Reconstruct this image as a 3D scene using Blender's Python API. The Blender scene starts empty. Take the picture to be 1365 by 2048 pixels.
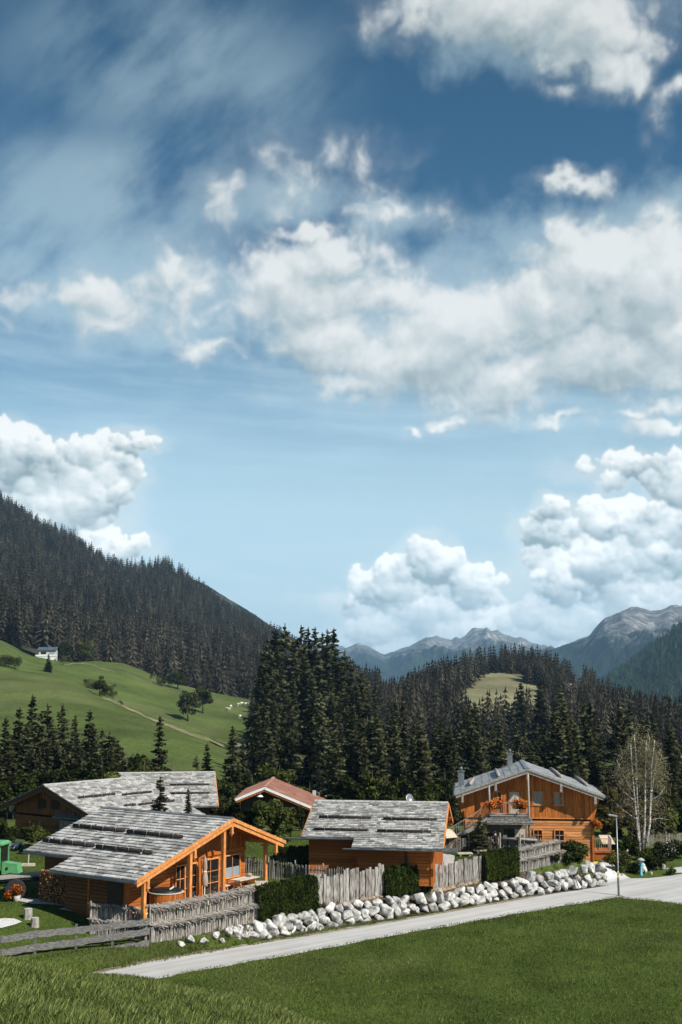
import bpy, math, random
import numpy as np
from mathutils import Vector, Matrix, noise
S = bpy.context.scene
COL = S.collection
RND = random.Random(11)
rad = math.radians

# ---------------------------------------------------------------- camera
FPX, HOR = 2400.0, 1365.0
TH = math.atan((HOR - 1024) / FPX)
CAM = Vector((0, 0, 14.3))
FW = Vector((0, math.cos(TH), math.sin(TH)))
UP = Vector((0, -math.sin(TH), math.cos(TH)))
cd = bpy.data.cameras.new('camera')
cam = bpy.data.objects.new('camera', cd)
COL.objects.link(cam)
cam.location = CAM
cam.rotation_euler = (math.pi / 2 + TH, 0, 0)
cd.sensor_fit = 'VERTICAL'
cd.sensor_height = 36.0
cd.sensor_width = 24.0
cd.lens = 36.0 * FPX / 2048
cd.clip_start, cd.clip_end = 0.3, 40000
S.camera = cam

def ray(px, py):
    return FW + Vector((1, 0, 0)) * ((px - 682.5) / FPX) - UP * ((py - 1024) / FPX)
def atD(px, py, D): return CAM + ray(px, py) * D
def atz(px, py, z):
    d = ray(px, py); return CAM + d * ((z - CAM.z) / d.z)
def aty(px, py, y):
    d = ray(px, py); return CAM + d * (y / d.y)

# ---------------------------------------------------------------- mesh helpers
class MB:
    def __init__(s): s.v = []; s.f = []; s.m = []
    def add(s, vs, fs, mi=0, M=None):
        o = len(s.v)
        if M is not None: vs = [M @ Vector(v) for v in vs]
        s.v += [tuple(v) for v in vs]
        s.f += [tuple(i + o for i in f) for f in fs]
        s.m += [mi] * len(fs)
    def box(s, c, d, rz=0.0, mi=0, M=None, rx=0.0, ry=0.0):
        x, y, z = d[0] / 2, d[1] / 2, d[2] / 2
        vs = [(-x,-y,-z),(x,-y,-z),(x,y,-z),(-x,y,-z),(-x,-y,z),(x,-y,z),(x,y,z),(-x,y,z)]
        T = Matrix.Translation(c) @ Matrix.Rotation(rz, 4, 'Z') @ Matrix.Rotation(ry, 4, 'Y') @ Matrix.Rotation(rx, 4, 'X')
        if M is not None: T = M @ T
        s.add(vs, BOXF, mi, T)
    def hexa(s, p, mi=0): s.add(p, BOXF, mi)
    def bar(s, a, b, w, h, mi=0, up=(0, 0, 1), taper=1.0):
        a, b = Vector(a), Vector(b); d = (b - a).normalized(); u = Vector(up)
        sd = d.cross(u)
        if sd.length < 1e-4: sd = d.cross(Vector((0, 1, 0)))
        sd.normalize(); u = sd.cross(d).normalized()
        p = []
        for q, k in ((a, 1), (b, taper)):
            for i, j in ((-1, -1), (1, -1), (1, 1), (-1, 1)):
                p.append(q + sd * i * w / 2 * k + u * j * h / 2 * k)
        s.add(p, [(0,1,2,3),(7,6,5,4),(0,4,5,1),(1,5,6,2),(2,6,7,3),(3,7,4,0)], mi)
    def tube(s, pts, rs, n=8, mi=0, cap=True):
        pts = [Vector(p) for p in pts]
        if not hasattr(rs, '__len__'): rs = [rs] * len(pts)
        vs, fs = [], []
        prev = None
        for i, p in enumerate(pts):
            d = (pts[min(i + 1, len(pts) - 1)] - pts[max(i - 1, 0)])
            d = d.normalized() if d.length > 1e-9 else Vector((0, 0, 1))
            if prev is None:
                a = d.cross(Vector((0, 0, 1)))
                if a.length < .05: a = d.cross(Vector((1, 0, 0)))
            else:
                a = prev - d * prev.dot(d)
                if a.length < 1e-6: a = d.orthogonal()
            a.normalize(); prev = a; b = d.cross(a)
            for k in range(n):
                t = 2 * math.pi * k / n
                vs.append(p + (a * math.cos(t) + b * math.sin(t)) * rs[i])
        for i in range(len(pts) - 1):
            for k in range(n):
                fs.append((i*n+k, i*n+(k+1) % n, (i+1)*n+(k+1) % n, (i+1)*n+k))
        if cap:
            fs.append(tuple(reversed(range(n)))); fs.append(tuple(range((len(pts)-1)*n, len(pts)*n)))
        s.add(vs, fs, mi)
    def lathe(s, prof, n=16, mi=0, M=None):
        vs, fs = [], []
        for r, z in prof:
            for k in range(n):
                t = 2 * math.pi * k / n; vs.append((r * math.cos(t), r * math.sin(t), z))
        for i in range(len(prof) - 1):
            for k in range(n): fs.append((i*n+k, i*n+(k+1) % n, (i+1)*n+(k+1) % n, (i+1)*n+k))
        fs.append(tuple(reversed(range(n)))); fs.append(tuple(range((len(prof)-1)*n, len(prof)*n)))
        s.add(vs, fs, mi, M)
    def prism(s, poly, fn, d0, d1, mi=0):
        n = len(poly)
        vs = [fn(a, b, d0) for a, b in poly] + [fn(a, b, d1) for a, b in poly]
        fs = [tuple(range(n)), tuple(reversed(range(n, 2 * n)))] + [(i, i + n, (i + 1) % n + n, (i + 1) % n) for i in range(n)]
        s.add(vs, fs, mi)
    def build(s, name, mats, parent=None, smooth=False):
        me = bpy.data.meshes.new(name)
        me.from_pydata(s.v, [], s.f)
        if not isinstance(mats, (list, tuple)): mats = [mats]
        for m in mats: me.materials.append(m)
        if len(mats) > 1: me.polygons.foreach_set('material_index', s.m)
        if smooth: me.polygons.foreach_set('use_smooth', [True] * len(me.polygons))
        me.update()
        o = bpy.data.objects.new(name, me); COL.objects.link(o)
        if parent: o.parent = parent
        return o
BOXF = [(3,2,1,0),(4,5,6,7),(0,1,5,4),(1,2,6,5),(2,3,7,6),(3,0,4,7)]

def np_mesh(name, verts, faces, mat, parent=None, smooth=False, k=4):
    """numpy arrays -> mesh object; faces (n,k)"""
    me = bpy.data.meshes.new(name)
    verts = np.asarray(verts, np.float32); faces = np.asarray(faces, np.int32)
    me.vertices.add(len(verts)); me.vertices.foreach_set('co', verts.ravel())
    nf = len(faces)
    me.loops.add(nf * k); me.loops.foreach_set('vertex_index', faces.ravel())
    me.polygons.add(nf)
    me.polygons.foreach_set('loop_start', np.arange(0, nf * k, k, dtype=np.int32))
    if smooth: me.polygons.foreach_set('use_smooth', np.ones(nf, bool))
    me.materials.append(mat); me.update(calc_edges=True); me.validate()
    o = bpy.data.objects.new(name, me); COL.objects.link(o)
    if parent: o.parent = parent
    return o

def tag(o, label=None, cat=None, group=None, kind=None):
    if label: o['label'] = label
    if cat: o['category'] = cat
    if group: o['group'] = group
    if kind: o['kind'] = kind
    return o
def thing(name, label, cat, loc=(0, 0, 0), rz=0.0, group=None):
    o = bpy.data.objects.new(name, None); COL.objects.link(o)
    o.location = loc; o.rotation_euler = (0, 0, rz); o.empty_display_size = .3
    return tag(o, label, cat, group)
def dup(root, loc, rz=0.0, sc=1.0, label=None, group=None):
    r = root.copy(); COL.objects.link(r); r.location = loc; r.rotation_euler = (0, 0, rz)
    r.scale = sc if hasattr(sc, '__len__') else (sc, sc, sc)
    if label: r['label'] = label
    if group: r['group'] = group
    for ch in list(root.children):
        c = ch.copy(); COL.objects.link(c); c.parent = r
        for g in list(ch.children):
            d = g.copy(); COL.objects.link(d); d.parent = c
    return r

# ---------------------------------------------------------------- materials
def newmat(name):
    m = bpy.data.materials.new(name); m.use_nodes = True
    nt = m.node_tree; nt.nodes.clear()
    return m, nt
def N(nt, t, **kw):
    n = nt.nodes.new(t)
    for k, v in kw.items():
        if k.startswith('i_'):
            key = k[2:]; key = int(key) if key.isdigit() else key.replace('_', ' ')
            s = n.inputs[key]
            if hasattr(v, 'is_output') and v.is_output: nt.links.new(v, s)
            else: s.default_value = v
        else: setattr(n, k, v)
    return n
def L(nt, a, b): nt.links.new(a, b)
def col4(c): return (c[0], c[1], c[2], 1)
def ramp(nt, fac, stops):
    n = nt.nodes.new('ShaderNodeValToRGB'); L(nt, fac, n.inputs[0])
    e = n.color_ramp.elements
    while len(e) < len(stops): e.new(.5)
    for i, (p, c) in enumerate(stops): e[i].position = p; e[i].color = col4(c)
    return n.outputs[0]
def noisy(name, stops, scale=(1, 1, 1), ns=4.0, detail=5, rough=.8, bump=0.0, island=0.0, objr=0.0, spec=.3, second=None, metallic=0, coord='Object', distort=0.0):
    """principled with a noise driven colour ramp; island: brightness spread between loose pieces; objr: between objects"""
    m, nt = newmat(name)
    out = N(nt, 'ShaderNodeOutputMaterial'); p = N(nt, 'ShaderNodeBsdfPrincipled')
    L(nt, p.outputs[0], out.inputs[0])
    tc = N(nt, 'ShaderNodeTexCoord'); mp = N(nt, 'ShaderNodeMapping'); mp.inputs['Scale'].default_value = scale
    L(nt, tc.outputs[coord], mp.inputs[0])
    oi = N(nt, 'ShaderNodeObjectInfo')
    gi = N(nt, 'ShaderNodeNewGeometry')
    a = N(nt, 'ShaderNodeMath', operation='MULTIPLY', i_0=oi.outputs['Random'], i_1=37.0)
    b = N(nt, 'ShaderNodeMath', operation='MULTIPLY_ADD', i_0=gi.outputs['Random Per Island'], i_1=23.0 if island else 0.0, i_2=a.outputs[0])
    vm = N(nt, 'ShaderNodeVectorMath', operation='ADD', i_0=mp.outputs[0], i_1=b.outputs[0])
    nz = N(nt, 'ShaderNodeTexNoise', i_Vector=vm.outputs[0], i_Scale=ns, i_Detail=detail, i_Roughness=.6, i_Distortion=distort)
    c = ramp(nt, nz.outputs['Fac'], stops)
    if second:   # (scale, lo, hi, colour): larger patches of another colour
        n2 = N(nt, 'ShaderNodeTexNoise', i_Vector=tc.outputs[coord], i_Scale=second[0], i_Detail=4.0)
        mr = N(nt, 'ShaderNodeMapRange', i_0=n2.outputs['Fac'], i_1=second[1], i_2=second[2])
        mx = N(nt, 'ShaderNodeMixRGB', i_0=mr.outputs[0], i_1=c, i_2=col4(second[3])); c = mx.outputs[0]
    if island or objr:
        v = N(nt, 'ShaderNodeMath', operation='MULTIPLY_ADD', i_0=gi.outputs['Random Per Island'], i_1=2 * island, i_2=1 - island)
        v2 = N(nt, 'ShaderNodeMath', operation='MULTIPLY_ADD', i_0=oi.outputs['Random'], i_1=2 * objr, i_2=1 - objr)
        v3 = N(nt, 'ShaderNodeMath', operation='MULTIPLY', i_0=v.outputs[0], i_1=v2.outputs[0])
        hs = N(nt, 'ShaderNodeHueSaturation', i_Color=c, i_Value=v3.outputs[0]); c = hs.outputs[0]
    L(nt, c, p.inputs['Base Color'])
    p.inputs['Roughness'].default_value = rough
    p.inputs['Specular IOR Level'].default_value = spec
    p.inputs['Metallic'].default_value = metallic
    if bump:
        bn = N(nt, 'ShaderNodeBump', i_Height=nz.outputs['Fac'], i_Strength=bump, i_Distance=.05); L(nt, bn.outputs[0], p.inputs['Normal'])
    return m
def leafmat(name, c1, c2, trans=.25, objr=.25, island=.5, ns=.5):
    m, nt = newmat(name)
    out = N(nt, 'ShaderNodeOutputMaterial')
    tc = N(nt, 'ShaderNodeTexCoord'); oi = N(nt, 'ShaderNodeObjectInfo'); gi = N(nt, 'ShaderNodeNewGeometry')
    a = N(nt, 'ShaderNodeMath', operation='MULTIPLY', i_0=oi.outputs['Random'], i_1=51.0)
    vm = N(nt, 'ShaderNodeVectorMath', operation='ADD', i_0=tc.outputs['Object'], i_1=a.outputs[0])
    nz = N(nt, 'ShaderNodeTexNoise', i_Vector=vm.outputs[0], i_Scale=ns, i_Detail=3.0)
    f = N(nt, 'ShaderNodeMath', operation='MULTIPLY_ADD', i_0=gi.outputs['Random Per Island'], i_1=.5, i_2=N(nt, 'ShaderNodeMath', operation='MULTIPLY_ADD', i_0=nz.outputs['Fac'], i_1=1.6, i_2=-.55).outputs[0])
    c = ramp(nt, f.outputs[0], [(.15, c1), (.85, c2)])
    v = N(nt, 'ShaderNodeMath', operation='MULTIPLY_ADD', i_0=gi.outputs['Random Per Island'], i_1=2 * island, i_2=1 - island)
    v2 = N(nt, 'ShaderNodeMath', operation='MULTIPLY_ADD', i_0=oi.outputs['Random'], i_1=2 * objr, i_2=1 - objr)
    v3 = N(nt, 'ShaderNodeMath', operation='MULTIPLY', i_0=v.outputs[0], i_1=v2.outputs[0])
    hs = N(nt, 'ShaderNodeHueSaturation', i_Color=c, i_Value=v3.outputs[0])
    d = N(nt, 'ShaderNodeBsdfDiffuse', i_Color=hs.outputs[0]); t = N(nt, 'ShaderNodeBsdfTranslucent', i_Color=hs.outputs[0])
    mx = N(nt, 'ShaderNodeMixShader', i_0=trans, i_1=d.outputs[0], i_2=t.outputs[0])
    L(nt, mx.outputs[0], out.inputs[0])
    return m

MT = {}
HAZE_D = 6.5e-5
# ---------------------------------------------------------------- sun and sky
SUNV = Vector((.78, -.62, 0)).normalized()
SUN_EL = rad(42)
sv = Vector((SUNV.x * math.cos(SUN_EL), SUNV.y * math.cos(SUN_EL), math.sin(SUN_EL)))
sl = bpy.data.lights.new('sun', 'SUN'); sl.energy = 4.8; sl.angle = rad(.5); sl.color = (1, .95, .87)
so = bpy.data.objects.new('sun', sl); COL.objects.link(so)
so.rotation_euler = sv.to_track_quat('Z', 'Y').to_euler()
so.location = (0, 0, 600)

S.view_settings.view_transform = 'Standard'; S.view_settings.look = 'None'
S.view_settings.exposure = .55; S.view_settings.gamma = 1
S.cycles.use_denoising = True
S.cycles.max_bounces = 6; S.cycles.diffuse_bounces = 3; S.cycles.transparent_max_bounces = 8; S.cycles.volume_bounces = 0
S.cycles.volume_step_rate = 5

def azel(px, py):
    d = ray(px, py).normalized()
    return math.degrees(math.atan2(d.x, d.y)), math.degrees(math.asin(d.z))
# ---------------------------------------------------------------- clouds: a map over azimuth and elevation, worked out here with noise
AZ0, AZ1, EL0, EL1 = -30.0, 30.0, -4.0, 44.0
CW, CH = 1250, 1000
def _hash(ix, iy, seed):
    h = (ix.astype(np.int64) * 374761393 + iy.astype(np.int64) * 668265263 + seed * 1442695041) & 0xffffffff
    h = ((h ^ (h >> 13)) * 1274126177) & 0xffffffff
    return (h ^ (h >> 16)) & 0xffff
def perlin(x, y, seed=0):
    ix, iy = np.floor(x), np.floor(y); fx, fy = (x - ix).astype(np.float32), (y - iy).astype(np.float32)
    ix = ix.astype(np.int64); iy = iy.astype(np.int64)
    u, v = fx*fx*fx*(fx*(fx*6-15)+10), fy*fy*fy*(fy*(fy*6-15)+10)
    def gr(dx, dy):
        a = _hash(ix + dx, iy + dy, seed).astype(np.float32) * np.float32(2 * math.pi / 65536)
        return np.cos(a) * (fx - dx) + np.sin(a) * (fy - dy)
    a, b, c, d = gr(0, 0), gr(1, 0), gr(0, 1), gr(1, 1)
    return (a + (b - a) * u) + ((c + (d - c) * u) - (a + (b - a) * u)) * v
def fbm(x, y, f, octs, seed, gain=.5, lac=2.03, billow=False):
    s = 0; a = 1.0; t = 0
    for o in range(octs):
        n = perlin(x * f + 17.3 * o, y * f - 9.1 * o, seed + o)
        s = s + a * ((np.abs(n) * 2.2 - .55) if billow else n * 1.5); t += a; a *= gain; f *= lac
    return s / t
def sstep(a, b, x):
    t = np.clip((x - a) / (b - a), 0, 1); return t * t * (3 - 2 * t)
def cloud_map():
    az = np.linspace(AZ0, AZ1, CW, dtype=np.float32)[None, :].repeat(CH, 0)
    el = np.linspace(EL0, EL1, CH, dtype=np.float32)[:, None].repeat(CW, 1)
    def field(blobs, x, y):
        acc = np.full(x.shape, -2.0, np.float32)
        for (bx, by, rx, ry, wt) in blobs:
            a, e = azel(bx, by); a2, _ = azel(bx + rx, by); _, e2 = azel(bx, by - ry)
            q = np.sqrt(((x - a) / (a2 - a)) ** 2 + ((y - e) / (e2 - e)) ** 2)
            d = (1 - q) * wt
            h = np.clip(.5 + .5 * (d - acc) / .16, 0, 1)
            acc = acc * (1 - h) + d * h + .16 * h * (1 - h)
        return acc
    wx = az + .9 * fbm(az, el, .35, 4, 5) + .35 * fbm(az, el, 1.3, 3, 15); wy = el + .9 * fbm(az, el, .35, 4, 25) + .35 * fbm(az, el, 1.3, 3, 35)
    # crisp heaped clouds near the horizon
    crisp = [(20,930,105,80,1.1),(185,925,110,66,1.3),(130,1000,150,100,1.2),(268,884,60,24,.95),(225,955,45,75,.9),(225,1092,110,34,.85),(60,1010,120,90,1.1),
     (1112,1025,42,42,1.0),(1095,1062,70,40,.9),(1205,1048,80,62,1.2),(1310,1062,130,75,1.25),(1260,928,140,30,.8),(1355,975,70,62,1.0),(1225,965,40,22,.6),
     (1230,1125,230,70,1.1),(1175,1165,150,52,.95),(1300,1185,190,80,1.0),
     (868,1130,70,58,1.2),(795,1170,95,62,1.05),(945,1180,100,60,1.05),(850,1222,200,56,1.0),(1050,1235,110,40,.85),(755,1264,90,34,1.05),(1110,1255,120,40,1.0),(960,1268,210,46,.95),(670,1205,50,18,.45)]
    # each heap is a pile of round puffs, big ones first and small ones budding on their upper sides
    rr = random.Random(5); pz = []
    for (bx, by, rx, ry, wt) in crisp:
        a, e = azel(bx, by); a2, _ = azel(bx + rx, by); _, e2 = azel(bx, by - ry); ra, re = a2 - a, e2 - e
        bot = e - re * 1.1
        n = int(14 + 16 * min(rx / ry, 3.5))
        for k in range(n):
            t = rr.uniform(0, 2 * math.pi); f = rr.random() ** .6 * .78
            x, y = a + ra * f * math.cos(t), e + re * f * math.sin(t)
            r = min(ra, re) * (.16 + .6 * rr.random() ** 2.2) * (1 - .3 * f)
            z = -f * re + rr.uniform(-.1, .1)
            pz.append((x, y, z, r, e, re, wt))
            for q in range(rr.randint(3, 7)):
                u = rr.uniform(-.5, math.pi + .5); r2 = r * rr.uniform(.22, .5); g_ = rr.uniform(.55, .95)
                x2, y2, z2 = x + r * g_ * math.cos(u), y + r * g_ * math.sin(u) * .9, z + r * math.sqrt(max(0, 1 - g_ * g_)) * .8
                pz.append((x2, y2, z2, r2, e, re, wt))
                for q3 in range(rr.randint(1, 4)):
                    u = rr.uniform(-.6, math.pi + .6); g3 = rr.uniform(.6, 1.0); pz.append((x2 + r2 * g3 * math.cos(u), y2 + r2 * g3 * math.sin(u), z2 + r2 * math.sqrt(max(0, 1 - g3 * g3)) * .8, r2 * rr.uniform(.25, .55), e, re, wt))
    X = az + .34 * fbm(az, el, 1.0, 6, 41, .62) + .13 * fbm(az, el, 4, 4, 43, .65); Y = el + .34 * fbm(az, el, 1.0, 6, 47, .62) + .13 * fbm(az, el, 4, 4, 49, .65)
    H = np.full(az.shape, -9., np.float32); lc = np.zeros_like(H); cov = np.zeros_like(H)
    fx, fy = (CW - 1) / (AZ1 - AZ0), (CH - 1) / (EL1 - EL0)
    for (x, y, z, r, e, re, wt) in pz:
        m_ = r * 1.15 + .4
        i0, i1 = int(max(0, (y - m_ - EL0) * fy)), int(min(CH, (y + m_ - EL0) * fy + 2)); j0, j1 = int(max(0, (x - m_ - AZ0) * fx)), int(min(CW, (x + m_ - AZ0) * fx + 2))
        if i1 <= i0 or j1 <= j0: continue
        dx, dy = (X[i0:i1, j0:j1] - x) / r, (Y[i0:i1, j0:j1] - y) / r; d2 = dx * dx + dy * dy
        nz = np.sqrt(np.clip(1 - d2, 0, 1)); h = z + r * nz
        lam = dx * .34 + dy * .68 + nz * .62
        low = np.clip((Y[i0:i1, j0:j1] - e) / re, -1.2, 1.2)
        l_ = np.clip(.46 + .42 * lam + .20 * low, 0, 1)
        up_ = (d2 < 1) & (h > H[i0:i1, j0:j1])
        H[i0:i1, j0:j1] = np.where(up_, h, H[i0:i1, j0:j1]); lc[i0:i1, j0:j1] = np.where(up_, l_, lc[i0:i1, j0:j1])
        cov[i0:i1, j0:j1] = np.maximum(cov[i0:i1, j0:j1], np.clip((1 - np.sqrt(d2)) / .22, 0, 1) * min(1, wt * 1.05))
    def blur(t, n):
        for _ in range(n): t = (2 * t + np.roll(t, 1, 0) + np.roll(t, -1, 0) + np.roll(t, 1, 1) + np.roll(t, -1, 1)) / 6
        return t
    cw = blur(cov, 3); on = (cov > 0).astype(np.float32)
    dc = np.clip(blur(cov, 5) * .8 + .25 * fbm(az, el, .8, 5, 59), 0, 1.2); mc = np.zeros_like(dc)
    for k in range(1, 15): mc += np.roll(np.roll(dc, -round(k * 2.6), 0), -round(k * 1.3), 1) / (1 + .1 * k)
    lc = .45 * blur(lc * on, 2) / np.maximum(blur(on, 2), .05) + .45 * blur(lc * on, 9) / np.maximum(blur(on, 9), .05) + .30 * (.75 - np.clip(mc / 8.2, 0, 1))
    lc = .50 + 1.5 * (lc - .60) + .95 * fbm(az * .45, el, .45, 6, 111, .55) + .10 * fbm(az, el, 2.2, 4, 115)
    q = field(crisp, wx, wy)
    haze_c = sstep(-.45, .6, q + .5 * fbm(az * .6, el, .6, 6, 55, .58)) * .7
    cw = cw * (.5 + .5 * sstep(1.5, 6.0, el + 2.5 * fbm(az, el, .5, 5, 57))) * (.62 + .38 * sstep(-.35, .15, fbm(az * .55, el, .5, 6, 58, .6) + .25))
    ac = 1 - (1 - sstep(.0, .9, cw)) * (1 - haze_c)
    lc = np.where(cov > 0, lc, .45) * sstep(0, .9, cw) + .47 * (1 - sstep(0, .9, cw))
    # broad softer clouds higher up
    broad = [(1295,575,215,150,1.3),(1190,530,130,105,1.2),(1090,600,200,105,1.05),(940,650,240,105,1.0),(760,590,190,80,.9),(645,525,140,62,.85),(560,565,70,70,.85),
     (615,470,85,26,.7),(650,670,150,80,.95),(630,600,120,85,.95),(820,715,220,70,.85),(1010,755,210,75,.95),(1240,715,240,85,1.15),(1360,660,140,120,1.1),(985,822,50,30,.5),(700,765,150,50,.65),
     (780,430,100,40,.42),(560,390,130,55,.18),(1140,368,75,24,.5),(905,840,40,16,.5),(832,858,30,12,.45),(1330,800,60,22,.6),(1340,850,90,24,.65),(1270,825,40,16,.45),(1130,842,60,14,.45),
     (1040,10,290,105,1.05),(1190,50,160,110,1.0),(905,-10,150,80,.8),(1215,140,80,60,.7),(1130,170,40,22,.4),(1360,180,40,25,.45),(1320,250,20,40,.25),
     (375,560,90,85,.40),(140,592,230,40,.38),(300,640,190,50,.22),(430,700,70,22,.4),(230,655,150,20,.3),(480,610,80,50,.25)]
    q2 = field(broad, wx, wy)
    w1x, w1y = az + .8 * fbm(az, el, .33, 4, 71), el + .8 * fbm(az, el, .33, 4, 77)
    hb = q2 * 1.0 + .62 * fbm(w1x, w1y, .3, 8, 81, .5, 2.1) + .34 * fbm(w1x, w1y, .42, 6, 91, .5, 2.1, True) + .05
    ab = (.35 * sstep(-.45, .5, hb) + .65 * sstep(-.05, .42, hb)) * sstep(-.55, .1, q2 + .12)
    # light on them: sun from upper right and in front; grey undersides
    def shade(h, k, soft):
        t = np.sqrt(np.clip(h + .1, 0, 3)).astype(np.float32)
        for _ in range(soft): t = (t + np.roll(t, 1, 0) + np.roll(t, -1, 0) + np.roll(t, 1, 1) + np.roll(t, -1, 1)) / 5
        gy, gx = np.gradient(t)
        nx, ny, nz = -gx * k, -gy * k, np.ones_like(t); r = 1 / np.sqrt(nx * nx + ny * ny + 1)
        return (nx * .38 + ny * .66 + nz * .65) * r
    big = lambda h, n: (lambda t: t - sum(np.roll(t, -s, 0) for s in n) / len(n))(np.clip(h, -.3, 1.0))
    # light reaching each spot: what cloud lies between it and the sun, upper right in the sky
    def march(d, n, sx, sy):
        t = np.zeros_like(d)
        for k in range(1, n + 1): t += np.roll(np.roll(d, -round(k * sy), 0), -round(k * sx), 1) / (1 + .12 * k)
        return t
    db = np.clip(hb, 0, 1.2)
    near_ = march(db, 8, 1.3, 2.6) / 5.6; far_ = march(db, 16, 2.4, 4.6) / 8.5
    lb = .50 + .62 * (db - near_) + .30 * (db - far_) + .26 * (1 - np.clip(far_, 0, 1)) + .20 * fbm(az * .7, el, .25, 4, 121) + .07 * fbm(w1x, w1y, 1.2, 4, 131)
    lc = np.clip(lc, 0, 1); lb = np.clip(lb, 0, 1)
    a = 1 - (1 - ac) * (1 - ab * .95)
    li = np.where(ac > .02, lc * ac + lb * (1 - ac), lb)
    # thin veils: diagonal on the left, flat streaks low down, behind the big bank on the right
    ca, sa = math.cos(rad(42)), math.sin(rad(42))
    ux, uy = az * ca + el * sa, -az * sa + el * ca
    m = field([(330,130,430,270,.8),(200,400,380,200,1.1),(60,500,340,150,1.2),(520,180,240,240,.6),(330,330,230,130,.9),(130,430,200,60,1.1),(300,360,170,70,1.1)], az, el)
    ci = sstep(-.05, .75, m) * sstep(-.7, .42, fbm(ux * .35, uy, .32, 8, 131, .56) + .55 * fbm(az, el, .2, 5, 151)) * .9
    fl = sstep(21, 13, el) * sstep(-.3, .6, fbm(az * .13, el + .05 * az, .5, 7, 171, .6)) * 1.0
    m2 = field([(1180,500,440,130,1.0),(850,610,420,170,.95),(1330,430,180,90,.8),(560,395,160,75,.95),(780,430,130,65,.8),(300,600,340,140,1.1),(1060,60,330,120,.7)], az, el)
    rv = sstep(-.05, .6, m2 + .45 * fbm(az, el, .45, 7, 191, .6)) * .8
    veil = 1 - (1 - ci) * (1 - fl) * (1 - rv)
    return a, li, veil

# ---- world
CLA, CLL, CLV = cloud_map()
img = bpy.data.images.new('cloud map', CW, CH, alpha=False, float_buffer=True)
img.colorspace_settings.name = 'Non-Color'
buf = np.ones((CH, CW, 4), np.float32); buf[..., 0] = CLA; buf[..., 1] = CLL; buf[..., 2] = CLV
img.pixels.foreach_set(buf.ravel()); img.update(); img.pack()
w = bpy.data.worlds.new('World'); S.world = w; w.use_nodes = True
nt = w.node_tree; nt.nodes.clear()
SKY_K = .10; EXK = 2 ** -.55
tc = N(nt, 'ShaderNodeTexCoord')
nrm = N(nt, 'ShaderNodeVectorMath', operation='NORMALIZE', i_0=tc.outputs['Generated'])
sx = N(nt, 'ShaderNodeSeparateXYZ', i_0=nrm.outputs[0])
AZ = N(nt, 'ShaderNodeMath', operation='ARCTAN2', i_0=sx.outputs[0], i_1=sx.outputs[1])
EL = N(nt, 'ShaderNodeMath', operation='ARCSINE', i_0=sx.outputs[2])
U_ = N(nt, 'ShaderNodeMapRange', clamp=False, i_0=AZ.outputs[0], i_1=rad(AZ0), i_2=rad(AZ1))
V_ = N(nt, 'ShaderNodeMapRange', clamp=False, i_0=EL.outputs[0], i_1=rad(EL0), i_2=rad(EL1))
P = N(nt, 'ShaderNodeCombineXYZ', i_0=U_.outputs[0], i_1=V_.outputs[0])
im = N(nt, 'ShaderNodeTexImage', interpolation='Cubic', extension='EXTEND', i_Vector=P.outputs[0]); im.image = img
sc = N(nt, 'ShaderNodeSeparateColor', i_0=im.outputs[0])
alpha, lt, veil = sc.outputs[0], sc.outputs[1], sc.outputs[2]
sky = N(nt, 'ShaderNodeTexSky', sky_type='NISHITA', sun_disc=False, sun_elevation=SUN_EL, sun_rotation=math.atan2(SUNV.x, SUNV.y),
        altitude=900, air_density=1.0, dust_density=.4, ozone_density=2.5)
hs = N(nt, 'ShaderNodeHueSaturation', i_Color=sky.outputs[0], i_Saturation=1.08, i_Value=1.0, i_Hue=.474)
gm0 = N(nt, 'ShaderNodeGamma', i_0=hs.outputs[0], i_1=1.5)
gm = N(nt, 'ShaderNodeVectorMath', operation='SCALE', i_0=gm0.outputs[0], i_Scale=.40 * EXK)
k = 1 / SKY_K * EXK
def scol(c): return (c[0] * k, c[1] * k, c[2] * k, 1)
low = N(nt, 'ShaderNodeMapRange', interpolation_type='SMOOTHSTEP', i_0=EL.outputs[0], i_1=rad(20.0), i_2=rad(3.0), i_3=0.0, i_4=.88)
c = N(nt, 'ShaderNodeMixRGB', i_0=low.outputs[0], i_1=gm.outputs[0], i_2=scol((.70, .90, .97))).outputs[0]
vf = N(nt, 'ShaderNodeMath', operation='MULTIPLY', i_0=veil, i_1=.9)
vc = N(nt, 'ShaderNodeMapRange', i_0=EL.outputs[0], i_1=rad(8.0), i_2=rad(26.0), i_3=1.25, i_4=.70)
vcol = N(nt, 'ShaderNodeVectorMath', operation='SCALE', i_0=scol((.43, .62, .74))[:3], i_Scale=vc.outputs[0])
c = N(nt, 'ShaderNodeMixRGB', i_0=vf.outputs[0], i_1=c, i_2=vcol.outputs[0]).outputs[0]
cc = ramp(nt, lt, [(0.0, (.30, .40, .44)), (.45, (.60, .70, .73)), (1.0, (1.05, 1.08, 1.07))])
cs = N(nt, 'ShaderNodeMapRange', i_0=EL.outputs[0], i_1=rad(3.0), i_2=rad(15.0), i_3=1.3 * k, i_4=.86 * k)
cs2 = N(nt, 'ShaderNodeMapRange', i_0=EL.outputs[0], i_1=rad(15.0), i_2=rad(30.0), i_3=1.0, i_4=.86)
cs = N(nt, 'ShaderNodeMath', operation='MULTIPLY', i_0=cs.outputs[0], i_1=cs2.outputs[0])
cc = N(nt, 'ShaderNodeVectorMath', operation='SCALE', i_0=cc, i_Scale=cs.outputs[0])
c = N(nt, 'ShaderNodeMixRGB', i_0=alpha, i_1=c, i_2=cc.outputs[0]).outputs[0]
bg = N(nt, 'ShaderNodeBackground', i_Color=c, i_Strength=SKY_K)
wo = N(nt, 'ShaderNodeOutputWorld', i_Surface=bg.outputs[0])
w.cycles.sampling_method = 'MANUAL'; w.cycles.sample_map_resolution = 512
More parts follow.
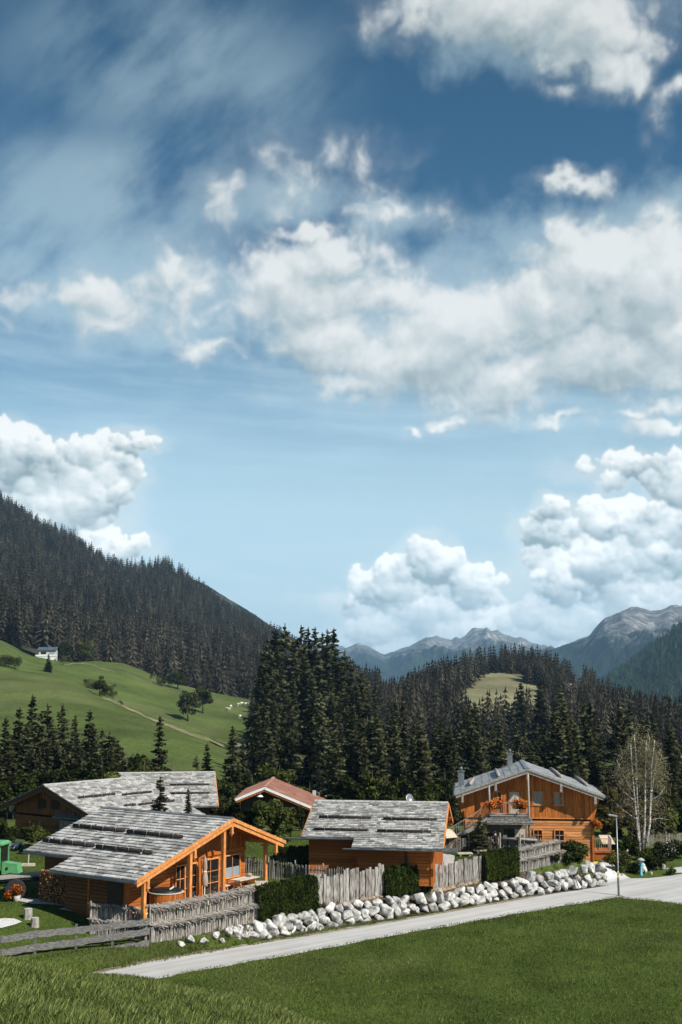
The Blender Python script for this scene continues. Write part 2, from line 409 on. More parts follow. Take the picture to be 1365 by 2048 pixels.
# ---------------------------------------------------------------- ground height
R0 = atz(150, 1955, 0); R1 = atz(1210, 1768, 0)          # far edge of the lane
RD = (R1 - R0); RL = RD.length; RD = RD / RL; RN = Vector((-RD.y, RD.x, 0))
def lerp_tab(t, tab):
    return np.interp(t, [a for a, b in tab], [b for a, b in tab])
EDGE = [(-3, .5), (-.2, .6), (.05, .6), (.16, .55), (.24, .75), (.33, 1.15), (.42, 1.4), (.7, 1.55), (.95, 1.7), (1.0, 1.6), (1.1, .25), (1.25, .1), (3, 0)]
_k0, _r0 = 1.7 / 18.0 ** 2, 18.0
_cx = []
for px, py in ((-500, 1880), (-200, 1905), (0, 1924), (150, 1958), (300, 1972), (450, 2000), (620, 2050), (850, 2130), (1100, 2240), (1365, 2360), (1800, 2600)):
    d = ray(px, py); _cx.append((math.atan2(d.x, d.y), -d.z / math.hypot(d.x, d.y)))
def ground_np(x, y):
    x = np.asarray(x, float); y = np.asarray(y, float)
    rx, ry = x - R0.x, y - R0.y
    t = (rx * RD.x + ry * RD.y) / RL; d = rx * RN.x + ry * RN.y
    e = lerp_tab(t, EDGE)
    a = np.clip((d - .7) / 1.7, 0, 1); a = a * a * (3 - 2 * a)
    back = np.where(t > 1.0, np.clip((t - 1.0) / .12, 0, 1), 0)
    inner = 1.65 * (1 - back) + 1.5 * back
    inner = inner + .5 * np.clip((d - 11) / 9, 0, 1) * (t > .3) * (t < .95)
    b = np.clip((d - 2.4) / np.where(t > 1, 16, 8), 0, 1); b = b * b * (3 - 2 * b)
    z = e * a * (1 - b) + np.maximum(inner, e * a) * b
    far = np.clip((y - 104) / 64, 0, 1); z = z - 6.5 * far * far * (3 - 2 * far)
    z = z - 3.5 * np.clip((y - 190) / 200, 0, 1) - 14 * np.clip((y - 600) / 2500, 0, 1) - 30 * np.clip((y - 3000) / 7000, 0, 1)
    # field on this side of the lane, very gently rolling
    f = np.clip((-d - 5) / 8, 0, 1); z = z + f * (t < .97) * (.10 * np.sin(x * .21 + 1) * np.sin(y * .17) + .05 * np.sin(x * .5 + y * .43))
    # the knoll the photographer stands on
    r = np.hypot(x, y); az = np.arctan2(x, y)
    tn = np.interp(az, [q[0] for q in _cx], [q[1] for q in _cx])
    kz = CAM.z - r * tn - _k0 * (r - _r0) ** 2 + .05 * np.sin(x * 1.3) * np.sin(y * 1.1 + .5) + .03 * np.sin(x * 3.1 + y * 2.3)
    kz = np.where(y < -3, kz - 0 * y, kz)
    w_ = 1.2; h = np.clip(.5 + .5 * (kz - z) / w_, 0, 1)
    return z * (1 - h) + kz * h + w_ * h * (1 - h) * .5 * (np.abs(kz - z) < w_)
def gz(x, y): return float(ground_np(x, y))
def hit(px, py, off=0.0):
    """first point of the ground under a picture direction"""
    d = ray(px, py); t = 20.0
    while t < 400:
        p = CAM + d * t
        if p.z < gz(p.x, p.y) + off: break
        t += .5
    a, b = t - .5, t
    for _ in range(24):
        m = (a + b) / 2; p = CAM + d * m
        if p.z < gz(p.x, p.y) + off: b = m
        else: a = m
    p = CAM + d * b; return Vector((p.x, p.y, gz(p.x, p.y)))
def axis(parts):
    o = []
    for a, b, s in parts: o += list(np.arange(a, b, s))
    return o
xs = [-12000, -6000, -3000, -1500, -800, -400, -200, -120, -80] + axis([(-60, -34, 2), (-34, 38, .5), (38, 70, 2)]) + [75, 90, 120, 200, 400, 800, 1500, 3000, 6000, 12000]
ys = [-400, -150, -60, -30] + axis([(-16, 0, 1), (0, 6, .6), (6, 30, .5), (30, 50, .8), (50, 112, .5), (112, 200, 3)]) + [205, 230, 260, 300, 350, 400, 500, 650, 900, 1300, 2000, 3200, 5000, 8000, 13000]
X, Y = np.meshgrid(np.array(xs, float), np.array(ys, float))
Z = ground_np(X, Y)
def grid_faces(r, c):
    i = np.arange(r * c).reshape(r, c)
    return np.stack([i[:-1, :-1], i[:-1, 1:], i[1:, 1:], i[1:, :-1]], -1).reshape(-1, 4)

# ground material: mown field, rougher verge and knoll, lawns - by where it lies, with noise at several sizes
def grassmat(name, dark, mid, light, straw, straw_amt, scale=1.0, bump=.6):
    m, nt = newmat(name)
    out = N(nt, 'ShaderNodeOutputMaterial'); p = N(nt, 'ShaderNodeBsdfPrincipled', i_Roughness=.95); p.inputs['Specular IOR Level'].default_value = .1
    tc = N(nt, 'ShaderNodeTexCoord')
    n1 = N(nt, 'ShaderNodeTexNoise', i_Vector=tc.outputs['Object'], i_Scale=5.5 * scale, i_Detail=8.0, i_Roughness=.75)
    n2 = N(nt, 'ShaderNodeTexNoise', i_Vector=tc.outputs['Object'], i_Scale=.28 * scale, i_Detail=6.0, i_Roughness=.6)
    n3 = N(nt, 'ShaderNodeTexNoise', i_Vector=tc.outputs['Object'], i_Scale=.06 * scale, i_Detail=5.0, i_Roughness=.65)
    c = ramp(nt, n1.outputs['Fac'], [(.3, dark), (.5, mid), (.72, light)])
    f2 = N(nt, 'ShaderNodeMapRange', i_0=n2.outputs['Fac'], i_1=.32, i_2=.7, i_3=.62, i_4=1.35)
    hs = N(nt, 'ShaderNodeHueSaturation', i_Color=c, i_Value=f2.outputs[0])
    f3 = N(nt, 'ShaderNodeMapRange', i_0=n3.outputs['Fac'], i_1=.5, i_2=.72, i_3=0.0, i_4=straw_amt)
    mx = N(nt, 'ShaderNodeMixRGB', i_0=f3.outputs[0], i_1=hs.outputs[0], i_2=col4(straw))
    L(nt, mx.outputs[0], p.inputs['Base Color'])
    bn = N(nt, 'ShaderNodeBump', i_Height=n1.outputs['Fac'], i_Strength=bump, i_Distance=.12 / scale); L(nt, bn.outputs[0], p.inputs['Normal'])
    L(nt, p.outputs[0], out.inputs[0])
    return m
MT['ground'] = grassmat('field grass', (.030, .046, .008), (.055, .082, .014), (.09, .12, .026), (.12, .11, .05), .5)
MT['meadow'] = grassmat('meadow grass', (.045, .070, .014), (.078, .108, .025), (.118, .145, .042), (.17, .165, .08), .85, .16, .8)
MT['forest floor'] = noisy('forest floor', [(.3, (.02, .02, .012)), (.6, (.05, .05, .03)), (.8, (.16, .15, .11))], ns=.02, detail=8)
ground = np_mesh('ground', np.stack([X, Y, Z], -1).reshape(-1, 3), grid_faces(*X.shape), MT['ground'], smooth=True)
tag(ground, 'mown green field and lawns around the lane and the chalets', kind='structure')

# ---------------------------------------------------------------- hills built as lofts: rows of (px, py, distance) profiles
def interp_row(row, px):
    k = [q[0] for q in row]
    return np.interp(px, k, [q[1] for q in row]), np.interp(px, k, [q[2] for q in row])
def loft(name, rows, p0, p1, nc, nsub, mat, rough=0.0, rs=.01, label=None, seed=1, ridged=False, back=None, smooth=True):
    px = np.linspace(p0, p1, nc)
    RW = []
    for r in rows:
        py, D = interp_row(r, px)
        ker = np.ones(5) / 5; py = np.convolve(np.pad(py, 2, 'edge'), ker, 'valid') if not ridged else py
        d0 = np.array(FW)[None] + np.array([1, 0, 0])[None] * ((px - 682.5) / FPX)[:, None] - np.array(UP)[None] * ((py - 1024) / FPX)[:, None]
        RW.append(np.array(CAM)[None] + d0 * D[:, None])
    RW = np.array(RW)
    # a far side that falls away behind the crest
    top = RW[-1]; out = top - np.array(CAM); out[:, 2] = 0; out /= np.linalg.norm(out, axis=1)[:, None]
    bk = back or 200.0
    b1 = top + out * bk * .5; b1[:, 2] -= bk * .12; b2 = top + out * bk * 1.6; b2[:, 2] -= bk * .9
    K = np.concatenate([RW, [b1, b2]], 0)
    n = len(K); P = []
    for i in range(n - 1):       # Catmull-Rom down the rows
        a, b, c, d = K[max(i - 1, 0)], K[i], K[i + 1], K[min(i + 2, n - 1)]
        for s in range(nsub):
            t = s / nsub
            P.append(.5 * (2 * b + (c - a) * t + (2 * a - 5 * b + 4 * c - d) * t * t + (3 * b - a - 3 * c + d) * t ** 3))
    P.append(K[-1]); P = np.array(P)
    if rough:
        nz = fbm(P[..., 0].astype(np.float32) * rs, P[..., 1].astype(np.float32) * rs, 1.0, 6, seed * 31, .55)
        if ridged:
            q1 = np.abs(fbm(P[..., 0].astype(np.float32) * rs, P[..., 1].astype(np.float32) * rs * .45, 1.0, 2, seed * 7, .5)); q2 = np.abs(fbm(P[..., 0].astype(np.float32) * rs * 2.7, P[..., 1].astype(np.float32) * rs * 1.2, 1.0, 5, seed * 17, .55))
            nz = (.45 - 1.7 * q1) + (.22 - .8 * q2)
            ii = np.arange(P.shape[0]) / nsub; top_ = len(rows) - 1; wgt = np.clip(np.abs(ii - top_), .14, 1.0)[:, None]; nz = nz * wgt * 2.2
        P[..., 2] += nz * rough
    o = np_mesh(name, P.reshape(-1, 3), grid_faces(*P.shape[:2]), mat, smooth=smooth)
    tag(o, label, kind='structure')
    return P, len(rows)
def project(P):
    v = P - np.array(CAM); D = v @ np.array(FW)
    return np.stack([682.5 + FPX * v[..., 0] / D, 1024 - FPX * (v @ np.array(UP)) / D], -1), D
# meadow: near shoulder with a dip behind it, then the upper pasture
near_lobe = [(-500,1335,330),(0,1342,330),(130,1353,330),(200,1392,322),(300,1430,310),(400,1465,300),(520,1530,290),(760,1640,280)]
meadow_rows = [
 [(-500,1640,165),(0,1625,165),(300,1615,165),(520,1600,170),(760,1640,180)],
 [(-500,1430,245),(0,1440,245),(200,1455,240),(330,1470,235),(440,1500,235),(520,1545,235),(760,1640,230)],
 near_lobe,
 [(p, y + 15, D + 60) for p, y, D in near_lobe],
 [(-500,1250,470),(0,1300,470),(60,1332,470),(150,1350,470),(250,1372,470),(330,1402,465),(420,1428,455),(520,1446,440),(640,1470,430),(760,1500,420)],
 [(-500,1150,560),(0,1283,560),(60,1316,560),(130,1326,560),(250,1328,560),(330,1362,560),(420,1386,550),(520,1404,540),(640,1424,530),(760,1440,520)]]
MEADOW, _ = loft('meadow_hill', meadow_rows, -500, 760, 170, 14, MT['meadow'], rough=1.5, rs=.03, label='green pasture hill climbing behind the chalets', seed=3, back=120)
# wooded knoll in the middle right
MT['dry grass'] = grassmat('dry hill grass', (.12, .118, .06), (.18, .172, .09), (.24, .225, .13), (.30, .275, .19), .8, .12, .3)
knoll_rows = [
 [(400,1560,300),(1365,1560,300),(1800,1560,300)],
 [(400,1470,420),(700,1460,430),(900,1470,430),(1100,1460,430),(1365,1480,430),(1800,1520,430)],
 [(400,1450,560),(650,1438,560),(760,1432,565),(800,1420,570),(900,1395,580),(1000,1400,590),(1150,1420,590),(1300,1460,580),(1500,1500,560),(1800,1530,550)],
 [(400,1440,680),(690,1442,690),(760,1438,700),(800,1413,710),(850,1382,720),(940,1348,740),(1000,1338,750),(1060,1342,750),(1120,1358,740),(1200,1400,720),(1280,1442,700),(1365,1470,690),(1800,1530,650)]]
KNOLL, _ = loft('wooded_hill', knoll_rows, 400, 1800, 150, 14, MT['dry grass'], rough=2.0, rs=.012, label='wooded hill with a bare grassy clearing', seed=7, back=160)
# forested flank on the left
flank_rows = [
 [(-700,1200,570),(0,1292,575),(150,1338,575),(300,1372,575),(420,1396,570),(520,1416,560),(640,1430,560),(760,1440,560)],
 [(-700,1000,760),(0,1240,760),(150,1275,770),(300,1305,780),(420,1330,790),(520,1350,800),(640,1385,800),(760,1410,800)],
 [(-700,780,1150),(0,1120,1150),(100,1165,1150),(240,1205,1180),(370,1245,1200),(450,1280,1200),(545,1310,1180),(640,1360,1150),(760,1400,1100)],
 [(-700,560,1600),(-200,880,1600),(0,1002,1600),(60,1050,1600),(150,1095,1600),(235,1147,1620),(268,1153,1630),(300,1142,1640),(340,1149,1650),(375,1170,1650),(420,1206,1650),(480,1252,1620),(545,1284,1580),(640,1340,1500),(760,1390,1400)]]
FLANK, _ = loft('forested_mountain', flank_rows, -700, 760, 190, 16, MT['forest floor'], rough=14, rs=.006, label='steep mountain flank under dense dark spruce forest', seed=5, back=300)
# far slope on the right
slope_rows = [
 [(1050,1500,1500),(1200,1480,1500),(1365,1475,1500),(1800,1470,1500)],
 [(1050,1450,2000),(1200,1425,2000),(1290,1395,2000),(1365,1350,2000),(1800,1150,2000)],
 [(1050,1420,2500),(1200,1385,2500),(1240,1355,2500),(1300,1310,2500),(1365,1255,2500),(1500,1150,2500),(1800,950,2500)]]
SLOPE, _ = loft('far_forest_slope', slope_rows, 1050, 1800, 100, 16, MT['forest floor'], rough=18, rs=.004, label='distant forested slope at the valley side', seed=9, back=500)
# bare ridge peeping over the flank and the high peaks down the valley
def rockmat(name, z0, z1):
    m, nt = newmat(name)
    out = N(nt, 'ShaderNodeOutputMaterial'); p = N(nt, 'ShaderNodeBsdfDiffuse')
    tc = N(nt, 'ShaderNodeTexCoord'); ge = N(nt, 'ShaderNodeNewGeometry')
    n1 = N(nt, 'ShaderNodeTexNoise', i_Vector=tc.outputs['Object'], i_Scale=.006, i_Detail=10.0, i_Roughness=.7)
    mp = N(nt, 'ShaderNodeMapping', i_Scale=(.012, .012, .002)); L(nt, tc.outputs['Object'], mp.inputs[0])
    n2 = N(nt, 'ShaderNodeTexNoise', i_Vector=mp.outputs[0], i_Scale=1.0, i_Detail=9.0, i_Roughness=.7, i_Distortion=1.0)
    rock = ramp(nt, n2.outputs['Fac'], [(.32, (.05, .054, .054)), (.5, (.17, .17, .165)), (.68, (.46, .455, .44))])
    green = ramp(nt, n1.outputs['Fac'], [(.35, (.010, .017, .012)), (.6, (.020, .030, .018)), (.75, (.05, .058, .034))])
    sx = N(nt, 'ShaderNodeSeparateXYZ', i_0=tc.outputs['Object'])
    nz = N(nt, 'ShaderNodeMath', operation='MULTIPLY_ADD', i_0=n1.outputs['Fac'], i_1=(z1 - z0) * 1.5, i_2=sx.outputs[2])
    h = N(nt, 'ShaderNodeMapRange', interpolation_type='SMOOTHSTEP', i_0=nz.outputs[0], i_1=z0 + (z1 - z0) * 1.1, i_2=z1 + (z1 - z0) * .5)
    mx = N(nt, 'ShaderNodeMixRGB', i_0=h.outputs[0], i_1=green, i_2=rock)
    bn = N(nt, 'ShaderNodeBump', i_Height=n2.outputs['Fac'], i_Strength=1.0, i_Distance=30.0)
    L(nt, mx.outputs[0], p.inputs[0]); L(nt, bn.outputs[0], p.inputs['Normal']); L(nt, p.outputs[0], out.inputs[0])
    return m
MT['rock far'] = rockmat('far rock', 60, 330)
MT['rock peak'] = rockmat('peak rock', 60, 300)
loft('bare_ridge', [[(300,1330,1900),(620,1420,1900)], [(300,1140,2150),(400,1168,2150),(430,1184,2150),(480,1216,2150),(520,1242,2150),(620,1310,2150)]], 300, 620, 60, 12, MT['rock far'], rough=6, rs=.01, label='bare grey ridge showing over the forest', seed=13, back=500)
peaks = [(560,1330,8200),(640,1300,8200),(690,1302,8200),(717,1290,8200),(745,1302,8200),(770,1312,8300),(790,1306,8300),(820,1296,8300),(855,1278,8400),(880,1283,8400),(905,1286,8300),(930,1276,8000),(950,1266,8000),(968,1263,8000),(974,1260,8000),(984,1270,8000),(1010,1274,8000),(1040,1279,8000),(1062,1290,8000),(1100,1305,8000),(1160,1330,8000),(1400,1360,8000)]
loft('distant_peaks', [[(560,1420,5200),(1400,1420,5200)], [(560,1395,6300),(690,1362,6300),(740,1368,6300),(780,1380,6400),(830,1340,6400),(900,1330,6400),(960,1325,6300),(1040,1330,6300),(1100,1350,6300),(1400,1400,6300)], peaks], 560, 1400, 360, 40, MT['rock far'], rough=85, rs=.0021, label='distant alpine peaks with grey rock above green slopes', seed=21, ridged=True, back=1500)
peak2 = [(900,1370,5600),(1040,1325,5600),(1100,1306,5500),(1150,1288,5400),(1180,1276,5400),(1200,1250,5300),(1210,1240,5300),(1240,1228,5300),(1262,1216,5300),(1275,1215,5300),(1300,1224,5300),(1320,1222,5300),(1340,1217,5300),(1365,1221,5300),(1500,1200,5300),(1800,1240,5300)]
loft('rocky_mountain', [[(900,1450,3300),(1800,1450,3300)], [(900,1420,4300),(1100,1378,4300),(1200,1345,4300),(1300,1315,4300),(1365,1295,4300),(1800,1290,4300)], peak2], 900, 1800, 300, 40, MT['rock peak'], rough=70, rs=.0026, label='high mountain with a pale rocky summit crest', seed=27, ridged=True, back=1500)
# ---------------------------------------------------------------- conifers
MT['needles'] = leafmat('spruce needles', (.012, .014, .008), (.074, .078, .036), trans=.2, objr=.35, island=.55, ns=.35)
MT['larch'] = leafmat('larch needles', (.028, .030, .014), (.075, .075, .034), trans=.3, objr=.2, island=.5, ns=.35)
MT['bark'] = noisy('bark', [(.3, (.03, .022, .016)), (.7, (.10, .08, .06))], scale=(1, 1, .3), ns=8, rough=.95)
def spruce_parts(seed, h=1.0, r=.17, whorls=28, nb=9, bare=.06, droop=.35, gap=.0, sprays=7, wide=1.0):
    """unit-height spruce: returns crown quads and trunk; branches are fans of drooping needle sprays"""
    q = random.Random(seed); V = []; F = []
    for wi in range(whorls):
        f0 = wi / whorls
        for b in range(max(5, int(nb * (.7 + .3 * (1 - f0))))):
            if q.random() < gap: continue
            f = max(0, f0 + q.uniform(-1.1, 1.1) / whorls); z = bare + (1 - bare) * f
            if z > .985: continue
            env = (1 - f) ** .82 * (.72 + .28 * min(1, f * 7))
            a = q.uniform(0, 2 * math.pi); Lb = r * env * q.uniform(.62, 1.12) + .008
            ca, sa = math.cos(a), math.sin(a); dr = droop * q.uniform(.7, 1.3) * (1 - .7 * f)
            n = max(3, int(sprays * (.45 + .55 * Lb / r)))
            for k in range(n):
                s = (k + q.uniform(.2, 1)) / n
                px, pz = Lb * s, z - dr * Lb * s * (1.25 - .55 * s) + .02 * Lb
                for sd in (-1, 1):
                    ln = Lb * (.16 + .30 * (1 - s)) * q.uniform(.7, 1.3) * wide + .006
                    wd = (.0065 + .014 * (1 - s) * (1 - .5 * f)) * q.uniform(.7, 1.3) * wide
                    dx, dy = .62 * ln, sd * .78 * ln; dz = -ln * q.uniform(.15, .6)
                    def T(x, y, zz): V.append((x * ca - y * sa, x * sa + y * ca, zz))
                    o = len(V)
                    T(px - wd, 0, pz + .002); T(px + wd * 1.4, 0, pz); T(px + dx + wd * .5, dy, pz + dz); T(px + dx - wd * .9, dy * .95, pz + dz - wd * .9)
                    F.append((o, o + 1, o + 2, o + 3))
            o = len(V)   # tip
            T(Lb * .7, -.006, z - dr * Lb * .62); T(Lb * .7, .006, z - dr * Lb * .62); T(Lb * 1.08, .003, z - dr * Lb * .72); T(Lb * 1.08, -.003, z - dr * Lb * .75)
            F.append((o, o + 1, o + 2, o + 3))
    for k in range(10):   # leader
        a = q.uniform(0, 6.28); z = .93 + .07 * k / 10; e = .012 * (1.05 - k / 10) + .003; o = len(V); ca, sa = math.cos(a), math.sin(a)
        V += [(0, 0, z + .006), (.003 * sa, -.003 * ca, z - .012), (e * ca, e * sa, z - .012), (e * ca * .9, e * sa * .9, z - .002)]; F.append((o, o + 1, o + 2, o + 3))
    return np.array(V), np.array(F)
def make_conifer(name, seed, label, cat, group, mat, trunk_r=.011, **kw):
    t = thing(name, label, cat, (0, 0, 0), 0, group)
    v, f = spruce_parts(seed, **kw)
    np_mesh('crown', v, f, mat, t)
    mb = MB(); mb.tube([(0, 0, -.04), (0, 0, .3), (.003, .002, .7), (0, 0, .98)], [trunk_r * 1.25, trunk_r, trunk_r * .6, .002], 7); mb.build('trunk', MT['bark'], t, True)
    return t
GR_MID = 'spruces in the dark stand behind the chalets'
PROTO = []
for i, kw in enumerate([dict(r=.185), dict(r=.16, whorls=30, droop=.5), dict(r=.215, whorls=26, droop=.28, gap=.06), dict(r=.14, whorls=30, droop=.6)]):
    PROTO.append(make_conifer('spruce_tree', 31 + i, 'dark spruce in the dense stand behind the chalets', 'spruce', GR_MID, MT['needles'], **kw))
LARCH = make_conifer('larch_tree', 77, 'tall thin larch with airy top on the grove crest', 'larch', 'larches on the crest of the tall grove', MT['larch'], r=.12, whorls=22, nb=5, gap=.25, droop=.15, bare=.25, sprays=6)
_used = set()
def place_conifer(P_, x, y, h, label=None, group=None, zb=None, wide=1.0):
    z = gz(x, y) if zb is None else zb
    rz = RND.uniform(0, 6.28); sc = (h * wide, h * wide, h)
    if P_ not in _used:
        _used.add(P_); P_.location = (x, y, z); P_.rotation_euler = (0, 0, rz); P_.scale = sc
        if label: P_['label'] = label
        if group: P_['group'] = group
        return P_
    return dup(P_, (x, y, z), rz, sc, label, group)
def tip(px, py, D, v=None, wide=1.0, label=None, group=None, zb=None, P_=None):
    p = atD(px, py, D); z = gz(p.x, p.y) if zb is None else zb
    return place_conifer(P_ or PROTO[RND.randrange(4) if v is None else v], p.x, p.y, p.z - z, label, group, z, wide)
# spruces in front of the pasture, on the left, behind the chalet roofs
G_L = 'spruces below the green pasture on the left'
for px, py, D in ((-15,1425,140),(12,1430,138),(40,1412,150),(66,1386,146),(84,1420,138),(96,1404,150),(126,1404,146),(152,1428,140),(180,1417,143),(24,1470,128),(58,1462,126),(110,1456,128),(142,1470,126),(205,1455,150),(0,1500,120),(80,1495,120),(165,1490,122),(228,1470,150),(-30,1460,130)):
    tip(px, py, D, wide=1.12, label='dark spruce in the clump on the left below the pasture', group=G_L)
for k in range(34):
    px = RND.uniform(-60, 245); D = RND.uniform(120, 158); tip(px, RND.uniform(1440, 1500) + (20 if px > 200 else 0), D, wide=1.25, label='dark spruce in the clump on the left below the pasture', group=G_L)
G_S = 'single spruces standing clear against the pasture'
for px, py, D, wd, lb in ((320,1427,135,1.15,'spiky spruce standing alone above the brown chalet roof'),(415,1484,130,1.1,'small conical spruce next to the lone pointed one'),(393,1508,132,.9,'slim young spruce beside the conical one'),(466,1450,128,1.2,'broad ragged spruce in front of the sunlit pasture foot'),(486,1480,134,.9,'slim dark spruce leaning on the ragged one')):
    tip(px, py, D, wide=wd, label=lb, group=G_S)
G_T = 'three spruces at the pasture edge'
for px, py, D in ((516,1402,205),(533,1408,200),(551,1398,205)):
    tip(px, py, D, v=1, wide=.95, label='one of three close spruces at the pasture edge before the grove', group=G_T)
# the tall grove
G_G = 'tall spruces of the grove on the crest'
for px, py, D in ((528,1300,272),(538,1272,276),(551,1258,280),(571,1244,285),(560,1300,262),(545,1330,256),(588,1276,285),(655,1256,290),(668,1254,295),(640,1300,270),(610,1310,262),(690,1296,285),(705,1322,285),(722,1340,280),(585,1340,250),(625,1345,250),(660,1340,255),(690,1360,255),(530,1345,250),(672,1300,275),(735,1352,285),(750,1368,285),(715,1370,260)):
    tip(px, py, D, wide=1.05, label='tall dark spruce in the grove rising against the sky', group=G_G)
for px, py, D in ((603,1248,292),(617,1252,296),(631,1251,294),(645,1262,290),(609,1275,280)):
    tip(px, py, D, label=None, group=None, P_=LARCH, wide=1.1)
# the dark stand behind the houses
ENV = [(470,1500),(500,1480),(520,1400),(560,1380),(620,1376),(690,1384),(760,1404),(800,1400),(850,1412),(900,1420),(950,1402),(1000,1440),(1060,1440),(1110,1400),(1200,1402),(1300,1428),(1340,1445),(1380,1480),(1450,1500)]
n = 0
for D, sp, jit in ((255,4.0,1.0),(222,3.8,1.0),(195,3.6,1.0),(170,3.6,1.0),(150,3.6,.9),(132,3.8,.8)):
    x = -D * .1
    x = (500 - 682) / FPX * D if D > 160 else (690 - 682) / FPX * D
    while x < (1400 - 682) / FPX * D:
        xx = x + RND.uniform(-1.3, 1.3); y = D + RND.uniform(-9, 9)
        px = 682.5 + FPX * xx / y
        x += sp * RND.uniform(.75, 1.3)
        lim = lerp_tab(px, ENV) + RND.uniform(-6, 40) + max(0, (200 - D)) * .55 * (1 if px < 1000 else .6)
        z = gz(xx, y); zt = (CAM + ray(px, lim) * y).z
        h = min(zt - z, RND.uniform(19, 27))
        if h < 6: continue
        if 860 < px < 1240 and D < 140: continue
        place_conifer(PROTO[RND.randrange(4)], xx, y, h, 'dark spruce in the dense stand behind the chalets', GR_MID, z, RND.uniform(.95, 1.2)); n += 1
# hand-set spires that show singly over the stand
for px, py, D in ((1042,1362,330),(1081,1358,330),(1121,1366,330),(950,1402,190),(935,1412,185),(880,1428,175),(790,1398,200),(735,1398,205),(640,1388,200),(690,1372,215),(1110,1420,150),(1000,1452,150),(1180,1402,170),(1240,1410,165),(1290,1425,160),(1338,1448,150),(840,1470,140),(900,1490,135),(960,1480,138),(1060,1480,135),(1140,1470,135)):
    tip(px, py, D, wide=1.15, label='dark spruce in the dense stand behind the chalets' if D < 300 else 'lone dark spruce on the clearing below the hill crest', group=GR_MID if D < 300 else 'lone spruces on the bare clearing'); n += 1
print('stand', n)

# ---------------------------------------------------------------- far forests: each one mass of instanced low spruces
def far_proto(seed, r):
    q = random.Random(seed); V = []; F = []
    for k in range(9):
        f = k / 9; z = .08 + .9 * f; rr = r * (1 - f) ** .85 + .012; m = 9
        for j in range(m):
            a0 = 2 * math.pi * (j + q.uniform(-.4, .4)) / m; a1 = a0 + 2 * math.pi / m * .62; ro = rr * q.uniform(.7, 1.2); dz = rr * q.uniform(.4, .9)
            am = (a0 + a1) / 2; o = len(V)
            V += [(0, 0, z + .05), (ro * .6 * math.cos(a0), ro * .6 * math.sin(a0), z - dz * .5), (ro * math.cos(am), ro * math.sin(am), z - dz), (ro * .6 * math.cos(a1), ro * .6 * math.sin(a1), z - dz * .5)]
            F.append((o, o + 1, o + 2, o + 3))
    o = len(V); V += [(0, 0, 1.0), (.012, 0, .86), (0, .012, .84), (-.012, 0, .86)]; F.append((o, o + 1, o + 2, o + 3))
    return np.array(V), np.array(F)
def sample_loft(P, n, rows0, rows1, ok, seed):
    """n random places on rows0..rows1 of a loft, kept where ok(px, py)"""
    rg = np.random.default_rng(seed)
    a = P[rows0:rows1]
    c = (a[:-1, :-1] + a[1:, 1:]) / 2
    ar = np.linalg.norm(np.cross(a[1:, :-1] - a[:-1, :-1], a[:-1, 1:] - a[:-1, :-1]), axis=-1)
    w_ = ar.ravel() / ar.sum(); idx = rg.choice(len(w_), n, p=w_); i, j = np.unravel_index(idx, ar.shape)
    u, v = rg.random(n)[:, None], rg.random(n)[:, None]
    pt = (a[i, j] * (1-u) + a[i+1, j] * u) * (1-v) + (a[i, j+1] * (1-u) + a[i+1, j+1] * u) * v
    q, D = project(pt)
    keep = np.array([ok(x, y) for x, y in q]); return pt[keep], q[keep], D[keep]
FARP = []
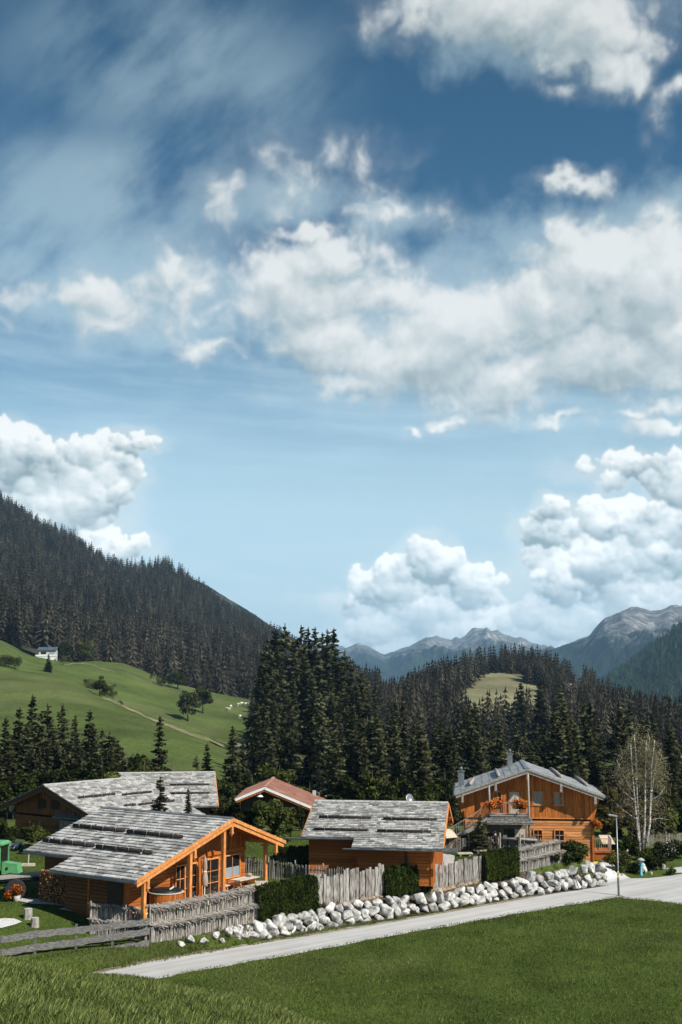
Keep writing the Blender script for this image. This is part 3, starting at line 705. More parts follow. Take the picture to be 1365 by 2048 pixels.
def forest(name, pts, hs, label, mat, seed, protos=None):
    rg = np.random.default_rng(seed)
    me = bpy.data.meshes.new(name); me.vertices.add(len(pts)); me.vertices.foreach_set('co', np.asarray(pts, np.float32).ravel())
    at = me.attributes.new('tree_scale', 'FLOAT_VECTOR', 'POINT')
    wd = hs * rg.uniform(1.25, 2.1, len(hs)); at.data.foreach_set('vector', np.stack([wd, wd, hs], -1).astype(np.float32).ravel())
    at = me.attributes.new('turn', 'FLOAT_VECTOR', 'POINT'); tr = np.zeros((len(hs), 3), np.float32); tr[:, 2] = rg.uniform(0, 6.28, len(hs)); tr[:, :2] = rg.normal(0, .03, (len(hs), 2)); at.data.foreach_set('vector', tr.ravel())
    me.update()
    o = bpy.data.objects.new(name, me); COL.objects.link(o); tag(o, label, kind='stuff')
    ng = bpy.data.node_groups.new(name, 'GeometryNodeTree')
    ng.interface.new_socket('Geometry', in_out='INPUT', socket_type='NodeSocketGeometry'); ng.interface.new_socket('Geometry', in_out='OUTPUT', socket_type='NodeSocketGeometry')
    gi, go = ng.nodes.new('NodeGroupInput'), ng.nodes.new('NodeGroupOutput')
    jn = ng.nodes.new('GeometryNodeGeometryToInstance')
    for p in (protos or FARP):
        oi = ng.nodes.new('GeometryNodeObjectInfo'); oi.transform_space = 'ORIGINAL'; oi.inputs['Object'].default_value = p
        ng.links.new(oi.outputs['Geometry'], jn.inputs[0])
    ip = ng.nodes.new('GeometryNodeInstanceOnPoints'); mp = ng.nodes.new('GeometryNodeMeshToPoints')
    ng.links.new(gi.outputs[0], mp.inputs['Mesh']); ng.links.new(mp.outputs[0], ip.inputs['Points'])
    ng.links.new(jn.outputs[0], ip.inputs['Instance']); ip.inputs['Pick Instance'].default_value = True
    ri = ng.nodes.new('FunctionNodeRandomValue'); ri.data_type = 'INT'; ri.inputs['Min'].default_value = 0; 
    for s in ri.inputs:
        if s.name == 'Max' and s.type == 'INT': s.default_value = len(protos or FARP) - 1
    ng.links.new([s for s in ri.outputs if s.type == 'INT'][0], ip.inputs['Instance Index'])
    def attr(nm):
        a = ng.nodes.new('GeometryNodeInputNamedAttribute'); a.data_type = 'FLOAT_VECTOR'; a.inputs['Name'].default_value = nm
        return [s for s in a.outputs if s.type == 'VECTOR' and s.enabled][0]
    ng.links.new(attr('tree_scale'), ip.inputs['Scale']); ng.links.new(attr('turn'), ip.inputs['Rotation'])
    ng.links.new(ip.outputs[0], go.inputs[0])
    md = o.modifiers.new('trees', 'NODES'); md.node_group = ng
    return o
MT['far needles'] = leafmat('far spruce needles', (.014, .013, .010), (.056, .050, .034), trans=.1, objr=.62, island=.35, ns=.4)
def inell(x, y, E): return any(((x - a) / rx) ** 2 + ((y - b) / ry) ** 2 < 1 for a, b, rx, ry in E)
# the three far prototypes stand at the foot of the flank as trees of their own
for i, (r, px, py) in enumerate(((.17, 30, 1290), (.14, 140, 1322), (.2, 300, 1350))):
    v, f = far_proto(91 + i, r)
    p = aty(px, py + 2, 585 + 3 * i)
    o = np_mesh('spruce_tree', v, f, MT['far needles']); o.location = p; h = 21 + i; o.scale = (h, h, h)
    tag(o, 'spruce at the lower edge of the mountain forest above the pasture', 'spruce', 'spruces along the forest edge'); FARP.append(o)
SCREE = [(262,1232,10,16),(256,1215,6,10),(330,1222,5,8),(358,1242,7,10),(375,1272,8,5),(398,1282,12,6),(412,1300,10,8),(424,1308,6,6),(500,1385,14,12),(480,1378,8,14),(190,1150,4,3)]
pt, q, D = sample_loft(FLANK, 9500, 0, 47, lambda x, y: -160 < x < 760 and not inell(x, y, SCREE), 3)
rg = np.random.default_rng(8)
forest('mountain_forest', pt, rg.uniform(15, 25, len(pt)), 'dense dark spruce forest covering the mountain flank', MT['far needles'], 4)
CLEAR = [(1000,1400,68,54),(1055,1410,38,42),(950,1420,42,42),(1005,1448,60,24),(1148,1388,22,18),(745,1410,30,14)]
pt, q, D = sample_loft(KNOLL, 4200, 8, 43, lambda x, y: 500 < x < 1500 and not inell(x, y, CLEAR), 5)
forest('hill_forest', pt, rg.uniform(9, 18, len(pt)), 'spruce wood covering the hill round its clearing', MT['far needles'], 6)
pt, q, D = sample_loft(SLOPE, 6000, 4, 33, lambda x, y: x > 1080, 9)
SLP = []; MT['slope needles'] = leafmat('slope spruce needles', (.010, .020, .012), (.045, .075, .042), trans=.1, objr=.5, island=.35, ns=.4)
for i, (r, px, py) in enumerate(((.2, 1300, 1372), (.24, 1335, 1350))):
    v, f = far_proto(95 + i, r); Q = SLOPE[10:30]; q_, D_ = project(Q); k_ = np.argmin((q_[..., 0] - px) ** 2 + (q_[..., 1] - py) ** 2); p = Vector(Q.reshape(-1, 3)[k_])
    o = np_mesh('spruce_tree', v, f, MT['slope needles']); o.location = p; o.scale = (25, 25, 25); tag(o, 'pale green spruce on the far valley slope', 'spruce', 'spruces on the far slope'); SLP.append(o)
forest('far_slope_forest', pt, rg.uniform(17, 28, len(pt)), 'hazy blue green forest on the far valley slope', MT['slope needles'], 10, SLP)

# ---------------------------------------------------------------- broadleaf trees and shrubs
def leaf_cloud(q, clumps, n, size, flat=.5):
    """n leaf quads spread through ellipsoid clumps (cx,cy,cz,rx,ry,rz), thicker towards each clump's skin"""
    V = np.zeros((n * 4, 3)); vol = np.array([c[3] * c[4] * c[5] for c in clumps]) ** .75; pr = vol / vol.sum()
    rg = np.random.default_rng(q); ci = rg.choice(len(clumps), n, p=pr); C_ = np.array(clumps)[ci]
    d = rg.normal(size=(n, 3)); d /= np.linalg.norm(d, axis=1)[:, None]; rr = rg.random(n) ** .38
    c = C_[:, :3] + d * rr[:, None] * C_[:, 3:]
    nn = d * .9 + rg.normal(size=(n, 3)) * .7 + np.array([0, 0, .35]); nn /= np.linalg.norm(nn, axis=1)[:, None]
    a = np.cross(nn, rg.normal(size=(n, 3))); a /= np.linalg.norm(a, axis=1)[:, None]; b = np.cross(nn, a)
    s = size * rg.uniform(.55, 1.3, n)[:, None]
    V[0::4] = c - a * s; V[1::4] = c + b * s * .6; V[2::4] = c + a * s; V[3::4] = c - b * s * .6
    return V, np.arange(n * 4).reshape(n, 4)
def lump(q, h, r, zc, n, top=1.0):
    """clumps filling a rounded crown of radius r centred at height zc"""
    o = []
    for k in range(n):
        t = q.uniform(0, 6.28); u = q.uniform(-1, 1); f = q.random() ** .5 * .78
        rr = r * q.uniform(.26, .46)
        o.append((r * f * math.cos(t) * math.sqrt(1 - u * u * .7), r * f * math.sin(t) * math.sqrt(1 - u * u * .7), zc + (h - zc) * .8 * u * f * top, rr, rr, rr * q.uniform(.7, 1)))
    return o
MT['leaf green'] = leafmat('broad leaves', (.022, .030, .008), (.082, .095, .022), island=.5, ns=.6)
MT['leaf mid'] = leafmat('meadow tree leaves', (.030, .036, .012), (.10, .105, .034), island=.45, ns=.25)
MT['leaf dark'] = leafmat('dark leaves', (.012, .017, .006), (.042, .052, .014), island=.5, ns=.6)
MT['leaf bronze'] = leafmat('bronze leaves', (.035, .028, .008), (.10, .085, .03), island=.5, ns=.8)
MT['leaf bright'] = leafmat('bright leaves', (.04, .055, .012), (.13, .16, .04), island=.45, ns=1.0)
def broadleaf(name, label, cat, loc, h, r, mat, n=2600, size=.22, clumps=16, trunk=.18, zc=.58, group=None, seed=1, stems=1, limbs=True, low=False):
    q = random.Random(seed); t = thing(name, label, cat, loc, 0, group)
    cl = lump(q, h, r, h * zc, clumps)
    if low: cl = [(x, y, max(z, rz * .6), rx, ry, rz) for x, y, z, rx, ry, rz in cl]
    v, f = leaf_cloud(seed + 5, cl, n, size); np_mesh('crown' if not low else 'foliage', v, f, mat, t)
    mb = MB()
    for s in range(stems):
        a = q.uniform(0, 6.28); k = r * .25 if stems > 1 else 0
        mb.tube([(0, 0, -.3), (.02, 0, h * .25), (k * math.cos(a), k * math.sin(a), h * .55), (k * 1.5 * math.cos(a), k * 1.5 * math.sin(a), h * .85)], [trunk, trunk * .8, trunk * .5, trunk * .15], 7)
    if limbs:
        for c in cl[::2]: mb.tube([(0, 0, h * .3), ((c[0]) * .5, c[1] * .5, (c[2] + h * .3) / 2), c[:3]], [trunk * .45, trunk * .3, trunk * .1], 5)
    mb.build('trunk' if not low else 'stem', MT['bark'], t, True)
    return t
def on_meadow(px, py, D):
    return atD(px, py, D)
def on_loft(P, px, py, rows=None):
    """where a picture direction meets a loft: nearest sampled vertex"""
    Q = P if rows is None else P[rows[0]:rows[1]]
    q, D = project(Q); d = (q[..., 0] - px) ** 2 + (q[..., 1] - py) ** 2
    return Vector(Q[np.unravel_index(np.argmin(d), d.shape)])
from mathutils.bvhtree import BVHTree
_mb = BVHTree.FromPolygons([tuple(p) for p in MEADOW.reshape(-1, 3)], [tuple(int(i) for i in f) for f in grid_faces(*MEADOW.shape[:2])])
def mhit(px, py):
    p, n_, i, d = _mb.ray_cast(CAM, ray(px, py).normalized()); return p
UPM = (42, 72)
GM = 'broadleaf trees on the pasture'
def mtree(px, pyb, hpx, wpx, lb, mat='leaf mid', rows=UPM, seed=1, n=3200, **kw):
    p = mhit(px, pyb) or on_loft(MEADOW, px, pyb, rows); D = (p - CAM).dot(FW); k = D / FPX
    return broadleaf('maple_tree', lb, 'tree', p - Vector((0, 0, .3)), hpx * k, wpx * k * .56, MT[mat], n=n, size=.034 * hpx * k, seed=seed, trunk=.03 * hpx * k, group=GM, **kw)
mtree(376, 1443, 68, 46, 'round golden green maple alone on the pasture gully', seed=3, clumps=22, zc=.56)
mtree(406, 1427, 62, 34, 'darker maple standing just behind the golden one', 'leaf green', seed=4, clumps=18, zc=.55)
mtree(168, 1318, 54, 40, 'big round maple beside the white hillside house', 'leaf mid', seed=5, clumps=22, zc=.52)
mtree(132, 1316, 50, 34, 'dark tree between hillside house and big round maple', 'leaf dark', seed=6, clumps=18, zc=.52)
mtree(324, 1372, 28, 22, 'small yellowish tree at the forest edge over the pasture', 'leaf mid', seed=7, n=1400, zc=.52)
mtree(356, 1378, 42, 36, 'rounded dark tree at the forest edge over the pasture', 'leaf dark', seed=8, zc=.52)
mtree(18, 1335, 34, 48, 'wide yellow green bush at the left edge of the pasture', 'leaf mid', (28, 60), seed=9, zc=.5)
mtree(200, 1392, 50, 36, 'ragged bushy tree at the head of the gully', 'leaf green', (24, 60), seed=10, zc=.5)
mtree(182, 1378, 22, 26, 'low bush left of the ragged gully tree', 'leaf green', (24, 60), seed=11, n=1200, zc=.5)
mtree(222, 1392, 34, 20, 'thin see-through sapling at the gully', 'leaf mid', (24, 60), seed=12, n=420, zc=.55)
mtree(128, 1330, 24, 14, 'little tree in front of the hillside house', 'leaf mid', (40, 66), seed=13, n=700)
for px, pyb, hp, lb in ((95,1345,38,'small dark spruce below the hillside house'),(226,1391,20,'tiny dark spruce at the end of the gully bushes')):
    p = on_loft(MEADOW, px, pyb, (30, 66)); D = (p - CAM).dot(FW)
    place_conifer(PROTO[0], p.x, p.y, hp * D / FPX, lb, 'small spruces on the pasture', p.z - .2, 1.5)

for k in range(26):
    px, py = RND.choice(((175,1368),(190,1380),(210,1392),(228,1396),(245,1408),(262,1418),(10,1338),(30,1338),(185,1372),(130,1327),(300,1357),(340,1374),(395,1390),(440,1398)))
    px += RND.uniform(-8, 8); py += RND.uniform(-3, 3)
    mtree(px, py, RND.uniform(9, 20), RND.uniform(12, 22), 'small scrubby bush on the pasture edge or along the gully', RND.choice(('leaf mid', 'leaf green', 'leaf dark')), seed=500 + k, n=500, clumps=8, limbs=False)
MT['straw'] = noisy('dry gully grass', [(.3, (.09, .10, .04)), (.5, (.16, .155, .075)), (.7, (.25, .235, .14))], ns=.35, detail=8, rough=.95)
def draped(name, line, wpx, label, mat, lift=.25, n=90):
    k = [i for i in range(len(line))]; V = []; t_ = np.linspace(0, len(line) - 1, n)
    for i, t in enumerate(t_):
        px, py = np.interp(t, k, [q[0] for q in line]), np.interp(t, k, [q[1] for q in line]); w_ = np.interp(t, k, wpx) * (1 + .5 * perlin(np.float32([t * 3.1]), np.float32([2.5]), 9)[0])
        py += 2.2 * perlin(np.float32([t * 2.2]), np.float32([7.5]), 4)[0]
        for e in (-1, -.4, .4, 1):
            p = mhit(px, py + e * w_ * .5)
            if p is None: p = V[-1] if V else (0, 0, 0); V.append(tuple(p)); continue
            V.append((p.x, p.y, p.z + lift * (1 - .6 * abs(e))))
    F = [(i * 4 + j, i * 4 + j + 1, (i + 1) * 4 + j + 1, (i + 1) * 4 + j) for i in range(n - 1) for j in range(3)]
    tag(np_mesh(name, V, F, mat, smooth=True), label, kind='structure')
draped('grass_path', [(205,1396),(232,1406),(262,1420),(300,1438),(345,1456),(385,1470),(430,1486),(470,1500),(512,1520)], [3,4,5,4,5,5,5,4,3], 'pale dry gully running down across the pasture', MT['straw'])
draped('grass_path', [(128,1330),(165,1327),(185,1330),(205,1338),(230,1345)], [1.5,2,2,1.5,1], 'farm track beside the hillside house', MT['straw'])
# dark broadleaf mass behind the chalet roofs
GB = 'broadleaf trees between chalets and spruces'
for i, (px, pyt, D, wpx, mat, lb) in enumerate((
 (205,1500,118,90,'leaf dark','dark bushy tree behind the brown chalet ridge'),(255,1478,122,90,'leaf dark','tall dark broadleaf tree over the brown chalet roof'),
 (290,1500,114,70,'leaf green','sunlit leafy tree over the grey roof end'),(150,1500,120,80,'leaf dark','dense dark tree over the brown chalet gable'),
 (345,1502,116,80,'leaf dark','dark spreading tree over the far grey roof'),(440,1530,122,70,'leaf dark','low dark tree right of the far grey roof'),
 (560,1508,128,120,'leaf green','wide yellow green tree behind the red roof'),(505,1532,130,70,'leaf dark','dark tree left of the red roof ridge'),(620,1548,126,70,'leaf green','green tree right of the red roof chimney'),
 (90,1520,118,80,'leaf dark','dark tree behind the left chalet eave'),(30,1530,112,90,'leaf dark','dark tree at the left picture edge'),
 (700,1540,118,70,'leaf dark','dark leafy tree over the middle chalet ridge'),(745,1520,122,70,'leaf green','leafy tree in the middle behind the middle chalet'),(795,1538,118,80,'leaf dark','dark leafy tree behind the middle chalet'),
 (850,1545,118,70,'leaf green','leafy tree left of the tall chalet'),(890,1520,124,60,'leaf dark','dark tree touching the tall chalet chimney'),(665,1560,122,60,'leaf dark','low dark tree left of the middle chalet ridge'),
 (1215,1560,118,60,'leaf bronze','bronze bush tree right of the tall chalet eave'),(1340,1560,122,90,'leaf dark','dark tree at the right picture edge'),(230,1525,108,34,'leaf bright','pale flowering bush in front of the dark trees'),(385,1555,112,60,'leaf dark','dark low tree left of the far grey roof end'),(470,1560,118,60,'leaf dark','dark bush left of the red roof'))):
    p = atD(px, pyt, D); z = gz(p.x, p.y); h = p.z - z; r = wpx / 2 * D / FPX
    if h < 1.5: h = 2.5
    broadleaf('leafy_tree', lb, 'tree', (p.x, p.y, z), h, max(r, 1.2), MT[mat], n=3400, size=.20, seed=40 + i, clumps=20, group=GB, zc=.5, trunk=.14)

for i, (px, pyt, D, wpx, mat, lb) in enumerate(((1180,1590,116,70,'leaf dark','dark tree right behind the tall chalet'),(1250,1600,114,80,'leaf dark','dark bushy tree left behind the birch'),(1300,1590,118,90,'leaf dark','dark bushy tree right behind the birch'),
 (1370,1600,114,90,'leaf dark','dark tree over the stake fence at the right edge'),(1420,1600,116,90,'leaf dark','dark tree beyond the right edge'),(1330,1630,108,60,'leaf green','lower green tree behind the stake fence'),(1225,1640,106,46,'leaf bronze','bronze shrub tree behind the landing'),
 (20,1600,118,90,'leaf dark','dark tree behind the left eave of the brown chalet'),(-40,1590,112,90,'leaf dark','dark tree beyond the left edge'),(1275,1650,105,50,'leaf dark','dark low tree behind the birch stems'))):
    p = atD(px, pyt, D); z = gz(p.x, p.y); h = p.z - z; r = wpx / 2 * D / FPX
    broadleaf('leafy_tree', lb, 'tree', (p.x, p.y, z), max(h, 3), max(r, 1.3), MT[mat], n=3600, size=.20, seed=140 + i, clumps=22, group=GB, zc=.42, trunk=.14)
# ---------------------------------------------------------------- building materials
def planks(name, stops, island=.25, ns=3.0, scale=(1, 1, 1), second=None): return noisy(name, stops, scale=scale, ns=ns, detail=6, rough=.75, island=island, bump=.15, spec=.2, second=second)
O1, O2, O3 = (.16, .042, .008), (.34, .096, .016), (.50, .17, .035)
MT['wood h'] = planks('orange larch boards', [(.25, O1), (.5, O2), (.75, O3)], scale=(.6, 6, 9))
MT['wood v'] = planks('upright larch boards', [(.25, O1), (.5, O2), (.75, O3)], scale=(6, 6, .5))
MT['wood pale'] = planks('larch boards with baked sunlight', [(.25, (.30, .10, .026)), (.5, (.54, .22, .072)), (.75, (.68, .34, .15))], scale=(.6, 6, 9))  # sun on the tall chalet's lower wall is put into this lighter colour
MT['wood v2'] = planks('upright boards with baked sunlight', [(.25, (.17, .044, .008)), (.5, (.39, .115, .02)), (.75, (.58, .23, .06))], scale=(6, 6, .5))  # brighter copy of the upright larch boards, sunlight painted into the colour
MT['beam'] = planks('larch beam', [(.25, (.34, .12, .03)), (.5, (.52, .20, .055)), (.75, (.66, .32, .12))], scale=(3, 3, 1))
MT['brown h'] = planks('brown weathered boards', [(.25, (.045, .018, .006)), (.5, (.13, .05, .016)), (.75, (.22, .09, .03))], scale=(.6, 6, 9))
MT['dark wood'] = planks('dark timber', [(.25, (.018, .011, .007)), (.6, (.05, .032, .02)), (.8, (.085, .06, .04))], scale=(3, 3, 2))
MT['grey wood'] = planks('silvery weathered wood', [(.25, (.10, .088, .075)), (.5, (.26, .235, .205)), (.75, (.42, .39, .35))], scale=(5, 5, 1.2), island=.35)
MT['grey rail'] = planks('grey fence plank', [(.3, (.045, .043, .04)), (.5, (.12, .115, .108)), (.72, (.23, .222, .21))], scale=(1, 3, 9), island=.25)
MT['shingle'] = noisy('silver larch shingles', [(.25, (.13, .125, .115)), (.5, (.335, .325, .305)), (.75, (.48, .47, .445))], scale=(3, 3, 3), ns=1.6, detail=6, rough=.7, island=.48, bump=.1, spec=.3)
MT['slab roof'] = noisy('grey slab roofing', [(.3, (.15, .155, .155)), (.5, (.235, .242, .24)), (.7, (.33, .338, .335))], ns=1.4, detail=6, rough=.55, island=.2, spec=.4)
MT['red roof'] = noisy('faded red roof sheet', [(.3, (.22, .095, .062)), (.5, (.31, .16, .115)), (.7, (.40, .245, .185))], ns=.9, detail=7, rough=.7, island=.12)
MT['metal grey'] = noisy('zinc sheet', [(.35, (.17, .18, .185)), (.65, (.26, .27, .275))], ns=2, rough=.4, metallic=.5, spec=.5)
MT['metal dark'] = noisy('dark metal', [(.35, (.015, .015, .016)), (.65, (.03, .03, .03))], ns=4, rough=.45, metallic=.3)
MT['log'] = noisy('dark log', [(.3, (.012, .009, .007)), (.7, (.045, .035, .028))], scale=(1, 1, 1), ns=6, rough=.9, bump=.3)
MT['stone'] = noisy('pale limestone', [(.30, (.09, .083, .072)), (.43, (.27, .26, .24)), (.60, (.50, .49, .465))], ns=1.7, detail=10, rough=.9, objr=.25, bump=.5, spec=.2)
MT['plaster'] = noisy('rubble wall', [(.35, (.09, .07, .055)), (.6, (.2, .165, .13))], ns=3.5, detail=8, rough=.95, bump=.5)
MT['white'] = noisy('white paint', [(.3, (.66, .65, .62)), (.7, (.78, .77, .74))], ns=3, rough=.6)
MT['deck'] = planks('pale deck boards', [(.25, (.30, .25, .19)), (.5, (.46, .40, .32)), (.75, (.58, .52, .44))], scale=(1, 5, 5))
MT['concrete'] = noisy('pale concrete', [(.3, (.36, .345, .32)), (.7, (.5, .485, .46))], ns=2, rough=.9)
MT['red window'] = MT['beam']
def glassmat(name, col, rough=.05):
    m, nt = newmat(name); out = N(nt, 'ShaderNodeOutputMaterial'); p = N(nt, 'ShaderNodeBsdfPrincipled', i_Roughness=rough); p.inputs['Base Color'].default_value = col4(col)
    p.inputs['Specular IOR Level'].default_value = .8; L(nt, p.outputs[0], out.inputs[0]); return m
MT['glass'] = glassmat('window glass', (.012, .013, .014))
MT['glass pale'] = glassmat('curtained glass', (.22, .27, .30), .1)
MT['orange flower'] = leafmat('geranium flowers', (.42, .06, .012), (.72, .17, .02), trans=.2, island=.3)
MT['flower yellow'] = leafmat('yellow flowers', (.45, .30, .03), (.75, .55, .08), trans=.2, island=.3)

class House:
    """local frame: x to the right seen from the front gable, y along the ridge to the back, z up; ridge at x=0, front rake at y=0"""
    def __init__(s, name, label, cat, apex, yaw, zb):
        s.rz = -rad(yaw); s.zb = zb; s.H = apex.z - zb
        s.t = thing(name, label, cat, (apex.x, apex.y, zb), s.rz)
        s.M = Matrix.Translation((apex.x, apex.y, zb)) @ Matrix.Rotation(s.rz, 4, 'Z'); s.I = s.M.inverted()
    def w(s, x, y, z): return s.M @ Vector((x, y, z))
    def at_y(s, px, py, y):
        o = s.I @ CAM; d = (s.I.to_3x3() @ ray(px, py)); k = (y - o.y) / d.y; p = o + d * k; return p.x, p.z
    def at_x(s, px, py, x):
        o = s.I @ CAM; d = (s.I.to_3x3() @ ray(px, py)); k = (x - o.x) / d.x; p = o + d * k; return p.y, p.z
def roof_plane(h, parent, mat, sgn, a, s0, s1, y0, y1, course=.34, wmin=.28, wmax=.6, thick=.13, seed=1, lift=.05, deckmat=None):
    """deck slab + courses of separate shingles on one slope (s measured down from the ridge)"""
    q = random.Random(seed); ca, sa = math.cos(a), math.sin(a); H = h.H
    def pt(s, y, n): return (sgn * (s * ca + n * sa), y, H - s * sa + n * ca)
    d = MB(); T = [pt(s0, y0, -.005), pt(s1, y0, -.005), pt(s1, y1, -.005), pt(s0, y1, -.005)]; B = [pt(s0, y0, -thick), pt(s1, y0, -thick), pt(s1, y1, -thick), pt(s0, y1, -thick)]
    d.hexa(B + T); d.build('roof_deck', deckmat or MT['beam'], parent)
    m = MB(); n = max(1, round((s1 - s0) / course)); c = (s1 - s0) / n
    for i in range(n):
        sb = s1 - c * i + .03; st = sb - c * 1.12
        y = y0 - q.uniform(0, wmax * .6)
        while y < y1:
            w_ = q.uniform(wmin, wmax); ya, yb = max(y, y0) + .008, min(y + w_, y1) - .008; y += w_
            if yb - ya < .05: continue
            e = q.uniform(-.03, .03); lf = lift * q.uniform(.7, 1.5); st_ = max(st, s0 - .02)
            t0, t1 = lf + .012, .008
            p = [pt(sb + e, ya, .002), pt(sb + e, yb, .002), pt(st_, yb, .0), pt(st_, ya, .0), pt(sb + e, ya, t0), pt(sb + e, yb, t0), pt(st_, yb, t1), pt(st_, ya, t1)]
            if sgn > 0: p = [p[1], p[0], p[3], p[2], p[5], p[4], p[7], p[6]]
            m.hexa(p)
    return m.build('roof', mat, parent)
def snow_log(h, roof, sgn, a, s, y0, y1, r=.10, stones=3, seed=0):
    q = random.Random(seed); ca, sa = math.cos(a), math.sin(a)
    def pt(s_, y, n): return (sgn * (s_ * ca + n * sa), y, h.H - s_ * sa + n * ca)
    m = MB(); m.tube([pt(s, y0, r + .05), pt(s, (y0 + y1) / 2, r + .055), pt(s, y1, r + .05)], [r * .9, r, r * 1.05], 10)
    m.v = m.v; k = len(m.f)
    nb = max(3, int((y1 - y0) / .9))
    for i in range(nb):
        y = y0 + (y1 - y0) * (i + .4 + q.uniform(0, .2)) / nb
        m.tube([pt(s - r * 1.3, y, .05), pt(s - r * .8, y, 2 * r + .07), pt(s + r * .5, y, 2 * r + .10), pt(s + r * 1.25, y, r + .02)], .022, 5, 1)
    lg = m.build('snow_log', [MT['log'], MT['metal grey']], roof, True)
def roof_stones(h, roof, sgn, a, s, ys, seed=0, size=.16):
    q = random.Random(seed); ca, sa = math.cos(a), math.sin(a)
    for y in ys:
        v, f = rock_geo(q.randrange(999), 1); sz = size * q.uniform(.8, 1.25)
        o = np_mesh('roof_stone', v * np.array([sz, sz * 1.2, sz * .75]), f, MT['stone'], roof, k=3); o.location = (sgn * (s * ca + .1 * sa), y, h.H - s * sa + .1 * ca + .03)
def rock_geo(seed, sub=2):
    import bmesh
    bm = bmesh.new(); bmesh.ops.create_icosphere(bm, subdivisions=sub, radius=1)
    q = random.Random(seed); V = np.array([v.co for v in bm.verts]); F = np.array([[v.index for v in f.verts] for f in bm.faces]); bm.free()
    # cut with random planes so the stone gets flat facets and edges
    for k in range(15):
        d = np.array([q.gauss(0, 1), q.gauss(0, 1), q.gauss(0, .9)]); d /= np.linalg.norm(d); c = q.uniform(.42, .68)
        s = V @ d; m = s > c; V[m] -= np.outer(s[m] - c, d) * .985
    for i in range(len(V)): V[i] *= 1 + .07 * noise.noise(Vector(V[i] * 2.2) + Vector((seed % 97, 0, 0))) + .03 * noise.noise(Vector(V[i] * 6))
    return V, F
def hboards(m, x0, x1, z0, ztop, y, bw=.18, th=.05, seed=0, mi=0, round_=.0, axis='x'):
    """horizontal boards on a wall in plane y (or x), below ztop(x)"""
    q = random.Random(seed); z = z0
    def P(a, b, c): return (a, b, c) if axis == 'x' else (b, a, c)
    while True:
        zb = z + bw * .97
        # span over which the board is under the roof line
        xs_ = np.linspace(x0, x1, 60); ok = np.array([ztop(x) for x in xs_]) > zb
        if not ok.any(): break
        a, b = xs_[ok][0], xs_[ok][-1]
        if b - a < .1: break
        nseg = max(1, int((b - a) / q.uniform(3, 5)))
        cuts = [a] + sorted(q.uniform(a, b) for _ in range(nseg - 1)) + [b]
        for i in range(nseg):
            e = q.uniform(0, .008); ca_, cb_ = cuts[i] + .003, cuts[i + 1] - .003
            p = [P(ca_, y + .02, z), P(cb_, y + .02, z), P(cb_, y - th - e, z + .008), P(ca_, y - th - e, z + .008), P(ca_, y + .02, zb), P(cb_, y + .02, zb), P(cb_, y - th - e, zb - .012), P(ca_, y - th - e, zb - .012)]
            m.hexa(p, mi)
        z += bw
def vboards(m, x0, x1, z0, ztop, y, bw=.17, th=.03, seed=0, mi=0):
    q = random.Random(seed); x = x0
    while x < x1 - .02:
        w_ = min(bw * q.uniform(.8, 1.25), x1 - x); a, b = x + .004, x + w_ - .004; za, zb = ztop(a), ztop(b); e = q.choice((0, .012, .02)) + q.uniform(0, .004)
        x += w_
        if min(za, zb) < z0 + .05: continue
        m.hexa([(a, y + .02, z0), (b, y + .02, z0), (b, y - th - e, z0), (a, y - th - e, z0), (a, y + .02, za), (b, y + .02, zb), (b, y - th - e, zb), (a, y - th - e, za)], mi)
def window(h, x0, x1, z0, z1, y, cols=2, rows=2, mat=None, glass='glass', fr=.07, name='window', proud=.13, parent=None, lower=None):
    """frame with mullions standing proud of the boards; pane set 3 cm back"""
    mat = mat or MT['beam']; m = MB(); yf = y - proud
    def b(xa, xb, za, zb, d=.0): m.box(((xa + xb) / 2, yf + .03 + d / 2, (za + zb) / 2), (xb - xa, .10 - d, zb - za))
    b(x0 - fr, x0, z0 - fr, z1 + fr); b(x1, x1 + fr, z0 - fr, z1 + fr); b(x0, x1, z1, z1 + fr); b(x0, x1, z0 - fr, z0)
    for i in range(1, cols): xx = x0 + (x1 - x0) * i / cols; b(xx - .022, xx + .022, z0, z1, .03)
    for i in range(1, rows):
        zz = z0 + (z1 - z0) * i / rows
        for j in range(cols):
            xa = x0 + (x1 - x0) * j / cols + (.022 if j else 0); xb = x0 + (x1 - x0) * (j + 1) / cols - (.022 if j < cols - 1 else 0); b(xa, xb, zz - .018, zz + .018, .035)
    w_ = m.build(name, mat, parent or h.t)
    g = MB(); zs = z0 if not lower else z0 + (z1 - z0) * lower
    g.box(((x0 + x1) / 2, yf + .05, (zs + z1) / 2), (x1 - x0, .03, z1 - zs)); g.build('pane', MT[glass], w_)
    if lower:
        g = MB(); g.box(((x0 + x1) / 2, yf + .05, (z0 + zs) / 2), (x1 - x0, .028, zs - z0 - .002)); g.build('pane', MT['glass pale'], w_)
    return w_
def pendant(h, x, z, y, parent, mat='beam', l=.8, w=.16):
    m = MB(); m.box((x, y, z - l / 2 + .1), (w, w, l - .2))
    o = [(-w / 2, -w / 2), (w / 2, -w / 2), (w / 2, w / 2), (-w / 2, w / 2)]; zb = z - l + .2
    m.add([(x + a * 1.25, y + b * 1.25, zb) for a, b in o] + [(x + a * 1.25, y + b * 1.25, zb - .07) for a, b in o], BOXF)
    m.add([(x + a, y + b, zb - .07) for a, b in o] + [(x, y, zb - .24)], [(1, 0, 4), (2, 1, 4), (3, 2, 4), (0, 3, 4)])
    return m.build('pendant', MT[mat], parent)
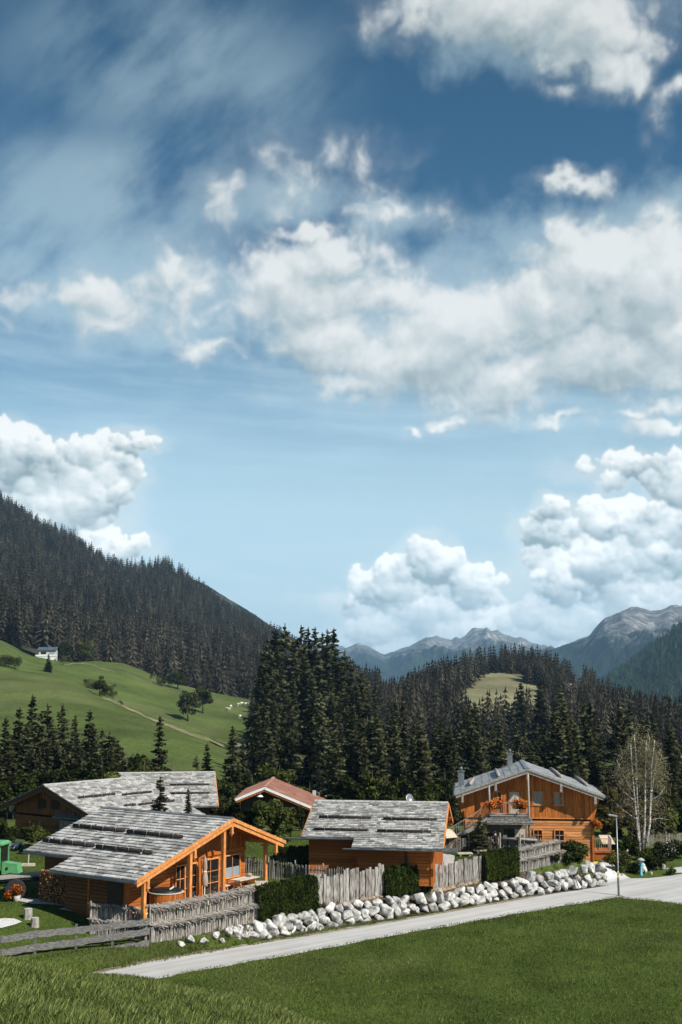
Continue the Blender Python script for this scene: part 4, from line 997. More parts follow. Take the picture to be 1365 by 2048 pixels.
def gutter(h, roof, sgn, a, s, y0, y1, r=.085, drop=.06, mat='metal grey', extra=0):
    ca, sa = math.cos(a), math.sin(a); x = sgn * (s * ca + r * .9); z = h.H - s * sa - drop
    m = MB(); n = 7; vs = []; fs = []
    for y in (y0, y1 + extra):
        for k in range(n + 1):
            t = math.pi * k / n; vs.append((x + r * math.cos(t), y, z - r * math.sin(t)))
    for k in range(n + 1): pass
    k2 = n + 1
    for k in range(n): fs.append((k, k + 1, k2 + k + 1, k2 + k))
    o = len(vs)
    for y in (y0, y1 + extra):
        for k in range(n + 1):
            t = math.pi * k / n; vs.append((x + r * .86 * math.cos(t), y, z - r * .86 * math.sin(t)))
    for k in range(n): fs.append((o + k + 1, o + k, o + k2 + k, o + k2 + k + 1))
    m.add(vs, fs); m.box((x - sgn * r * .95, (y0 + y1) / 2, z + .05), (.02, y1 - y0, .16))   # apron
    return m.build('gutter', MT[mat], roof)
def rake(h, roof, sgn, a, s0, s1, y, hgt=.26, th=.06, mat='beam', drop=.0, ext=.0):
    """barge board under the shingles along the gable edge"""
    ca, sa = math.cos(a), math.sin(a); m = MB()
    def pt(s, n, yy): return (sgn * (s * ca + n * sa), yy, h.H - s * sa + n * ca)
    y2 = y + th
    p = [pt(s0, -hgt - drop, y), pt(s1 + ext, -hgt - drop, y), pt(s1 + ext, -hgt - drop, y2), pt(s0, -hgt - drop, y2), pt(s0, .0 - drop, y), pt(s1 + ext, .0 - drop, y), pt(s1 + ext, 0 - drop, y2), pt(s0, 0 - drop, y2)]
    m.hexa(p); return m.build('barge_board', MT[mat], roof)
def ridge_cap(h, roof, y0, y1, mat='metal grey', w_=.17, a=.3):
    m = MB(); H = h.H + .05
    for sg in (-1, 1): m.hexa([(0, y0, H + .02), (sg * w_, y0, H - w_ * a + .0), (sg * w_, y1, H - w_ * a), (0, y1, H + .02), (0, y0, H + .05), (sg * w_, y0, H - w_ * a + .03), (sg * w_, y1, H - w_ * a + .03), (0, y1, H + .05)])
    return m.build('ridge_cap', MT[mat], roof)
def roof_hit(h, px, py, sgn, a):
    o = h.I @ CAM; d = h.I.to_3x3() @ ray(px, py); t = math.tan(a)
    k = (h.H - o.z - sgn * o.x * t) / (d.z + sgn * d.x * t); p = o + d * k
    return sgn * p.x / math.cos(a), p.y
def logs_at(h, roof, sgn, a, segs, r=.10):
    for i, (x0, y0, x1, y1) in enumerate(segs):
        sa_, ya = roof_hit(h, x0, y0, sgn, a); sb_, yb = roof_hit(h, x1, y1, sgn, a)
        s = (sa_ + sb_) / 2; snow_log(h, roof, sgn, a, s, min(ya, yb), max(ya, yb), r, seed=i)
def parent_box(h, name, mat, boxes, parent=None):
    m = MB()
    for c, d in boxes: m.box(c, d)
    return m.build(name, MT[mat], parent or h.t)

# ================= the front chalet with the open porch
CT = House('log_chalet', 'orange larch chalet with posted porch, hot tub and long silver shingle roof', 'chalet', Vector((-6.39, 72.85, 6.32)), -55.71, 1.6)
h = CT; aL, aR = rad(17.13), rad(19.5); zd = .17
roof = roof_plane(h, h.t, MT['shingle'], -1, aL, 0, 6.63, 0, 10.86, course=.37, wmin=.32, wmax=.78, seed=2)
r2 = roof_plane(h, roof, MT['shingle'], -1, aL, 6.66, 8.5, 0, 6.62, course=.37, wmin=.32, wmax=.78, seed=3); r2.name = 'eave_extension'
r3 = roof_plane(h, h.t, MT['shingle'], 1, aR, 0, 5.48, 0, 10.86, course=.37, wmin=.32, wmax=.78, seed=4)
ridge_cap(h, roof, -.02, 10.88)
gutter(h, roof, -1, aL, 6.63, 6.7, 10.9, r=.10); gutter(h, roof, -1, aL, 8.5, -.1, 6.62, r=.10)
gutter(h, r3, 1, aR, 5.48, 0, 10.8)
for sg, a_, s1_, rf in ((-1, aL, 8.5, roof), (1, aR, 5.48, r3)):
    rake(h, rf, sg, a_, 0, s1_, -.07, .19, .065, drop=-.03); rake(h, rf, sg, a_, 0.0, s1_ - .05, .0, .23, .06, drop=.16)
    for k in range(5):   # purlin-hung soffit boards seen from below
        pass
for (x0, y0, x1, y1) in ((91,1684,187,1697),(197,1697,303,1711),(151,1655,248,1667),(259,1667,364,1680)):
    logs_at(h, roof, -1, aL, [(x0, y0, x1, y1)], .115)
for x0, y0 in ((105,1682),(132,1683),(163,1688),(236,1705),(283,1712),(163,1652),(193,1655),(232,1662),(291,1670),(345,1677)):
    s, y = roof_hit(h, x0, y0 - 2, -1, aL); roof_stones(h, roof, -1, aL, s, [y], seed=int(x0), size=.13)
YW, YP = 1.75, .22
def roof_z(x, off=.16):
    return h.H - (-x if x < 0 else x) * math.tan(aL if x < 0 else aR) - off
xr, _ = h.at_y(489, 1740, YW)
m = MB(); zsplit = h.at_y(430, 1706, YW)[1]
hboards(m, -6.9, xr, -.3, lambda x: min(roof_z(x), zsplit), YW, bw=.2, seed=5); m.build('gable_wall', MT['wood h'], h.t)
m = MB(); vboards(m, -6.9, xr, zsplit + .02, lambda x: roof_z(x), YW - .03, seed=6); m.build('gable_boarding', MT['wood v'], h.t)
parent_box(h, 'tie_beam', 'wood v', [(((-3.0 + xr) / 2, YW - .09, zsplit), (xr + 3.0, .12, .2))])
# corner posts and side walls
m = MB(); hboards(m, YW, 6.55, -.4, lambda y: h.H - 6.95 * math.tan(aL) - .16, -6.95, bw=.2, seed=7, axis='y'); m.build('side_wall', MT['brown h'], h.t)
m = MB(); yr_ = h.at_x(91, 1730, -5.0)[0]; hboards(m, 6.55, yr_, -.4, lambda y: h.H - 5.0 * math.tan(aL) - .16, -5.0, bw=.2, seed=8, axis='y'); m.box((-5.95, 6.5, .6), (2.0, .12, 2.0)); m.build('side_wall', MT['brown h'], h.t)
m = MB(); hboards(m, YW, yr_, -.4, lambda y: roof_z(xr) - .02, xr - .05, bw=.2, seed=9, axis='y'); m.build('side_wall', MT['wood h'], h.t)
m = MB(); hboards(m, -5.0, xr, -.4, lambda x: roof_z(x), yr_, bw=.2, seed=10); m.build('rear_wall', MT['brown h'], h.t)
parent_box(h, 'side_door', 'dark wood', [((-7.0, 2.6, .95), (.06, 1.15, 1.75))])
parent_box(h, 'corner_post', 'wood v', [((-6.98, YW - .02, .9), (.2, .2, 2.2))]); parent_box(h, 'corner_post', 'wood v', [((-6.98, 4.6, .9), (.16, .16, 2.2))])
# porch: posts, purlins, deck
for px, py in ((288,1800),(379.5,1780),(447,1740),(531,1735)):
    x, z = h.at_y(px, py, YP if px < 500 else .9); y = YP if px < 500 else .9
    a_ = aL if x < 0 else aR
    zt = h.H - abs(x) * math.tan(a_) - .38
    o = parent_box(h, 'porch_post', 'beam', [((x, y, (zt + zd) / 2 - .1), (.2, .2, zt - zd + .2))])
for x in (-7.1, -3.3, -.02, 4.3):
    a_ = aL if x < 0 else aR; zt = h.H - abs(x) * math.tan(a_) - .27; yl = 6.4 if x < -5 else 10.5
    parent_box(h, 'purlin', 'beam', [((x, yl / 2, zt), (.2, yl, .22))])
    pendant(h, x + (.0 if x else 0), zt + .08, .08, h.t, l=.8 if x != 4.3 else .85, w=.17)
m = MB()
for k in range(9):
    y = .5 + k * .62 + .3
    for sg, a_, s1_ in ((1, aR, 5.3),):
        m.hexa([(sg * .1, y - .05, h.H - .1 - .14 - .18), (sg * s1_ * math.cos(a_), y - .05, h.H - s1_ * math.sin(a_) - .14 - .16), (sg * s1_ * math.cos(a_), y + .05, h.H - s1_ * math.sin(a_) - .14 - .16), (sg * .1, y + .05, h.H - .42), (sg * .1, y - .05, h.H - .2), (sg * s1_ * math.cos(a_), y - .05, h.H - s1_ * math.sin(a_) - .15), (sg * s1_ * math.cos(a_), y + .05, h.H - s1_ * math.sin(a_) - .15), (sg * .1, y + .05, h.H - .2)])
m.build('porch_rafter', MT['wood v'], r3)
m = MB(); q = random.Random(4)
for k in range(12): m.box((-.75, .0 + k * .15, zd - .02 + q.uniform(0, .006)), (11.7, .142, .05))
m.build('porch_deck', MT['deck'], h.t)
parent_box(h, 'deck_base', 'dark wood', [((-.75, .86, -.6), (11.5, 1.66, 1.44))])
def win_px(h, y, a, b, **kw):
    x0, z1 = h.at_y(a[0], a[1], y); x1, z0 = h.at_y(b[0], b[1], y); return window(h, x0, x1, z0, z1, y, **kw)
x0, z1 = h.at_y(350, 1734, YW); xm, _ = h.at_y(367, 1760, YW); x1, _ = h.at_y(390, 1760, YW)
window(h, x0, xm - .04, .75, z1, YW, cols=2, rows=2); window(h, xm + .06, x1, zd + .06, z1, YW, cols=2, rows=3, name='glass_door')
x0, z1 = h.at_y(403, 1722, YW); x1, _ = h.at_y(434, 1750, YW)
window(h, x0, x1, zd + .06, z1, YW, cols=2, rows=3, name='glass_door')
x0, z1 = h.at_y(449, 1713, YW); x1, z0 = h.at_y(476, 1750, YW)
window(h, x0, x1, z0, z1, YW, cols=2, rows=1, lower=.46)
xc, _ = h.at_y(394.5, 1760, YW); parent_box(h, 'wall_post', 'wood v', [((xc, YW - .1, 1.3), (.22, .2, 2.35))])
# bench along the wall (built in)
xb0, _ = h.at_y(446, 1765, YW); parent_box(h, 'wall_bench', 'wood h', [(((xb0 + xr) / 2 + .2, YW - .26, zd + .42), (xr - xb0 - .3, .42, .05)), (((xb0 + xr) / 2 + .2, YW - .07, zd + .66), (xr - xb0 - .3, .05, .4))])
CT_ = h

# ================= the middle chalet seen on its eaves side
h = MC = House('log_chalet', 'chalet seen on its long eaves side behind the board fence, silver shingles over brown logs', 'chalet', Vector((7.33, 83.98, 6.15)), -81.59, 2.1)
a = rad(19.34)
roof = roof_plane(h, h.t, MT['shingle'], -1, a, 0, 5.4, 0, 9.26, course=.25, wmin=.2, wmax=.55, seed=12)
r2 = roof_plane(h, roof, MT['shingle'], -1, a, 5.43, 6.74, 0, 5.8, course=.25, wmin=.2, wmax=.55, seed=13); r2.name = 'eave_extension'
r3 = roof_plane(h, h.t, MT['shingle'], 1, a, 0, 5.2, 0, 9.26, course=.25, wmin=.2, wmax=.55, seed=14)
ridge_cap(h, roof, 0, 9.26, 'shingle', .2)
gutter(h, roof, -1, a, 5.4, 5.3, 9.3, r=.10, extra=1.2); gutter(h, roof, -1, a, 6.74, -.9, 5.8, r=.10, extra=.55)
logs_at(h, roof, -1, a, [(639,1636.5,743,1639),(768,1639.5,875,1643),(629,1660.5,736,1664),(755,1664,863,1667.5)], .085)
for x0, y0 in ((655,1634),(776,1634.5),(860,1640),(640,1658),(665,1659),(722,1661),(772,1662),(822,1664),(851,1666)):
    s, y = roof_hit(h, x0, y0, -1, a); roof_stones(h, roof, -1, a, s, [y], seed=int(x0), size=.10)
for sg, rf, s1_ in ((-1, roof, 6.7), (1, r3, 5.2)): rake(h, rf, sg, a, 0, s1_, -.06, .24, .06)
for sg, rf, s1_ in ((-1, roof, 5.4), (1, r3, 5.2)): rake(h, rf, sg, a, 0, s1_, 9.26, .24, .06)
xe, xm = -5.45, -4.25
def rz(x, off=.16): return h.H - abs(x) * math.tan(a) - off
m = MB(); hboards(m, .7, 5.5, -.6, lambda y: rz(xe), xe, bw=.2, seed=15, axis='y'); m.build('side_wall', MT['wood h'], h.t)
m = MB(); hboards(m, 5.5, 8.9, -.2, lambda y: rz(xm), xm, bw=.2, seed=16, axis='y'); m.box(((xe + xm) / 2, 5.52, .9), (xm - xe, .1, 2.6)); m.build('side_wall', MT['wood h'], h.t)
m = MB(); m.box((xm - .02, 7.2, -.5), (.16, 3.4, .65)); m.build('plinth', MT['stone'], h.t)
for y in (.75, 2.4): parent_box(h, 'corner_post', 'dark wood' if y > 1 else 'wood v', [((xe - .05, y, .5), (.14, .16, 2.2))])
m = MB(); vboards(m, xe, 4.2, -.6, lambda x: rz(x), .72, seed=17); m.build('gable_boarding', MT['wood v'], h.t)
m = MB(); vboards(m, xm, 4.2, -.6, lambda x: rz(x), 8.9, seed=18); m.build('gable_boarding', MT['wood v'], h.t)
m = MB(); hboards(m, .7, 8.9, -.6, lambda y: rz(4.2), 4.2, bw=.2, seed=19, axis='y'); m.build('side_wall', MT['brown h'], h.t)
for x in (-5.3, -2.6, 0, 2.6, 4.6): yl = 5.4 if x < -5 else 9.0; parent_box(h, 'purlin', 'beam', [((x, yl / 2, rz(x) - .12), (.18, yl, .2))])

# ================= the tall chalet with balcony and outside stair
h = TC = House('tall_chalet', 'two storey orange chalet with flower balcony, outside stair and grey slab roof', 'house', Vector((14.31, 93.86, 7.74)), 5.96, 1.3)
a = rad(19.23); YW = 1.05
def rz(x, off=.2): return h.H - abs(x) * math.tan(a) - off
roof = roof_plane(h, h.t, MT['slab roof'], -1, a, 0, 5.99, 0, 10.07, course=.62, wmin=.55, wmax=.75, seed=22, lift=.03)
r3 = roof_plane(h, h.t, MT['slab roof'], 1, a, 0, 6.2, 0, 10.07, course=.62, wmin=.55, wmax=.75, seed=23, lift=.03)
ridge_cap(h, roof, -.03, 10.07, 'metal grey', .2)
for sg, rf, s1_ in ((-1, roof, 5.95), (1, r3, 6.15)): rake(h, rf, sg, a, 0, s1_, -.07, .15, .07, mat='grey wood', drop=-.04); rake(h, rf, sg, a, 0, s1_ - .04, .0, .2, .07, mat='grey wood', drop=.12)
gutter(h, roof, -1, a, 5.99, -.15, 10.1, r=.09, mat='metal dark'); gutter(h, r3, 1, a, 6.2, -.25, 10.1, r=.09, mat='metal dark')
# rough snow logs running up the slope
for sg, rf, pts in ((-1, roof, ((950,1560,942,1572),(993,1543,999,1555))), (1, r3, ((1101,1541,1120,1556),(1151,1558,1172,1573)))):
    for i, (x0, y0, x1, y1) in enumerate(pts):
        s0_, ya = roof_hit(h, x0, y0, sg, a); s1_, yb = roof_hit(h, x1, y1, sg, a)
        m = MB()
        if sg < 0: pp = [(s0_, ya), (s1_, yb)]
        else: pp = [(s0_, ya), (s1_, yb)]
        def pt(s_, y, n): return (sg * (s_ * math.cos(a) + n * math.sin(a)), y, h.H - s_ * math.sin(a) + n * math.cos(a))
        m.tube([pt(*pp[0], .15), pt((pp[0][0] + pp[1][0]) / 2, (pp[0][1] + pp[1][1]) / 2, .17), pt(*pp[1], .15)], [.15, .17, .14], 9)
        m.build('snow_log', MT['grey wood'], rf, True)
        for k in range(4 if sg > 0 else 2):
            t = (k + .5) / (4 if sg > 0 else 2); roof_stones(h, rf, sg, a, pp[0][0] * (1 - t) + pp[1][0] * t + (.22 if sg > 0 else .1), [pp[0][1] * (1 - t) + pp[1][1] * t - .15], seed=i * 7 + k, size=.14)
zs = h.at_y(1100, 1636.5, YW)[1]
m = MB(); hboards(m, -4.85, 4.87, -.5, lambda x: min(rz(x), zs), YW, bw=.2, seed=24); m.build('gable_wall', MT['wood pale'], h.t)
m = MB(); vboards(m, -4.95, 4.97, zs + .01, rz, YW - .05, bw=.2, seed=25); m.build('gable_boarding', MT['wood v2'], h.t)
parent_box(h, 'storey_board', 'beam', [((2.4, YW - .12, zs), (4.9, .06, .07))])
for sgx in (-1, 1):   # the sloping wing boards that carry the eaves
    m = MB(); x0 = sgx * 4.87; ztop = rz(sgx * 5.5); m.hexa([(x0, YW - .1, zs - .2), (x0 + sgx * .06, YW - .1, zs - .2), (x0 + sgx * .06, YW + .3, zs - .2), (x0, YW + .3, zs - .2), (x0, YW - .1, ztop + .2), (x0 + sgx * .62, YW - .1, ztop), (x0 + sgx * .62, YW + .3, ztop), (x0, YW + .3, ztop + .2)])
    m.build('eave_bracket', MT['wood v'], h.t)
    m = MB(); hboards(m, YW + .05, 9.6, -.5, lambda y: rz(4.9), sgx * 4.86 + (.05 if sgx > 0 else 0), bw=.2, seed=26, axis='y'); m.build('side_wall', MT['wood h'], h.t)
parent_box(h, 'corner_post', 'wood v', [((4.88, YW - .06, zs / 2 - .2), (.18, .2, zs + .5))])
m = MB(); vboards(m, -4.9, 4.9, -.5, rz, 9.6, bw=.22, seed=27); m.build('rear_wall', MT['brown h'], h.t)
for x in (-5.0, -2.45, 0, 2.5, 5.05):
    parent_box(h, 'purlin', 'wood v', [((x, 5.0, rz(x) - .1), (.18, 9.9, .2))]); pendant(h, x, rz(x) + .02, .06, h.t, 'grey wood', .75, .17)
def W(a_, b_, **kw): return win_px(h, YW, a_, b_, **kw)
W((1066.5,1584.5),(1084.5,1608), glass='glass pale'); W((1109.5,1585.5),(1126.5,1608.5), glass='glass pale'); W((988,1584),(1003,1606))
W((1068.5,1660),(1084.5,1679.5)); W((1110.5,1660.5),(1128,1680.5))
for (xa, xb, py) in ((1062,1090,1610.5),(1105,1131,1611)):
    x0, z = h.at_y(xa, py, YW); x1, _ = h.at_y(xb, py, YW); parent_box(h, 'sill', 'grey wood', [(((x0 + x1) / 2, YW - .1, z), (x1 - x0, .12, .05))])
x0, z1 = h.at_y(1019, 1584, YW); x1, _ = h.at_y(1039, 1600, YW); zf = h.at_y(1010, 1632, YW)[1]
m = MB(); m.box(((x0 + x1) / 2, YW - .08, (zf + z1) / 2), (x1 - x0, .06, z1 - zf))
xm_, zc_ = (x0 + x1) / 2, zf + (z1 - zf) * .6
for k in range(3):   # diamond boarding on the door leaf
    r_ = .36 - k * .12; pts = [(xm_, zc_ - r_ * 1.5), (xm_ + r_, zc_), (xm_, zc_ + r_ * 1.5), (xm_ - r_, zc_)]
    for i in range(4):
        p, q_ = pts[i], pts[(i + 1) % 4]; m.bar((p[0], YW - .12, p[1]), (q_[0], YW - .12, q_[1]), .03, .04, up=(0, 1, 0))
dr = m.build('balcony_door', MT['deck'], h.t)
parent_box(h, 'frame', 'wood v', [((x0 - .06, YW - .09, (zf + z1) / 2), (.12, .1, z1 - zf)), ((x1 + .06, YW - .09, (zf + z1) / 2), (.12, .1, z1 - zf)), ((xm_, YW - .09, z1 + .06), (x1 - x0 + .24, .1, .12))], dr)
# balcony
YB = -.35
bx0, bz = h.at_y(979, 1630, YB); bx1, _ = h.at_y(1057, 1632, YB)
bal = parent_box(h, 'balcony', 'grey wood', [(((bx0 + bx1) / 2, (YW + YB) / 2 - .05, bz - .03), (bx1 - bx0, YW - YB - .02, .1))])
def railing(pts, hgt, parent, mat='metal dark', step=.13, name='railing'):
    m = MB()
    for (a_, b_) in zip(pts[:-1], pts[1:]):
        a_, b_ = Vector(a_), Vector(b_); n_ = max(1, int((b_ - a_).length / step)); up = Vector((0, 0, hgt))
        m.bar(a_ + up, b_ + up, .05, .05); m.bar(a_ + Vector((0, 0, .08)), b_ + Vector((0, 0, .08)), .035, .035)
        for k in range(n_ + 1):
            p = a_.lerp(b_, k / n_); w_ = .02
            m.bar(p + Vector((0, 0, .08)), p + up, w_, w_, up=(0, 1, 0))
    return m.build(name, MT[mat], parent)
railing([(bx0, YW - .2, bz), (bx0, YB + .03, bz), (bx1, YB + .03, bz), (bx1, YW - .2, bz)], .92, bal, 'grey wood')
for px, ya_, yb_ in ((978.5, 1570, 1632), (1056.5, 1548, 1690)):
    x, zt = h.at_y(px, ya_, YB); _, zb_ = h.at_y(px, yb_, YB); m = MB(); m.tube([(x, YB, zb_), (x + .01, YB, (zt + zb_) / 2), (x, YB, zt)], [.085, .08, .07], 8); m.build('support_post', MT['grey wood'], bal, True)
# shingled canopy below the balcony, with the recessed ground floor behind it
cx0, cz0 = h.at_y(974, 1647, YB - .55); cx1, _ = h.at_y(1070, 1648, YB - .55); m = MB()
m.hexa([(cx0, YB - .6, cz0 - .05), (cx1, YB - .6, cz0 - .05), (cx1 - .3, YW - .1, bz - .12), (cx0 + .3, YW - .1, bz - .12), (cx0, YB - .6, cz0 + .03), (cx1, YB - .6, cz0 + .03), (cx1 - .4, YB + .15, bz - .10), (cx0 + .4, YB + .15, bz - .10)])
cn = m.build('canopy', MT['grey wood'], h.t)
m = MB(); q = random.Random(8)
for r_ in range(3):
    for k in range(11):
        t0, t1 = r_ / 3, (r_ + 1.1) / 3; xa = cx0 + .4 * t0 + (cx1 - cx0 - .8 * t0) * k / 11; xb = cx0 + .4 * t0 + (cx1 - cx0 - .8 * t0) * (k + 1) / 11 - .02; l_ = q.uniform(.03, .06)
        def pz(t, e): return (YB - .6 + .75 * t, cz0 + .03 + (bz - .13 - cz0) * t + e)
        (ya_, za_), (yb_, zb_) = pz(t0, l_), pz(t1, .012); m.add([(xa, ya_ - .03, za_), (xb, ya_ - .03, za_), (xb, yb_, zb_), (xa, yb_, zb_), (xa, ya_ - .03, za_ - .04), (xb, ya_ - .03, za_ - .04)], [(0, 1, 2, 3), (4, 5, 1, 0)])
m.build('canopy_shingles', MT['grey rail'], cn)
x0, zt = h.at_y(975, 1648, YW - .1); x1, zb_ = h.at_y(1055, 1690, YW - .1)
parent_box(h, 'rubble_wall', 'plaster', [(((x0 + x1) / 2, YW - .14, (zt - .4) / 2), (x1 - x0, .1, zt + .4))])
x0, z1 = h.at_y(1008.5, 1658, YW - .2); x1, _ = h.at_y(1029, 1670, YW - .2)
parent_box(h, 'dark_doorway', 'metal dark', [(((x0 + x1) / 2, YW - .2, (z1 - .3) / 2), (x1 - x0, .04, z1 + .3))])
x2, _ = h.at_y(1051, 1670, YW - .2); parent_box(h, 'door_leaf', 'deck', [(((x1 + x2) / 2 + .03, YW - .2, (z1 - .3) / 2), (x2 - x1 - .06, .05, z1 + .3))])
# outside stair on the left of the balcony
s0x, s0z = h.at_y(979, 1633, YB + .3); s1x, s1z = h.at_y(915, 1668, YB + .3); m = MB(); n_ = 12
for sy in (YB + .05, YB + 1.0): m.bar((s0x, sy, s0z - .12), (s1x - .9, sy, s1z - .75), .07, .28)
for k in range(n_):
    t = (k + .5) / n_; m.box((s0x + (s1x - .9 - s0x) * t, YB + .52, s0z - .05 + (s1z - .68 - s0z) * t), (.3, .9, .05))
st = m.build('outside_stair', MT['grey wood'], h.t)
railing([(s0x, YB + .03, s0z - .02), (s1x - .7, YB + .03, s1z - .55)], .92, st, 'grey wood', .15)
# chimneys
for px0, px1, pyt, pyb, cap in ((917,929,1543,1572,1534), (1015.5,1025.5,1508,1531,1498)):
    pc = (px0 + px1) / 2; s, y = roof_hit(h, pc, pyb, -1, a); x = -s * math.cos(a); z0 = h.H - s * math.sin(a); k = (h.w(x, y, z0) - CAM).dot(FW) / FPX; w_ = (px1 - px0) * k
    zt = z0 + (pyb - pyt) * k * .99
    ch = parent_box(h, 'chimney', 'metal grey', [((x, y, (z0 + zt) / 2 - .15), (w_, w_, zt - z0 + .3)), ((x, y, zt + .02), (w_ * 1.25, w_ * 1.25, .05))], roof)
    m = MB(); hc = (pyt - cap) * k; M_ = Matrix.Translation((x, y, zt)); m.lathe([(w_ * .26, 0), (w_ * .26, hc * .45), (w_ * .3, hc * .5), (w_ * .42, hc * .55), (w_ * .2, hc * .75), (w_ * .3, hc * .85), (.02, hc)], 12, 0, M_)
    m.build('chimney_cap', MT['metal grey'], h.t, True)
# back stair landing on the right with a rail
rx, rzz = h.at_y(1190, 1703, 2.0)
m = MB(); m.box((5.6, 2.6, .12), (1.5, 2.2, .1)); m.box((5.6, 2.6, -.2), (1.3, 2.0, .55)); ld = m.build('side_landing', MT['wood v'], h.t)
railing([(4.95, 1.5, .17), (6.3, 1.5, .17), (6.3, 3.6, .17)], .95, ld, 'grey wood', .14)

# ================= brown chalet on the left
h = BC = House('brown_chalet', 'dark brown weathered chalet with louvred gable at the left edge', 'chalet', Vector((-23.1, 95.06, 6.41)), 36.75, 1.5)
a = rad(19.35)
def rz(x, off=.18): return h.H - abs(x) * math.tan(a) - off
roof = roof_plane(h, h.t, MT['shingle'], 1, a, 0, 7.9, 0, 10.35, course=.27, wmin=.22, wmax=.6, seed=32)
r2 = roof_plane(h, h.t, MT['shingle'], -1, a, 0, 5.27, 0, 10.35, course=.3, wmin=.3, wmax=.6, seed=33)
ridge_cap(h, roof, 0, 10.35, 'shingle', .2)
for sg, rf, s1_ in ((-1, r2, 5.27), (1, roof, 7.9)): rake(h, rf, sg, a, 0, s1_, -.07, .24, .07, mat='dark wood'); rake(h, rf, sg, a, 0, s1_, .0, .2, .06, mat='brown h', drop=.2)
rake(h, roof, 1, a, 0, 7.9, 10.35, .2, .06, mat='dark wood')
logs_at(h, roof, 1, a, [(155,1597.5,230,1591.5),(244,1591.5,303,1587),(249,1614,270,1612),(276,1611,349,1605)], .09)
yw = .95; zsp = 2.55
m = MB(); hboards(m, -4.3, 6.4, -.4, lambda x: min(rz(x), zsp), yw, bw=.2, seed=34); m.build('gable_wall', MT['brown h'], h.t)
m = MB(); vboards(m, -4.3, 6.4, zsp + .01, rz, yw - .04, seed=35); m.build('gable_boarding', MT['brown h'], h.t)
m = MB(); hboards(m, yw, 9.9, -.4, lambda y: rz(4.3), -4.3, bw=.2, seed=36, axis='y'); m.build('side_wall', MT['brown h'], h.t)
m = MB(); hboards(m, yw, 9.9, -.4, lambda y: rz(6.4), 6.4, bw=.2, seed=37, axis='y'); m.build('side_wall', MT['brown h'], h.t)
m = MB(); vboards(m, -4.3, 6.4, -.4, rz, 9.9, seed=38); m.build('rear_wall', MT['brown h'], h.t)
for (ax, ay), (bx, by) in (((79,1598),(94,1617)), ((106,1600),(122,1619))):
    x0, z1 = h.at_y(ax, ay, yw); x1, z0 = h.at_y(bx, by, yw); m = MB()
    m.box(((x0 + x1) / 2, yw - .06, (z0 + z1) / 2), (x1 - x0, .04, z1 - z0))
    for k in range(7): m.box(((x0 + x1) / 2, yw - .11, z0 + (z1 - z0) * (k + .5) / 7), (x1 - x0, .08, .05), rx=.5)
    m.build('louvre', MT['dark wood'], h.t)
for x in (-3.9, 0, 3.6): parent_box(h, 'purlin', 'brown h', [((x, 5.0, rz(x) - .1), (.2, 9.9, .22))]); pendant(h, x, rz(x), .1, h.t, 'grey wood' if x < 0 else 'brown h', .7, .16)
# small shingled lean-to on the gable
x0, z1 = h.at_y(105, 1624, yw - .1); x0 = h.at_y(105, 1634, yw - .75)[0]; x1, _ = h.at_y(166, 1634, yw - .6); zt = z1 + .02
m = MB(); m.hexa([(x0, yw - .8, zt - .34), (x1, yw - .8, zt - .34), (x1, yw - .05, zt - .12), (x0, yw - .05, zt - .12), (x0, yw - .8, zt - .26), (x1, yw - .8, zt - .26), (x1, yw - .05, zt), (x0, yw - .05, zt)]); lt_ = m.build('lean_to_roof', MT['grey rail'], h.t)
parent_box(h, 'lean_to_wall', 'plaster', [(((x0 + x1) / 2 + .25, yw - .35, (zt - .5) / 2 - .1), (x1 - x0 - .8, .55, zt - .25))])
parent_box(h, 'side_door', 'dark wood', [((x0 + .25, yw - .09, .9), (.5, .08, 1.9))])

# ================= grey roof far behind
h = FC = House('log_chalet', 'far chalet of which only the long grey roof shows above the others', 'chalet', Vector((-11.77, 114.3, 6.01)), -98.85, 1.0)
a = rad(20.25)
roof = roof_plane(h, h.t, MT['shingle'], -1, a, 0, 6.98, 0, 9.28, course=.27, wmin=.22, wmax=.6, seed=42)
r3 = roof_plane(h, h.t, MT['shingle'], 1, a, 0, 5.5, 0, 9.28, course=.4, wmin=.4, wmax=.6, seed=43)
ridge_cap(h, roof, 0, 9.28, 'shingle', .2)
gutter(h, roof, -1, a, 6.98, 0, 9.28, r=.09); rake(h, roof, -1, a, 0, 6.9, -.06, .24, .06); rake(h, r3, 1, a, 0, 5.5, -.06, .24, .06)
logs_at(h, roof, -1, a, [(340,1571.5,419,1571.5),(340,1588,420,1588.5)], .08)
m = MB(); hboards(m, .8, 8.6, -.8, lambda y: h.H - 5.7 * math.tan(a) - .15, -5.7, bw=.22, seed=44, axis='y'); m.build('side_wall', MT['brown h'], h.t)
m = MB(); vboards(m, -5.7, 4.4, -.8, lambda x: h.H - abs(x) * math.tan(a) - .2, .8, seed=45); m.build('gable_boarding', MT['wood v'], h.t)
m = MB(); vboards(m, -5.7, 4.4, -.8, lambda x: h.H - abs(x) * math.tan(a) - .2, 8.6, seed=46); m.build('gable_boarding', MT['wood v'], h.t)
m = MB(); hboards(m, .8, 8.6, -.8, lambda y: h.H - 4.4 * math.tan(a) - .15, 4.4, bw=.22, seed=47, axis='y'); m.build('side_wall', MT['brown h'], h.t)

